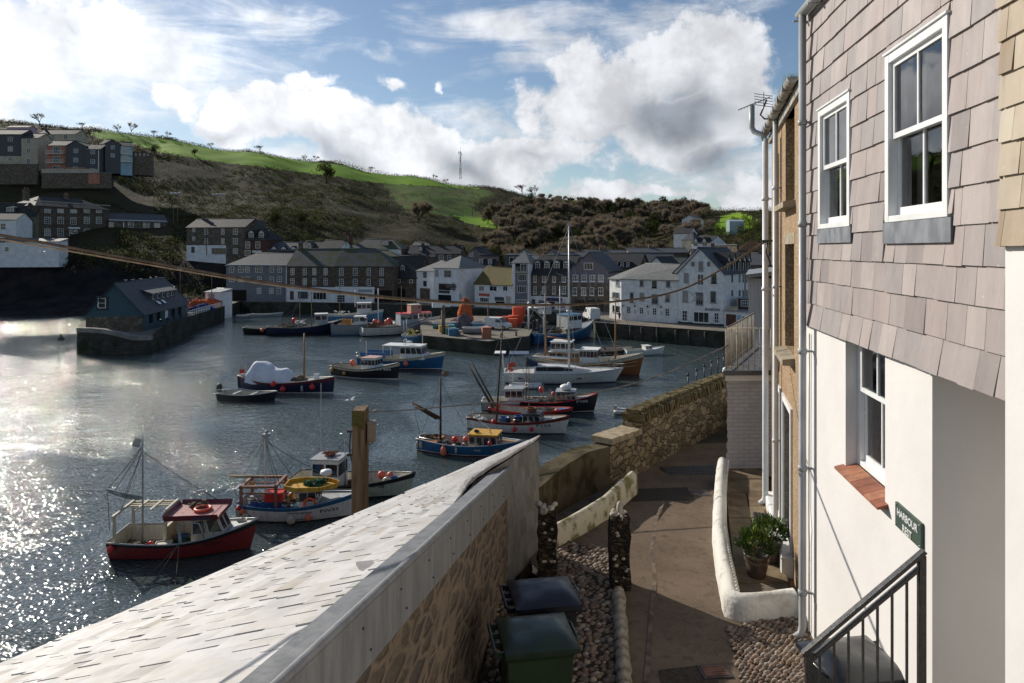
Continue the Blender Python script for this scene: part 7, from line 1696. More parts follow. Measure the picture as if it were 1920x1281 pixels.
m = MB(); m.path([(-2.4, .3, 2.6), (-3.5, .5, 2.78), (-4.2, .6, 2.95)], .05, 6); m.path([(-2.5, .3, 2.55), (-3.2, .45, 2.6), (-4.1, .6, 2.85)], .09, 6); p.part('furled_sail', m, mat('furled_canvas', (.35, .38, .36), (.2, .22, .2), 6, .9, .5))
p.rig([((-2.35, .3, 5.2), (-4.2, .6, 2.95)), ((-2.35, .3, 5.2), (-3.8, .5, 2.9)), ((-2.35, .3, 5.0), (-3.3, .5, 2.75)), ((-2.35, .3, 5.0), (-2.9, -.9, 2.2)), ((-4.2, .6, 2.95), (-4.1, .6, .9))]); p.rig([((-2.35, .3, 4.9), (1.2, .9, 2.1))], .02, BK)
m = MB(); m.obox((.05, -1.25, 1.3), (.10, .10, 1.0), ry=-.12); m.path([(.1, -1.2, 1.75), (.5, -1.25, 1.9), (.95, -1.2, 1.8), (1.1, -1.2, 1.4), (1.15, -1.1, .95)], .035, 6); p.part('hauler_davit', m, STEEL)
m = MB(); m.box((-1.15, -.2, .25), (-1.0, .95, 1.25)); m.box((-1.1, .8, .25), (.45, .95, 1.3)); p.part('shelter_board', m, BC)
p.item(boxm(.7, .5, .5), 'fish_box', BC, 'cream box near the stern of the dark red boat', 'box', -.9, -.75, .25, .2)
p.item(buoym(.16), 'buoy', RED, 'red buoy lying inside the stern of the dark red boat', 'buoy', -1.9, -.4, .25); p.item(buoym(.13), 'buoy', RED, 'smaller red buoy behind the one inside the stern of the dark red boat', 'buoy', -1.85, .05, .25)
p.item(clutter(9, 14, .7, .5, .25), 'rope_tangle', ROPE, 'heap of dark rope in the stern of the dark red boat', 'rope', -2.2, 0, .25)
p.fender(.04, -1, .72, RED, 'bright red fender at the stern of the dark red boat', .17, 1)
m = MB(); P0 = p.W(.1, -1.4, .95)
for dx, dy, dz_ in ((-.9, -2.6, -1.1), (-.2, -2.9, -1.1), (.9, -2.2, -1.0)): m.path([(0, 0, 0), (dx*.5, dy*.5, dz_*.55), (dx, dy, dz_)], .02, 4)
o = m.build('mooring_rope', ROPE); o.location = P0; tag(o, 'mooring ropes dropping from the side of the dark red boat', 'rope')
p.item(boxm(.5, .4, .35), 'fish_box', BLUEP, 'small blue box in the cockpit of the dark red boat', 'box', -.5, .45, .25, .3); p.item(ropecoil(.25, 3, .03, 7), 'rope_coil', CREAMP, 'pale rope coiled on the foredeck of the dark red boat', 'rope', 2.6, 0, 1.33)
p.item(clutter(12, 16, .5, .4, .2), 'net_pile', NETG, 'green netting in the cockpit of the dark red boat', 'net', -.2, -.2, .25)
# --- B2 blue and white
p = Boat('fishing_boat', 'white hulled fishing boat with a blue sheer band and a yellow edged wheelhouse roof', 'boat', -11.9, 38.4, 1, 6.6, 2.5, .95, .85, 1.35, top=BW, low=BK, boot=BW, strake=BB, rail=BB, dz=.2, fore=.4, foredeck=BG)
p.text('PW33', .70, .50, .27, BK, w=1.0); p.text('PW33', .03, .52, .2, BK)
m = MB()
for a, b in ((.44, .64),): 
    for i in range(6):
        t0, t1 = a+(b-a)*i/6, a+(b-a)*(i+1)/6; m.quad(*[(p.xx(t_, z), -(p.hb(t_, z)+.008), z) for t_, z in ((t0, .12), (t1, .12), (t1, .66), (t0, .66))])
p.part('grey_patch', m, BG)
wh = p.cabin(.1, 1.1, .7, .5, 1.15, nwin=2, fwin=2, over=.0, roof=BW, slope=.1)
m = MB(); z = 1.68; ol = [(-.75, -.55), (.0, -.95), (1.3, -.9), (2.1, -.25), (2.1, .25), (1.3, .8), (.0, .85), (-.75, .5)]
m.prism(ol, z, z+.05)
for a, b in zip(ol, ol[1:]+ol[:1]): a, b = Vector(a), Vector(b); d = (b-a).normalized(); m.obox(((a.x+b.x)/2, (a.y+b.y)/2, z+.13), ((b-a).length, .05, .22), math.atan2(d.y, d.x))
p.part('roof_tray', m, TYEL, wh)
p.item(clutter(4, 26, .5, .4, .2), 'net_pile', NETG, 'dark green net heaped in the yellow edged roof tray', 'net', .8, 0, 1.74); p.item(MB().lathe([(0, .5), (.3, .5), (.34, .58), (.3, .72), (0, .78)], n=16).tube((0, 0, 0), (0, 0, .5), .07), 'radar', WHITE, 'white radar dome on a short post above the yellow edged roof', 'radar', 1.35, .35, 1.73)
m = MB().torus((0, 0, 0), .33, .075, 22, 8, 0, Matrix.Rotation(math.pi/2, 3, 'X')); p.item(m, 'lifebuoy', ORANGE, 'orange lifebuoy hung on the side of the white wheelhouse with the blue band', 'lifebuoy', .75, -.82, .95)
ms = p.mast(-1.95, .3, 4.6, .075, CREAMP); m = MB(); m.tube((-4.0, .1, 2.25), (-1.9, 0, 2.2), .07, .06, 6); p.part('boom', m, WOOD); m = MB(); m.box((-2.1, -.2, 4.5), (-1.7, .2, 4.65)); m.ell((-1.9, 0, 4.75), (.12, .1, .1), 8, 6); p.part('masthead', m, GREYP, ms)
p.rig([((-1.95, 0, 4.5), (-4.0, .1, 2.25)), ((-1.95, 0, 4.4), (-3.2, .05, 2.25)), ((-1.95, .1, 4.4), (-3.0, .9, 1.0)), ((-1.95, -.1, 4.4), (-.8, -.9, 1.9)), ((-1.95, .1, 4.4), (-.7, .9, 1.9)), ((-1.9, 0, 4.2), (1.2, .6, 2.1)), ((-1.95, 0, 4.2), (-1.2, 0, 1.0)), ((-4.0, .1, 2.25), (-3.6, .2, 1.0))])
m = MB()
for x, y in ((-3.0, -.85), (-3.0, .85), (-1.1, -.85), (-1.1, .85)): m.box((x-.07, y-.07, .4), (x+.07, y+.07, 1.95))
for y in (-.85, .85): m.obox((-2.05, y, 1.95), (2.1, .14, .12)); m.obox((-2.05, y, 1.6), (2.0, .06, .08))
m.obox((-3.0, 0, 1.95), (.14, 1.8, .12)); m.obox((-1.1, 0, 1.98), (.14, 1.8, .12)); p.part('stern_frame', m, mat('brown_paint', (.25, .11, .07), (.17, .08, .05), 5, .7))
p.item(boxm(.95, .7, .5), 'fish_box', RED, 'bright red fish box stacked on blue tub in the blue banded boat', 'box', -1.3, -.35, 1.05, .1, 'fish boxes'); p.item(MB().prism([(-.8, -.45), (.9, -.45), (.9, .45), (-.8, .45)], 0, .8), 'fish_tub', BLUEP, 'deep blue tub in the stern of the blue banded boat', 'tub', -1.9, -.3, .25, .25); p.item(clutter(14, 20, .35, .3, .2), 'net_pile', mat('pale_net', (.45, .45, .42), (.3, .3, .28), 9, .9), 'pale net lying over the deep blue tub', 'net', -2.3, -.5, 1.0)
p.item(boxm(.45, .4, .5), 'fish_box', BLUEP, 'small blue fish box against the bulwark of the blue banded boat', 'box', -.85, -.75, .25, .1); p.item(buoym(.2), 'buoy', OCH, 'large ochre buoy hanging at the frame top of the blue banded boat', 'buoy', -2.8, .2, 1.5); p.item(buoym(.19), 'buoy', OCH, 'ochre buoy between frame and wheelhouse of the blue banded boat', 'buoy', -.55, .2, .9)
p.item(tubm(.2, .35), 'bucket', mat('tan_bucket', (.4, .3, .2), rough=.6), 'tan bucket standing on the deck of the blue banded boat', 'bucket', -.45, -.7, .25); p.item(clutter(5, 20, .6, .6, .5), 'rope_tangle', ROPE, 'dark ropes and gear between mast and wheelhouse of the blue banded boat', 'rope', -.6, .2, .3)
p.item(boxm(.4, .5, .4), 'fish_box', mat('light_blue_box', (.25, .4, .5), rough=.5), 'pale blue box on the deck beside the white wheelhouse', 'box', -.25, -.1, .3)
p.fender(.48, -1, .3, mat('pale_tan_buoy', (.45, .36, .30), (.35, .27, .22), 5, .6), 'big pale tan fender on the grey patch of the blue banded boat', .25, 1.0); p.fender(.61, -1, .32, CORAL, 'small coral fender beside the pale tan one', .17, 1.05); p.fender(.03, -1, .85, RED, 'red fender at the stern corner of the blue banded boat', .12, 1.0); p.fender(.07, -1, .7, CORAL, 'pinkish red fender just below the stern corner one', .14, 1.0)
# --- B3 pale green with aft wheelhouse
p = Boat('fishing_boat', 'pale green open fishing boat with a boxy white wheelhouse aft, partly behind the timber pole', 'boat', -9.7, 42.0, -9, 7.8, 2.7, .95, .85, 1.45, top=BGR, low=BK, boot=BK, strake=BK, rail=BK, dz=.2, fore=.14)
p.text('FY 108', .69, .75, .26, BK); p.cabin(-2.45, -.75, .75, .4, 1.75, nwin=2, fwin=2, roof=GREYP, slope=0, w2=.75, wy=(.45, .85)); p.item(clutter(6, 10, .4, .35, .1), 'rope_tangle', mat('rusty_rope', (.25, .11, .07), rough=.9), 'rusty brown rope coils on top of the boxy white wheelhouse', 'rope', -1.6, 0, 2.28)
p.mast(-.6, .4, 3.3, .04, STEEL); p.mast(-2.4, 2.2, 6.6, .02, WHITE, .5, name='aerial'); p.rig([((-.6, 0, 3.2), (-2.3, -.8, .9)), ((-.6, 0, 3.2), (.4, 1, .9))])
for i, (x, y, m_, l) in enumerate(((1.4, .9, CORAL, 'first coral buoy on the far rail of the pale green boat'), (2.0, .85, CORAL, 'second coral buoy nearer the bow of the pale green boat'), (.2, .8, BLUEP, 'blue drum beside the timber pole in the pale green boat'))): p.item(buoym(.22) if i < 2 else tubm(.25, .8), 'buoy' if i < 2 else 'drum', m_, l, 'buoy' if i < 2 else 'drum', x, y, .7)
p.item(tubm(.3, .5), 'drum', BLUEP, 'dark blue tub in the bow of the pale green boat', 'drum', 2.5, .3, .5); p.item(clutter(8, 14, .5, .3, .2), 'net_pile', mat('pale_net2', (.5, .48, .45), rough=.9), 'pale net along the near side of the pale green boat', 'net', 1.3, -.7, .3); p.item(boxm(.5, .35, .2), 'fish_box', RED, 'flat red box near the bow of the pale green boat', 'box', 2.1, -.4, .4)
p.item(MB().torus((0, 0, 0), .3, .06, 18, 6, 0, Matrix.Rotation(math.pi/2, 3, 'X')), 'hauler_wheel', STEEL, 'round line hauler near the bow of the pale green boat', 'winch', 2.3, -.5, .95); p.item(clutter(18, 18, .4, .4, .3), 'net_pile', mat('brown_net', (.2, .1, .07), rough=.9), 'brown net between wheelhouse and pole in the pale green boat', 'net', -.1, .3, .3)
# --- B4 blue with yellow cabin
p = Boat('fishing_boat', 'bright blue fishing boat with a mustard yellow cabin roof, behind the slate roof ridge', 'boat', -3.1, 50.4, -14, 8.0, 2.7, .95, .8, 1.15, top=BB, low=BMAR, boot=BW, strake=BB, rail=mat('pale_rail', (.45, .5, .55), rough=.5), dz=.2, fore=.42, foredeck=TORN, tr=.5)
p.text('FY97', .58, .45, .24, BW); p.cabin(.15, 2.35, .85, .45, 1.05, wall=VARN, roof=TYEL, nwin=4, fwin=2, slope=.15, wy=(.35, .9), rh=.1)
m = MB(); m.path([(-3.9, .5, .92), (-3.2, .95, .9), (-2.2, 1.1, .9)], .02, 4); m.prism([(-3.85, -.5), (-2.3, -1.1), (-2.3, 1.1), (-3.85, .5)], .80, .86); p.part('stern_deck', m, TORN)
ms = p.mast(-2.3, .3, 5.4, .10, mat('dark_mast', (.06, .035, .025), (.04, .025, .02), 4, .7)); m = MB(); m.obox((-1.9, 0, 5.75), (.38, .03, .38), .4, ry=.78); m.tube((-2.3, 0, 5.4), (-2.05, 0, 6.0), .02); p.part('radar_reflector', m, mat('bronze_plate', (.2, .13, .08), rough=.5), ms)
m = MB(); m.tube((-2.35, 0, 2.4), (-4.6, .2, 3.4), .12, .08, 7); m.tube((-2.6, 0, 2.35), (-4.4, .2, 3.1), .10, .06, 6); p.part('furled_sail', m, mat('brown_sail', (.10, .065, .04), (.06, .04, .03), 6, .9, .5)); p.rig([((-2.3, 0, 5.2), (-4.6, .2, 3.4)), ((-2.3, 0, 5.2), (-3.9, 0, .9)), ((-2.3, 0, 5.2), (.3, -.9, 1.6)), ((-4.6, .2, 3.4), (-3.9, 0, .9))]); p.rig([((-.3, .6, 2.9), (1.9, .9, 1.2))], .025, WHITE, 'pole')
m = MB(); m.path([(-3.6, -.95, 1.15), (-2.6, -1.15, 1.1), (-1.4, -1.25, 1.05)], .025, 5); m.path([(-3.6, -.95, .85), (-3.6, -.95, 1.15)], .02, 4); m.path([(-1.4, -1.25, .8), (-1.4, -1.25, 1.05)], .02, 4); p.part('guard_rail', m, STEEL)
p.item(buoym(.24), 'buoy', RED, 'red and pink buoy in the waist of the mustard roofed boat', 'buoy', -1.35, .5, .5); p.item(buoym(.22), 'buoy', CORAL, 'pink buoy nearer the mustard yellow cabin', 'buoy', -.5, .5, .6); p.item(clutter(31, 26, .9, .6, .4), 'rope_tangle', BK, 'dark heap of gear in the waist of the mustard roofed boat', 'gear', -1.0, -.3, .3)
p.item(ropecoil(.2, 3), 'rope_coil', BK, 'black rope lying on the mustard yellow cabin roof', 'rope', .6, -.3, 1.62)
p.fender(.30, -1, .38, CORAL, 'big coral teardrop fender on the bright blue hull', .24, 1.5); p.fender(.02, -1, .55, GRB, 'pale grey fender at the stern of the bright blue boat, outermost', .13, 2.0); p.fender(.06, -1, .58, GRB, 'pale grey fender just forward of the outermost stern one', .13, 2.0); p.fender(.42, -1, .5, GRB, 'narrow grey fender amidships on the bright blue hull', .1, 2.4); p.fender(.73, -1, 1.15, RED, 'red fender resting against the varnished cabin side', .16, 1)
p.item(clutter(33, 14, .5, .3, .15), 'rope_tangle', ROPE, 'brown rope on the stern deck of the bright blue boat', 'rope', -3.0, 0, .88)
# --- B5 white and red
p = Boat('fishing_boat', 'white fishing boat with a brown red sheer band and a tall bare mast', 'boat', .55, 56.5, -15, 8.6, 2.8, 1.0, .9, 1.5, top=BW, low=BK, boot=BW, strake=pm('brownred', (.17, .03, .02)), rail=pm('brownred2', (.17, .03, .02)), dz=.25, fore=.38, foredeck=BG, tr=.5)
p.text('FY53', .70, .68, .30, BK, w=1.15); p.cabin(.5, 2.1, .85, .6, .95, wall=BK, roof=BK, nwin=3, fwin=2, slope=.2, wy=(.3, .9), rh=.08)
p.item(ropecoil(.42, 4, .05, 3), 'rope_coil', mat('coil_brown', (.26, .13, .08), rough=.9), 'brown rope coil on the black cabin roof of the white and red boat', 'rope', 1.1, 0, 1.66)
p.mast(-1.95, .3, 8.3, .10, mat('dark_mast'  if 0 else 'grey_mast', (.09, .07, .055), (.06, .045, .04), 4, .8), lean=.55); m = MB(); m.tube((-2.0, 0, 1.9), (-4.2, .3, 5.5), .10, .06, 7); m.tube((-2.2, .1, 1.7), (-4.6, .5, 5.2), .12, .07, 6); p.part('furled_sail', m, mat('grey_sail', (.13, .11, .09), (.08, .065, .055), 6, .9, .5))
p.rig([((-1.45, 0, 8.1), (2.6, .8, 1.2)), ((-1.45, 0, 8.1), (-4.2, 0, 1.1)), ((-1.5, 0, 7), (-1.9, 1.3, 1)), ((-1.5, 0, 7), (-1.9, -1.3, 1)), ((-1.45, 0, 8.0), (-1.35, 0, 9.2))])
for (x, y, m_, l, k) in ((-1.2, -.2, BLUEP, 'large dark blue tub aft in the white and red boat', 0), (-.1, .6, BLUEP, 'blue basket amidships in the white and red boat', 0), (-.3, -.7, CORAL, 'coral buoy above the brown red band amidships', 1), (.2, .5, YEL, 'yellow coil among the gear of the white and red boat', 2)):
    p.item(tubm(.38, .6) if k == 0 else (buoym(.22) if k == 1 else ropecoil(.3, 2, .05)), ('tub', 'buoy', 'rope_coil')[k], m_, l, ('tub', 'buoy', 'rope')[k], x, y, .5)
p.item(clutter(41, 30, 1.1, .7, .5), 'rope_tangle', BK, 'dark jumble of gear amidships in the white and red boat', 'gear', -.6, .2, .4); p.item(clutter(42, 12, .4, .4, .3), 'net_pile', WHITE, 'white netting at the stern of the white and red boat', 'net', -3.4, .1, .6)
p.fender(.50, -1, .45, RED, 'red fender below the brown red band, left one of two', .2, 1); p.fender(.66, -1, .5, RED, 'red fender below the brown red band, right one of two', .18, 1); p.fender(.30, -1, 1.0, RED, 'red fender against the stern quarter of the white and red boat', .2, 1)
# --- B6b, B6
p = Boat('fishing_boat', 'low dark boat with bright red rails and an aft white wheelhouse between its neighbours', 'boat', 1.7, 60.3, -9, 7.4, 2.4, 1.1, .8, 1.15, top=BK, low=BK, boot=BK, strake=RED, rail=RED, dz=.3, fore=.2, foredeck=BLUEP, tr=.7)
p.item(clutter(51, 40, 1.3, .6, .5), 'rope_tangle', ROPE, 'brown and black gear filling the red railed boat', 'gear', .6, .1, .4); p.item(buoym(.2), 'buoy', CORAL, 'coral buoy in the bow of the red railed boat', 'buoy', 2.3, -.3, .7); p.item(buoym(.2), 'buoy', RED, 'red buoy at the stern rail of the red railed boat', 'buoy', -2.9, -.4, .9); p.mast(-.2, .3, 4.5, .05, WOOD)
p = Boat('workboat', 'small white cabin boat with upright wheelhouse beside the black hulled boat', 'boat', .3, 64.0, -5, 6.2, 2.3, .9, .9, 1.2, top=BG, low=BK, dz=.3, fore=.3)
p.cabin(-.9, .8, .8, .6, 1.4, nwin=3, fwin=2, roof=BG); m = MB(); m.path([(.9, -.8, .9), (.9, -.8, 2.3), (2.6, -.7, 2.3), (2.6, -.7, .9)], .03, 5); m.path([(.9, .8, .9), (.9, .8, 2.3), (2.6, .7, 2.3), (2.6, .7, .9)], .03, 5); p.part('frame', m, STEEL); p.mast(-.2, 2.0, 3.6, .03, WHITE)
p = Boat('fishing_boat', 'black hulled boat with a red rail and a white domed cabin, below the white yacht', 'boat', 3.9, 63.5, -9, 8.2, 2.7, 1.0, .95, 1.75, top=BK, low=BK, boot=BW, strake=BK, rail=RED, dz=.3, fore=.42, foredeck=BG)
p.text('FY88', .76, 1.0, .32, BW, w=1.1); p.cabin(.3, 2.2, .85, .8, 1.1, wall=BK, roof=BG, nwin=4, fwin=2, slope=.25, wy=(.4, .9)); p.item(MB().ell((0, 0, .25), (.55, .5, .3), 14, 8).ell((.3, .2, .5), (.2, .2, .2), 8, 6), 'raft_canister', WHITE, 'white life raft canister on the cabin of the black hulled boat', 'canister', 1.1, 0, 1.98)
p.item(clutter(61, 30, 1.0, .7, .7), 'rope_tangle', ROPE, 'brown gear heap aft of the cabin of the black hulled boat', 'gear', -1.0, 0, .5); p.item(buoym(.28), 'buoy', RED, 'big red buoy standing high on the gear of the black hulled boat', 'buoy', -1.2, .3, 1.6); p.mast(-2.6, .3, 5.0, .05, WOOD); p.item(buoym(.2), 'buoy', CORAL, 'coral buoy at the cabin door of the black hulled boat', 'buoy', -.1, .4, 1.3)
# --- B7 yacht
p = Boat('sailing_yacht', 'large white sailing yacht with a tall bare aluminium mast in the middle of the harbour', 'yacht', 5.9, 77.3, -1, 13.4, 3.9, 1.25, 1.25, 1.6, top=BW, low=BN, boot=BG, strake=BW, rail=WHITE, dz=1.12, fore=.9, deckm=pm('pale_deck', (.55, .55, .53)), tr=.75, rake=1.2)
m = MB(); pl = [(-3.4, -1.1), (-.6, -1.1), (1.2, -.8), (2.8, -.35), (2.8, .35), (1.2, .8), (-.6, 1.1), (-3.4, 1.1)]; m.prism(pl, 1.2, [1.95, 1.95, 1.75, 1.5, 1.5, 1.75, 1.95, 1.95]); cb = p.part('coachroof', m, BW)
m = MB()
for sy in (-1, 1): m.add([(-3.2, sy*1.112, 1.4), (-.6, sy*1.112, 1.4), (.9, sy*.872, 1.4), (.9, sy*.872, 1.62), (-.6, sy*1.112, 1.85), (-3.2, sy*1.112, 1.85)], [(0, 1, 4, 5), (1, 2, 3, 4)])
p.part('window', m, GLASS, cb)
m = MB(); m.prism([(-4.4, -1.0), (-3.0, -1.0), (-3.0, 1.0), (-4.4, 1.0)], [1.9]*4, [2.75, 2.3, 2.3, 2.75]); p.part('sprayhood', m, mat('navy_canvas', (.03, .045, .09), (.02, .03, .06), 4, .8)); m = MB(); m.prism([(-6.2, -1.2), (-4.0, -1.2), (-4.0, 1.2), (-6.2, 1.2)], 3.25, 3.32)
for x, y in ((-6.2, -1.2), (-6.2, 1.2), (-4.1, -1.2), (-4.1, 1.2)): m.tube((x, y, 1.1), (x, y, 3.25), .025, None, 5)
p.part('bimini', m, mat('blue_canvas', (.05, .09, .17), (.04, .07, .13), 4, .8)); m = MB(); m.prism([(-7.9, -.9), (-6.6, -.9), (-6.6, .9), (-7.9, .9)], 3.3, 3.38); m.tube((-6.8, -.9, 1.1), (-7.0, -.9, 3.3), .03); m.tube((-6.8, .9, 1.1), (-7.0, .9, 3.3), .03); p.part('solar_arch', m, WHITE)
ms = p.mast(.55, 1.4, 17.8, .13, mat('mast_alloy', (.55, .55, .56), rough=.35, metal=.5)); m = MB(); m.tube((.5, 0, 2.7), (-4.2, 0, 2.9), .12, .1, 8); p.part('boom', m, WHITE); m = MB(); 
for z, w in ((6.5, 1.2), (11.5, .95)): m.tube((.55, -w, z), (.55, w, z), .03, None, 5)
m.box((.4, -.15, 17.7), (.75, .15, 17.95)); p.part('spreaders', m, STEEL, ms)
p.rig([((.55, 0, 17.7), (6.6, 0, 1.7)), ((.55, 0, 14.5), (5.2, 0, 1.5)), ((.55, 0, 17.6), (-6.5, 0, 1.4)), ((.55, 0, 17.5), (.4, -1.8, 1.3)), ((.55, 0, 17.5), (.4, 1.8, 1.3)), ((.55, 0, 11.5), (1.2, -1.7, 1.3))], .018, STEEL)
m = MB()
for sy in (-1, 1):
    st = [(x, sy*(p.hb((x+6.7)/13.4, 1.3)-.1), 1.25) for x in (-6, -4, -2, 0, 2, 4, 5.6)]
    for q in st: m.tube(q, (q[0], q[1], 2.0), .015, None, 4)
    m.path([(q[0], q[1], 1.98) for q in st], .01, 4)
m.path([(5.6, -.55, 1.98), (6.9, 0, 2.1), (5.6, .55, 1.98)], .025, 5); p.part('guard_rail', m, STEEL)
m = MB()
for x in (-4.9, 1.5): t_ = (x+6.7)/13.4; m.box((x-.3, -(p.hb(t_, .7)+.01), .6), (x+.3, -(p.hb(t_, .7)-.05), .8))
p.part('port_light', m, BK)
m = clutter(71, 14, .3, .5, 1.0); p.item(m, 'buoy_bundle', CORAL, 'orange and white safety gear hanging at the stern of the yacht', 'gear', -5.9, -1.2, 1.4)
# --- B8 wooden trawler
p = Boat('trawler', 'brown varnished wooden trawler with an orange and white wheelhouse, behind the yacht', 'boat', 9.3, 83.2, -17, 13.5, 4.2, 1.8, 1.4, 2.7, top=VARN, low=BMAR, boot=VARN, strake=BC, rail=BC, dz=.9, fore=.3, tr=.6, rake=.7)
m = MB(); 
for q in (.45, .65):
    for sy in (-1, 1): m.path([(p.xx(i/20, .1+(p.free(i/20)-.1)*q), sy*(p.hb(i/20, .1+(p.free(i/20)-.1)*q)+.02), .1+(p.free(i/20)-.1)*q) for i in range(20)], .03, 4)
p.part('rubbing_strake', m, BC); p.cabin(-4.6, -.9, 1.5, 1.2, 1.3, wall=TORN, roof=BC, nwin=4, fwin=3, slope=0, wy=(.55, .9), name='deckhouse'); p.cabin(-4.4, -2.0, 1.25, 2.55, 1.15, wall=BW, roof=WHITE, nwin=4, fwin=4, slope=0, wy=(.3, .85)); p.cabin(-.85, 1.3, 1.3, 1.2, 1.7, wall=BW, roof=WHITE, nwin=5, fwin=4, slope=0, wy=(.5, .9), name='forward_house')
p.mast(3.3, 1.0, 9.3, .12, TORN); p.mast(-5.4, 1.2, 9.5, .12, mat('pale_spar', (.34, .2, .1), rough=.6)); m = MB(); m.tube((-5.4, 0, 4.2), (-2.0, 0, 3.9), .1); p.part('boom', m, VARN); p.item(clutter(81, 20, .9, .6, .4), 'net_pile', mat('pink_net', (.4, .12, .14), rough=.9), 'reddish net heap on the foredeck of the varnished trawler', 'net', 3.6, -.3, 1.4)
p.rig([((3.3, 0, 9.2), (6.5, 0, 2.8)), ((3.3, 0, 9.2), (1.3, 1.6, 1.8)), ((-5.4, 0, 9.3), (-6.5, 0, 2)), ((-5.4, 0, 9.3), (3.3, 0, 9.2))], .02)
# --- B9 blue trawler alongside the jetty
p = Boat('trawler', 'big bright blue trawler with a white wheelhouse berthed at the right end of the jetty', 'boat', 8.3, 113.0, 38, 14.5, 4.8, 1.8, 1.4, 2.9, top=BB, low=BMAR, boot=BB, strake=LBLUE, rail=BW, dz=.8, fore=.45, tr=.8, rake=1.0, foredeck=BG)
p.cabin(.2, 3.2, 1.6, 2.0, 2.2, wall=BW, roof=LBLUE, nwin=3, fwin=4, wy=(.6, .9)); m = MB()
for y in (-1.9, 1.9): m.tube((-5.6, y, 1), (-5.6, y, 5.6), .14); m.tube((-5.6, y, 5.6), (-2.2, y*.6, 6.0), .12)
m.tube((-5.6, -1.9, 5.6), (-5.6, 1.9, 5.6), .14); m.tube((-2.2, -1.1, 6.0), (-2.2, 1.1, 6.0), .12); m.box((-4.5, -1.0, 4.6), (-3.2, .9, 6.2)); p.part('gantry', m, mat('pale_gantry', (.5, .52, .54), rough=.5)); p.mast(-.5, 2, 9, .12, WHITE); m = MB(); m.tube((-3.2, 0, 3), (-6.8, .6, 6.5), .16); p.part('landing_boom', m, GREYP)
m = MB(); m.lathe([(0, 0), (.5, .0), (.5, .25), (0, .3)], (1.6, 0, 4.6), 12); m.tube((1.6, 0, 4.2), (1.6, 0, 4.6), .08); p.part('radar', m, WHITE)
p.item(clutter(91, 40, 1.4, 1.3, 1.2), 'net_pile', mat('blue_black_net', (.03, .05, .09), rough=.9), 'dark blue net piled aft on the big blue trawler', 'net', -4, 0, 1.0); p.item(clutter(92, 30, .8, 1.0, 1.0), 'net_pile', ROPE, 'brown trawl gear behind the wheelhouse of the big blue trawler', 'net', -1.2, 0, 1.2); p.rig([((-.5, 0, 8.9), (-5.6, 1.9, 5.6)), ((-.5, 0, 8.9), (-5.6, -1.9, 5.6)), ((-.5, 0, 8.9), (6.8, 0, 3))], .025)
# --- smaller craft on the right
p = Boat('motorboat', 'small white motorboat with an open cabin near the far quay wall', 'boat', 19.0, 97.5, 12, 6.0, 2.0, .75, .7, 1.1, top=BW, low=BG, dz=.25, fore=.4, foredeck=BW); p.cabin(-.2, 1.0, .7, .7, .55, nwin=2, fwin=2, slope=.35); 
p = Boat('barge', 'low dark brown barge with a small mast, left of the small white motorboat', 'boat', 13.9, 97.8, 10, 7.0, 2.4, .75, .65, .95, top=mat('barge_brown', (.10, .06, .045), rough=.8), low=BK, rail=BC, dz=.3, fore=.2); p.item(clutter(101, 20, 1.6, .7, .3), 'rope_tangle', mat('red_brown_gear', (.2, .06, .05), rough=.9), 'reddish gear spread over the low brown barge', 'gear', .5, 0, .4)
RIBM = mat('grey_inflatable', (.50, .50, .48), (.40, .40, .38), 4, .5)
def rib(x, y, deg, L, B, label, m_=RIBM):
    th = thing('inflatable_dinghy', label, 'dinghy', (x, y, .0), math.radians(deg), 'inflatable dinghies'); m = MB(); r = B*.14
    pts = [(-L/2, -B/2+r, r), (L*.2, -B/2+r, r*1.1), (L*.4, -B*.25, r*1.4), (L/2-r, 0, r*1.7), (L*.4, B*.25, r*1.4), (L*.2, B/2-r, r*1.1), (-L/2, B/2-r, r)]; m.path(catm([Vector(q) for q in pts], 5), r, 9); m.build('tube', m_, th)
    m = MB(); m.box((-L*.4, -B*.34, .04), (L*.25, B*.34, .1)); m.box((-L*.42, -B*.32, .08), (-L*.38, B*.32, r*2.3)); m.build('floor', BG, th); m = MB(); m.box((-L*.05, -B*.36, r*1.6), (L*.06, B*.36, r*1.85)); m.build('thwart', TORN, th)
    m = MB(); m.box((-L*.52, -.1, r*1.6), (-L*.42, .12, r*3.6)); m.tube((-L*.47, 0, -.1), (-L*.47, 0, r*1.6), .05); m.build('outboard', GREYP, th)
rib(10.7, 62.2, -16, 2.7, 1.4, 'grey inflatable dinghy floating alone right of the black hulled boat'); rib(1.5, 74.0, -4, 3.5, 1.6, 'white inflatable dinghy tied below the stern of the yacht', mat('white_inflatable', (.6, .6, .6), rough=.4))
# --- middle left group
p = Boat('fishing_boat', 'black hulled fishing boat with white wheelhouse and ochre fenders, left of a pair', 'boat', -17.0, 80.0, -20, 8.8, 2.9, 1.3, 1.1, 2.0, top=BK, low=BW, boot=BW, strake=BC, rail=BK, dz=.5, fore=.42, foredeck=LBLUE, rake=.4)
p.text('FY 666', .72, 1.1, .42, BW, w=1.6); p.cabin(-.2, 1.7, 1.0, .9, 1.5, roof=mat('faded_pink', (.48, .30, .27), rough=.7), nwin=4, fwin=3, slope=.15, wy=(.5, .85)); p.mast(-.1, 2.4, 4.3, .04, WHITE); p.fender(.05, -1, .9, OCH, 'ochre fender at the stern of the black and white hull', .25, 1); p.fender(.25, -1, .6, OCH, 'ochre fender amidships on the black and white hull', .22, 1); p.item(buoym(.35), 'buoy', CORAL, 'coral buoy on the far side of the black hulled boat beside the blue one', 'buoy', -2.6, 1.0, 1.1)
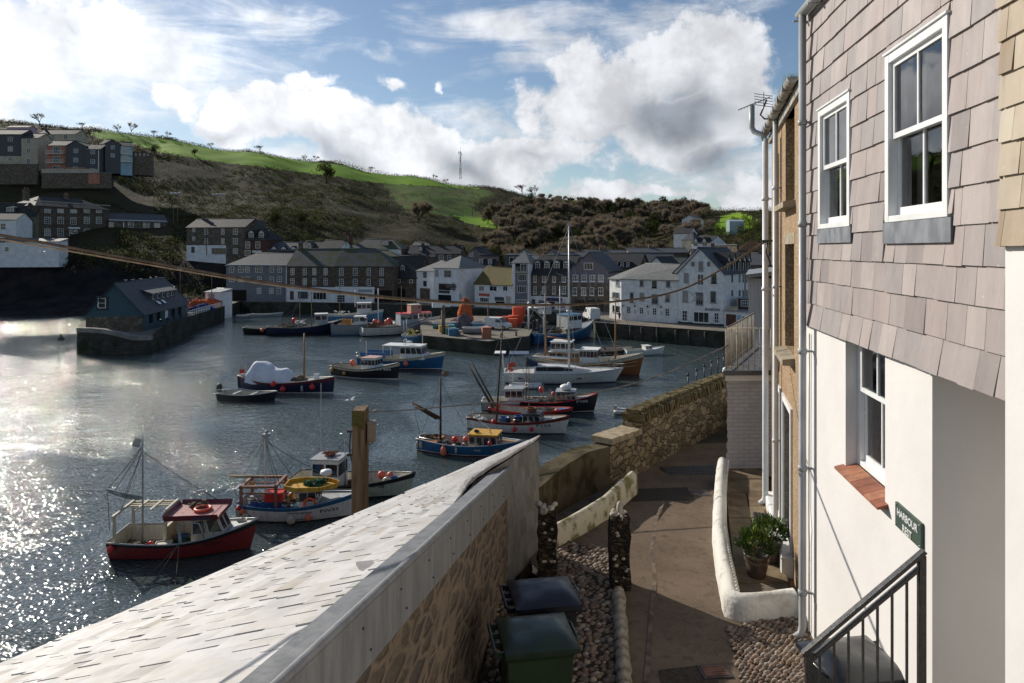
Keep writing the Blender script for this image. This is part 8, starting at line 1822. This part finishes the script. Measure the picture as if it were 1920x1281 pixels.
p = Boat('fishing_boat', 'blue hulled fishing boat with a cream rail and a broad white cabin, mid harbour', 'boat', -13.9, 86.5, -13, 11.4, 3.4, 1.5, 1.3, 2.2, top=BB, low=BMAR, boot=BW, strake=BC, rail=BC, dz=.6, fore=.42, foredeck=BG, tr=.75)
p.cabin(.2, 3.4, 1.3, 1.3, 1.6, nwin=4, fwin=3, slope=.6, wy=(.45, .88)); m = MB(); m.prism([(-2.2, -1.3), (.2, -1.3), (.2, 1.3), (-2.2, 1.3)], 2.9, 2.98); 
for x, y in ((-2.1, -1.2), (-2.1, 1.2)): m.tube((x, y, .8), (x, y, 2.9), .04)
p.part('awning', m, WHITE); m = MB(); m.box((-5.2, -1.3, 1.3), (-1.8, -1.2, 2.0)); m.box((-5.2, 1.2, 1.3), (-1.8, 1.3, 2.0)); p.part('stern_rail_panel', m, mat('blue_panel', (.06, .16, .34), rough=.6)); p.mast(.4, 2.9, 4.6, .05, STEEL); m = MB(); m.ell((1.0, 0, 3.3), (.35, .35, .18), 12, 6); m.path([(.4, -.5, 3.0), (.4, -.5, 3.6), (.4, .5, 3.6), (.4, .5, 3.0)], .04, 5); p.part('radar', m, WHITE); p.fender(.60, -1, .85, CORAL, 'pink fender on the bright blue middle boat beside the black bow', .32, 1)
p = Boat('lifeboat', 'old dark lifeboat with a big white tarpaulin over its stern half', 'boat', -23.9, 72.3, -13, 11.2, 3.2, 1.5, 1.1, 1.75, top=BN, low=BW, boot=BW, strake=BMAR, rail=BC, dz=.6, fore=.35, tr=.25, foredeck=BG, rake=.2)
TARP = mat('white_tarpaulin', (.66, .68, .74), (.56, .58, .64), 1.5, .7, .3, 3)
m = MB(); nx, ny = 30, 16; vs = []
for i in range(nx+1):
    x = -4.2+i*.17
    for j in range(ny+1):
        v_ = j/ny*2-1; hgt = 1.75*math.exp(-((x+3.0)/1.35)**4)+1.1*math.exp(-((x+.6)/1.3)**4)+.35
        z = .95+hgt*max(0, 1-abs(v_)**2.6)+.10*noise.noise(Vector((x*1.6, v_*3, 2)))+.06*math.sin(x*3+v_*5)
        vs.append((x+.06*noise.noise(Vector((x*2, v_*4, 7))), v_*(1.25+.08*noise.noise(Vector((x*2, 0, v_*3)))), z-.08*(abs(v_) > .98)))
m.add(vs, [(i*(ny+1)+j, (i+1)*(ny+1)+j, (i+1)*(ny+1)+j+1, i*(ny+1)+j+1) for i in range(nx) for j in range(ny)], 0, True)
o = m.build('tarpaulin', TARP); o.location = p.W(0, 0, 0); o.rotation_euler = (0, 0, math.radians(p.deg)); tag(o, 'white tarpaulin draped over the stern half of the old dark lifeboat', 'tarpaulin')
p.mast(2.1, .8, 6.2, .12, TORN); p.item(MB().ell((0, 0, .3), (.55, .5, .5), 12, 8).ell((.5, .1, .2), (.3, .4, .35), 10, 6), 'covered_gear', mat('brown_cover', (.2, .15, .1), (.12, .09, .07), 4, .9, .4), 'brown covered gear at the foot of the old lifeboat mast', 'gear', 1.6, 0, 1.0); p.item(boxm(.4, .4, .7), 'deck_box', WHITE, 'white box on the foredeck of the old lifeboat', 'box', 3.3, .4, 1.2)
for t_, l in ((.47, 'red fender highest on the side of the old lifeboat'), (.55, 'red fender between the black dinghy and the lifeboat hull'), (.82, 'red fender nearest the bow of the old lifeboat')): p.fender(t_, -1, 1.1 if t_ < .5 else (.55 if t_ < .6 else .8), RED, l, .3, 1)
p.fender(.72, -1, .6, GRB, 'slim white fender on the navy side of the old lifeboat', .14, 2.4); p.item(MB().quad((0, 0, 0), (.6, 0, .05), (.55, 0, .45), (0, 0, .5)).tube((0, 0, -.6), (0, 0, .6), .02), 'ensign', RED, 'small red ensign at the stern of the old lifeboat', 'flag', -5.3, -.4, 1.7)
p.item(clutter(111, 22, .6, .7, .3), 'rope_tangle', BW, 'pale ropes over the stern of the old lifeboat', 'rope', -4.7, 0, 1.2)
p = Boat('dinghy', 'long black open dinghy lying against the old dark lifeboat', 'dinghy', -26.2, 68.0, -6, 6.0, 2.1, .75, .65, .95, top=BK, low=BK, boot=BK, strake=BK, rail=GREYP, dz=.2, fore=.12, tr=.8); m = MB(); m.path([(-2.9, -.9, 1.1), (-1.2, -1.0, 1.3), (1.8, -.7, 1.0)], .03, 5); m.box((-1.4, -.8, .6), (-1.1, .8, .75)); m.box((.4, -.8, .55), (.7, .8, .7)); p.part('thwart', m, GREYP); p.item(MB().box((-.2, -.2, 0), (.2, .2, .55)).ell((0, 0, .6), (.25, .22, .2), 10, 6).tube((0, 0, -.9), (0, 0, 0), .06), 'outboard_motor', BK, 'black outboard motor on the long black dinghy', 'motor', -3.1, 0, .8)
# --- far group off the town quay
p = Boat('fishing_boat', 'long dark blue fishing boat with red buoys, left of the far group', 'boat', -36.5, 121.5, 14, 13.5, 4.2, 1.5, 1.3, 2.6, top=BN, low=BK, boot=BN, strake=BN, rail=mat('greenish_rail', (.3, .36, .32), rough=.6), dz=.8, fore=.35, foredeck=BG, tr=.7)
p.cabin(1.4, 3.6, 1.3, 1.5, 2.0, wall=BG, roof=BW, nwin=2, fwin=2); p.mast(.8, 1.0, 7.5, .1); p.mast(-1.2, 1, 7.0, .1); p.item(clutter(121, 40, 2.6, 1.3, 1.0), 'net_pile', ROPE, 'mixed brown gear on the long dark blue boat of the far group', 'net', -2.6, 0, 1.0); p.item(buoym(.42), 'buoy', RED, 'big red buoy on the long dark blue boat of the far group', 'buoy', -2.2, .4, 2.0); p.item(clutter(122, 30, 1, 1, .8), 'net_pile', BW, 'white netting on the long dark blue boat of the far group', 'net', -1, 0, 1.6); p.rig([((.8, 0, 7.4), (6.3, 0, 2.6)), ((.8, 0, 7.4), (-5, 0, 2)), ((-1.2, 0, 6.9), (-3, 1, 2))], .03)
p = Boat('fishing_boat', 'dark low boat with pale deck at the left end of the far group', 'boat', -43.2, 122.2, 4, 9.0, 3.4, 1.2, 1.0, 1.4, top=BK, low=BK, boot=BK, strake=NETG, rail=BC, dz=.7, fore=.2); p.item(clutter(123, 24, 2, 1, .5), 'net_pile', mat('orange_brown_net', (.4, .18, .08), rough=.9), 'orange brown net on the dark low boat of the far group', 'net', 1, 0, .9); p.fender(.4, -1, .8, CORAL, 'faded pink fender on the dark low boat of the far group', .4, .9)
p = Boat('fishing_boat', 'pale blue boat with white wheelhouse in front of the quay shopfront', 'boat', -33.5, 143, 12, 13, 4, 1.6, 1.4, 2.3, top=LBLUE, low=BB, boot=BB, strake=BW, rail=BW, dz=.8, fore=.35); p.cabin(1, 4, 1.3, 1.6, 2.2, nwin=3, fwin=3); p.mast(-2.5, 1, 7.5, .1); p.mast(.6, 3, 6.5, .08, WHITE); p.item(clutter(131, 24, 1.6, 1, .8), 'net_pile', BW, 'white gear on the pale blue boat by the quay shopfront', 'gear', -2, 0, 1.2)
p = Boat('fishing_boat', 'grey and blue decked boat with coral buoys left of the white trawler', 'boat', -27.6, 120.8, 4, 8.2, 3.6, 1.9, 1.8, 2.0, top=BG, low=LBLUE, boot=LBLUE, strake=GREYP, rail=GREYP, dz=1.2, fore=.3, tr=.95); p.cabin(-.2, 1.8, 1.2, 1.6, 1.6, roof=BW, nwin=2, fwin=2); p.item(buoym(.42), 'buoy', CORAL, 'large coral buoy between the grey boat and the white trawler', 'buoy', 3.4, -.8, 1.9); p.item(boxm(1.6, 1.4, 1.3), 'deck_box', TORN, 'brown box on the deck of the grey and blue boat', 'box', -1.6, 0, 1.4)
p = Boat('trawler', 'white trawler with red topped wheelhouse and rust streaks in the far group', 'boat', -20.6, 121.2, 26, 12.5, 4.2, 1.6, 1.5, 2.8, top=mat('rust_streaked_white', (.60, .58, .55), (.36, .24, .16), 1.4, .6, .1, lo=.5, hi=.72), low=BK, boot=BK, strake=BW, rail=BK, dz=.9, fore=.3, tr=.85)
p.cabin(.4, 3.8, 1.5, 1.6, 2.0, wall=mat('blue_grey_wall', (.30, .36, .42), rough=.6), roof=RED, nwin=3, fwin=3, name='deckhouse'); p.cabin(2.4, 4.4, 1.2, 3.7, 1.4, wall=mat('red_white_wall', (.55, .25, .2), rough=.6), roof=BC, nwin=3, fwin=3); p.mast(-3.2, 1.2, 8.2, .11, WHITE); p.mast(1.0, 3.4, 8.5, .1, WOOD); p.item(buoym(.48), 'buoy', RED, 'big red buoys bunched aft on the white trawler', 'buoy', -1.4, -.6, 2.0); p.item(buoym(.42), 'buoy', RED, 'red buoy at the stern mast of the white trawler', 'buoy', -2.8, .8, 1.6)
m = MB(); m.path([(-5.5, -1.4, 1.6), (-5.5, -1.4, 3.2), (-5.5, 1.4, 3.2), (-5.5, 1.4, 1.6)], .08, 5); p.part('gallows_frame', m, BG); p.rig([((-3.2, 0, 8.1), (-5.8, 0, 1.8)), ((-3.2, 0, 8.1), (1, 0, 8.4)), ((1, 0, 8.4), (6, 0, 2.9)), ((-3.2, 0, 8), (0, 1.5, 2))], .03)
p.item(buoym(.42), 'buoy', CORAL, 'coral buoy squeezed between the red ones aft on the white trawler', 'buoy', -2.0, -1.1, 1.9); p.item(clutter(126, 30, 1.4, 1.1, 1.0), 'net_pile', mat('rusty_gear', (.25, .12, .07), rough=.9), 'rusty gear on the aft deck of the white trawler', 'gear', -3.6, 0, 1.2)
p = Boat('workboat', 'white boat with red upper works behind the white trawler', 'boat', -18.0, 130, 20, 9, 3.4, 1.4, 1.3, 2.2, top=BW, low=BG, dz=.8, fore=.35); p.cabin(0, 2.6, 1.2, 1.4, 1.6, roof=RED, nwin=3, fwin=2); p.mast(-.6, 1, 6, .08)
p = Boat('workboat', 'small light blue boat with yellow gear just left of the jetty', 'boat', -15.9, 111.5, -8, 4.0, 2.2, 1.1, 1.0, 1.5, top=LBLUE, low=BB, boot=BW, rail=BW, dz=.5, fore=.3); p.item(clutter(141, 18, .8, .7, 1.2), 'net_pile', mat('pale_yellow_net', (.5, .45, .12), rough=.8), 'yellow and white gear heaped on the small light blue boat', 'gear', -.2, 0, .9); p.mast(.9, .6, 6.5, .06); m = MB(); m.path([(-1.6, -.8, 1), (-1.6, -.8, 3.4), (-1.6, .8, 3.4), (-1.6, .8, 1)], .05, 5); p.part('frame', m, WHITE)
for i, (x, y, d_, L, l) in enumerate(((-54.5, 152.5, 12, 6.5, 'pale grey rowing skiff moored under the left quay wall'), (-58.5, 149.5, 30, 3.5, 'shorter rowing dinghy beside the pale grey skiff'), (-12.8, 131, 18, 7.5, 'grey open skiff behind the white trawler bow'))): p = Boat('rowing_boat', l, 'boat', x, y, d_, L, 1.8, .7, .6, .9, top=BG, low=BG, boot=BG, strake=BW, rail=BW, dz=.25, fore=.15); m = MB(); m.box((-.3, -.75, .4), (0, .75, .5)); m.box((1, -.65, .45), (1.25, .65, .55)); p.part('thwart', m, TORN)
o = MB().lathe([(0, -.2), (.5, -.2), (.6, .15), (.3, .5), (.12, .9), (0, 1.0)], n=10).build('mooring_buoy', BK); o.location = G(114, 637, 0); tag(o, 'dark mooring buoy in the bright water left of the pier head', 'buoy')
# ---------------------------------------------------------------- jetty furniture
JZ = 1.9
def jp(px, py): return G(px, py, JZ)
for i, (px, py, sx, sy, sz, rz) in enumerate(((940, 612, 1.6, 1.5, 1.6, .1), (952, 611, 1.6, 1.5, 1.6, .0), (963, 610, 1.6, 1.5, 1.7, .05), (970, 608, 1.6, 1.5, 3.0, .1), (977, 607, 1.5, 1.5, 3.1, .0), (961, 613, 1.5, 1.2, 1.4, .1))):
    q = jp(px, py); crate(q.x, q.y, JZ, sx, sy, sz, rz, ORANGE, ['leftmost orange fish crate of the row on the jetty', 'second orange crate of the jetty row', 'third orange crate of the jetty row', 'tall double orange crate near the right end of the row', 'tallest orange crate at the right end of the row', 'orange crate in front of the row on the jetty'][i], 'orange crates on the jetty')
q = jp(912, 634); crate(q.x, q.y, JZ, 1.3, 1.1, 1.6, .2, mat('faded_orange', (.45, .16, .09), rough=.7), 'faded orange crate near the jetty corner', 'orange crates on the jetty')
# vans
def van(x, y, z, deg, label, m_, L=4.6, w=1.8, h=2.0, pick=False):
    th = thing('parked_van', label, 'van', (x, y, z), math.radians(deg), 'vans on the quays'); m = MB(); n = 8
    prof = [(-L/2, .35), (-L/2, h*.95), (-L/2+.2, h), (L*.12, h), (L*.30, h*.58), (L*.47, h*.48), (L/2, h*.36), (L/2, .35)]
    if pick: prof = [(-L/2, .35), (-L/2, .95), (-.2, .95), (-.15, h*.93), (.1, h), (L*.14, h), (L*.30, h*.6), (L*.47, h*.5), (L/2, h*.36), (L/2, .35)]
    k = len(prof); vs = [(a, -w/2*(1 if z_ < h*.7 else .9), z_) for a, z_ in prof]+[(a, w/2*(1 if z_ < h*.7 else .9), z_) for a, z_ in prof]
    m.add(vs, [tuple(range(k)), tuple(reversed(range(k, 2*k)))]+[(i, k+i, k+(i+1) % k, (i+1) % k) for i in range(k)]); m.build('body', m_, th, bevel=.06)
    m = MB(); m.quad((L*.14, -w*.42, h*.96), (L*.14, w*.42, h*.96), (L*.295, w*.45, h*.62), (L*.295, -w*.45, h*.62)); 
    m.v = [(a+.03, b, c+.03) for a, b, c in m.v]; m.build('windscreen', GLASS, th)
    for sy in (-1, 1): m = MB(); y_ = sy*(w/2*.95+.02); m.add([(-.1, sy*(w/2+.012), h*.62), (L*.24, sy*(w/2+.012), h*.62), (L*.13, sy*(w/2*.92+.012), h*.88), (-.1, sy*(w/2*.92+.012), h*.88)], [(0, 1, 2, 3), (3, 2, 1, 0)]); m.build('side_window', GLASS, th)
    for x_ in (-L*.3, L*.32):
        for sy in (-1, 1): m = MB(); m.tube((x_, sy*(w/2-.2), .33), (x_, sy*(w/2+.01), .33), .33, None, 14); wo = m.build('wheel', BLACK, th); m = MB(); m.tube((x_, sy*(w/2+.0), .33), (x_, sy*(w/2+.02), .33), .18, None, 10); m.build('rim', STEEL, wo)
    for sy in (-.7, .7): m = MB(); m.box((L/2-.03, sy*w/2-.15, .6), (L/2+.02, sy*w/2+.15, .75)); m.build('headlight', WHITE, th)
q = jp(934, 617); van(q.x, q.y, JZ, -24, 'white van parked on the jetty beside the orange crates', BW, 4.3, 1.75, 1.9)
q = W(1109, 603, 121.5); van(q.x, 121.5, Q, 100, 'white van parked on the town quay left of the white wing', BW, 4.8, 1.9, 2.2); q = jp(992, 614); van(q.x, q.y, JZ, 75, 'dark pickup truck beside the blue trawler on the jetty', BK, 4.2, 1.8, 2.0, True)
heap(872, 586, 116, (1.3, 1.2, 3.6), mat('orange_buoy_net', (.62, .17, .05), (.30, .07, .05), 4, .95, 1., 5, bdist=.15), 'tall orange and red bundle of buoys and nets hanging over the jetty', 17, JZ+1.0); heap(869, 620, 114, (1.6, 1.2, 2.1), mat('mixed_net', (.20, .17, .17), (.10, .07, .08), 4, .95, 1., 5), 'grey brown net heap under the orange bundle', 19, JZ)
heap(855, 612, 119, (1.5, 1, 1.0), mat('pink_grey_net', (.3, .2, .2), rough=.9), 'low pinkish net heap left of the orange bundle', 23, JZ)
for px, py, L, B, l, m_ in ((893, 626, 4.2, 1.7, 'grey upturned rowing boat on the jetty', BG), (908, 616, 4.0, 1.6, 'pale blue dinghy on the jetty left of the white van', LBLUE), (838, 616, 4.6, 1.8, 'teal and white skiff stored on the left of the jetty', mat('teal_hull', (.08, .26, .26), rough=.5)), (886, 615, 3.4, 1.5, 'white dinghy behind the upturned rowing boat', BW)):
    q = jp(px, py); Boat('stored_dinghy', l, 'dinghy', q.x, q.y, R.uniform(-15, 15), L, B, .7, .65, .9, top=m_, low=m_, boot=m_, strake=WHITE, rail=WHITE, dz=.2, fore=.15, z=JZ+.3)
for px, py, m_, l in ((845, 627, mat('green_tub', (.05, .22, .14), rough=.5), 'green lidded tub on the left part of the jetty'), (850, 629, mat('blue_tub', (.05, .17, .27), rough=.5), 'blue tub beside the green one on the jetty'), (843, 621, LBLUE, 'pale blue bin at the left end of the jetty'), (832, 622, TYEL, 'yellow tub at the far left end of the jetty')): q = jp(px, py); crate(q.x, q.y, JZ, 1.5, 1.2, 1.0, .2, m_, l, 'tubs on the jetty', 'tub', 'tub')
def person(x, y, z, deg, h, label, top, legs):
    """a small standing figure grown from one skeleton"""
    me = bpy.data.meshes.new('person'); k = h/1.75
    J = [(0, 0, .95), (0, 0, 1.2), (0, 0, 1.42), (0, 0, 1.52), (0, .01, 1.66), (0, .0, 1.74), (.17, 0, 1.42), (.24, -.02, 1.15), (.22, .10, .92), (-.17, 0, 1.42), (-.24, -.02, 1.15), (-.22, .08, .92), (.10, 0, .88), (.11, .02, .48), (.11, -.02, .08), (.11, .12, .04), (-.10, 0, .88), (-.11, -.02, .48), (-.12, -.06, .08), (-.12, .08, .04)]
    E = [(0, 1), (1, 2), (2, 3), (3, 4), (4, 5), (2, 6), (6, 7), (7, 8), (2, 9), (9, 10), (10, 11), (0, 12), (12, 13), (13, 14), (14, 15), (0, 16), (16, 17), (17, 18), (18, 19)]
    Rr = [.14, .15, .13, .06, .095, .07, .07, .055, .04, .07, .055, .04, .09, .065, .05, .04, .09, .065, .05, .04]
    me.from_pydata([(a*k, b*k, c*k) for a, b, c in J], E, []); o = bpy.data.objects.new('person', me); COL.objects.link(o)
    sk = o.modifiers.new('skin', 'SKIN'); sl = me.skin_vertices[0].data
    for i, r in enumerate(Rr): sl[i].radius = (r*k, r*k*.85)
    sl[0].use_root = True; o.modifiers.new('sub', 'SUBSURF').levels = 1
    o.location = (x, y, z); o.rotation_euler = (0, 0, math.radians(deg)); me.materials.append(top)
    tag(o, label, 'person', 'people on the quays'); hd = MB().ell((0, -.01*k, 1.72*k), (.10*k, .11*k, .09*k), 10, 7).build('hair', BK, o); lg = MB().lathe([(.15*k, .52*k), (.17*k, .8*k), (.16*k, 1.0*k)], n=12).build('coat', legs, o)
PN = mat('dark_clothes', (.03, .032, .04), rough=.9); PB = mat('dull_coat', (.09, .07, .06), rough=.9)
for px, py, l, tp in ((1003, 622, 'person in dark clothes standing on the jetty beside the orange crates, left one', PN), (1011, 620, 'person in a brownish coat on the jetty, right one of the pair', PB)):
    q = jp(px-2, py); person(q.x, q.y, JZ, 20, 1.75, l, tp, tp)
q = W(1161, 599, 119.3); person(q.x, 119.0, Q, 0, 1.7, 'person in a reddish coat at the corner of the white wing', mat('rusty_coat', (.2, .08, .06), rough=.9), PB)
for px, y0, y1, Y, l in ((831, 640, 573, 106, 'stout mooring post at the left end of the jetty with a flat top'), (915, 612, 565, 117, 'slim lamp post behind the white van on the jetty')): 
    q = W(px, 470, Y); th = thing('jetty_post', l, 'post', (q.x, Y, 0)); MB().tube((0, 0, -1), (0, 0, zat(y1, Y)), .38 if px < 900 else .12, .3 if px < 900 else .1, 8).build('post', WOOD, th)
    if px < 900: MB().obox((-.9, 0, zat(y1, Y)+.2), (1.6, .8, 1.0), .2).obox((.4, .2, zat(y1, Y)+.1), (1.2, .7, .6), -.2).build('box', WHITE, th)
for i, px in enumerate((862, 940, 968)): q = G(px, 641-abs(px-915)*.1, JZ-.5); o = MB().obox((0, 0, 0), (.3, .3, 4.5)).obox((0, 0, 2.3), (.36, .36, .12)).build('fender_post', WOOD); o.location = (q.x, q.y-.3, .2); tag(o, 'timber fender post on the near face of the jetty', 'post', 'fender posts of the jetty')
# gulls
def gull(loc, rz, label, span=1.1, fly=True, name='gull'):
    me = MB(); me.ell((0, 0, 0), (.21, .07, .07), 10, 8); me.ell((.22, 0, .04), (.06, .045, .045), 8, 6); me.add([(.27, -.015, .04), (.27, .015, .04), (.34, 0, .025)], [(0, 1, 2)], 1); me.add([(-.18, -.04, 0), (-.18, .04, 0), (-.33, .06, .01), (-.33, -.06, .01)], [(0, 1, 2, 3)])
    if fly:
        for sy in (-1, 1): w = span/2; me.add([(.08, sy*.05, .03), (.12, sy*w*.45, .16), (.0, sy*w, .10), (-.05, sy*w*.5, .14), (-.1, sy*.05, .03)], [(0, 1, 3, 4), (1, 2, 3)], 2)
    else:
        for sy in (-1, 1): me.ell((-.05, sy*.055, .02), (.20, .025, .055), 8, 6, 2); me.tube((0, sy*.03, -.06), (0, sy*.03, -.16), .008, None, 4, 1)
    o = me.build(name, [WHITE, TYEL, mat('gull_wing', (.38, .39, .41), rough=.7)]); o.location = loc; o.rotation_euler = (0, 0, rz); return tag(o, label, 'gull', 'gulls')
gull(W(80, 473, 90), .2, 'white gull gliding in front of the dark cliff at the left', 2.4); gull(W(657, 751, 40), -.3, 'gull flying low over the water right of the old lifeboat', 1.3); gull(W(455, 1018, 33), .5, 'x'); 
o = bpy.data.objects.get('gull.002'); bpy.data.objects.remove(o)
gull(W(440, 918, 40), 2.8, 'gull flying between the dark red boat and the blue banded boat', 1.6); pr = W(377, 927, 33.2); g = gull(pr+Vector((0, 0, .15)), .6, 'grey bird perched on the rim of the maroon wheelhouse roof', fly=False)
for i, (px, py) in enumerate(((236, 527), (249, 526), (264, 524.5), (283, 522), (293, 521))):
    Y = 103+(px-205)/95*21; gull(W(px, py-1.5, Y)+Vector((0, 0, .0)), R.uniform(0, 6), 'gull perched on the ridge of the blue green building', fly=False)
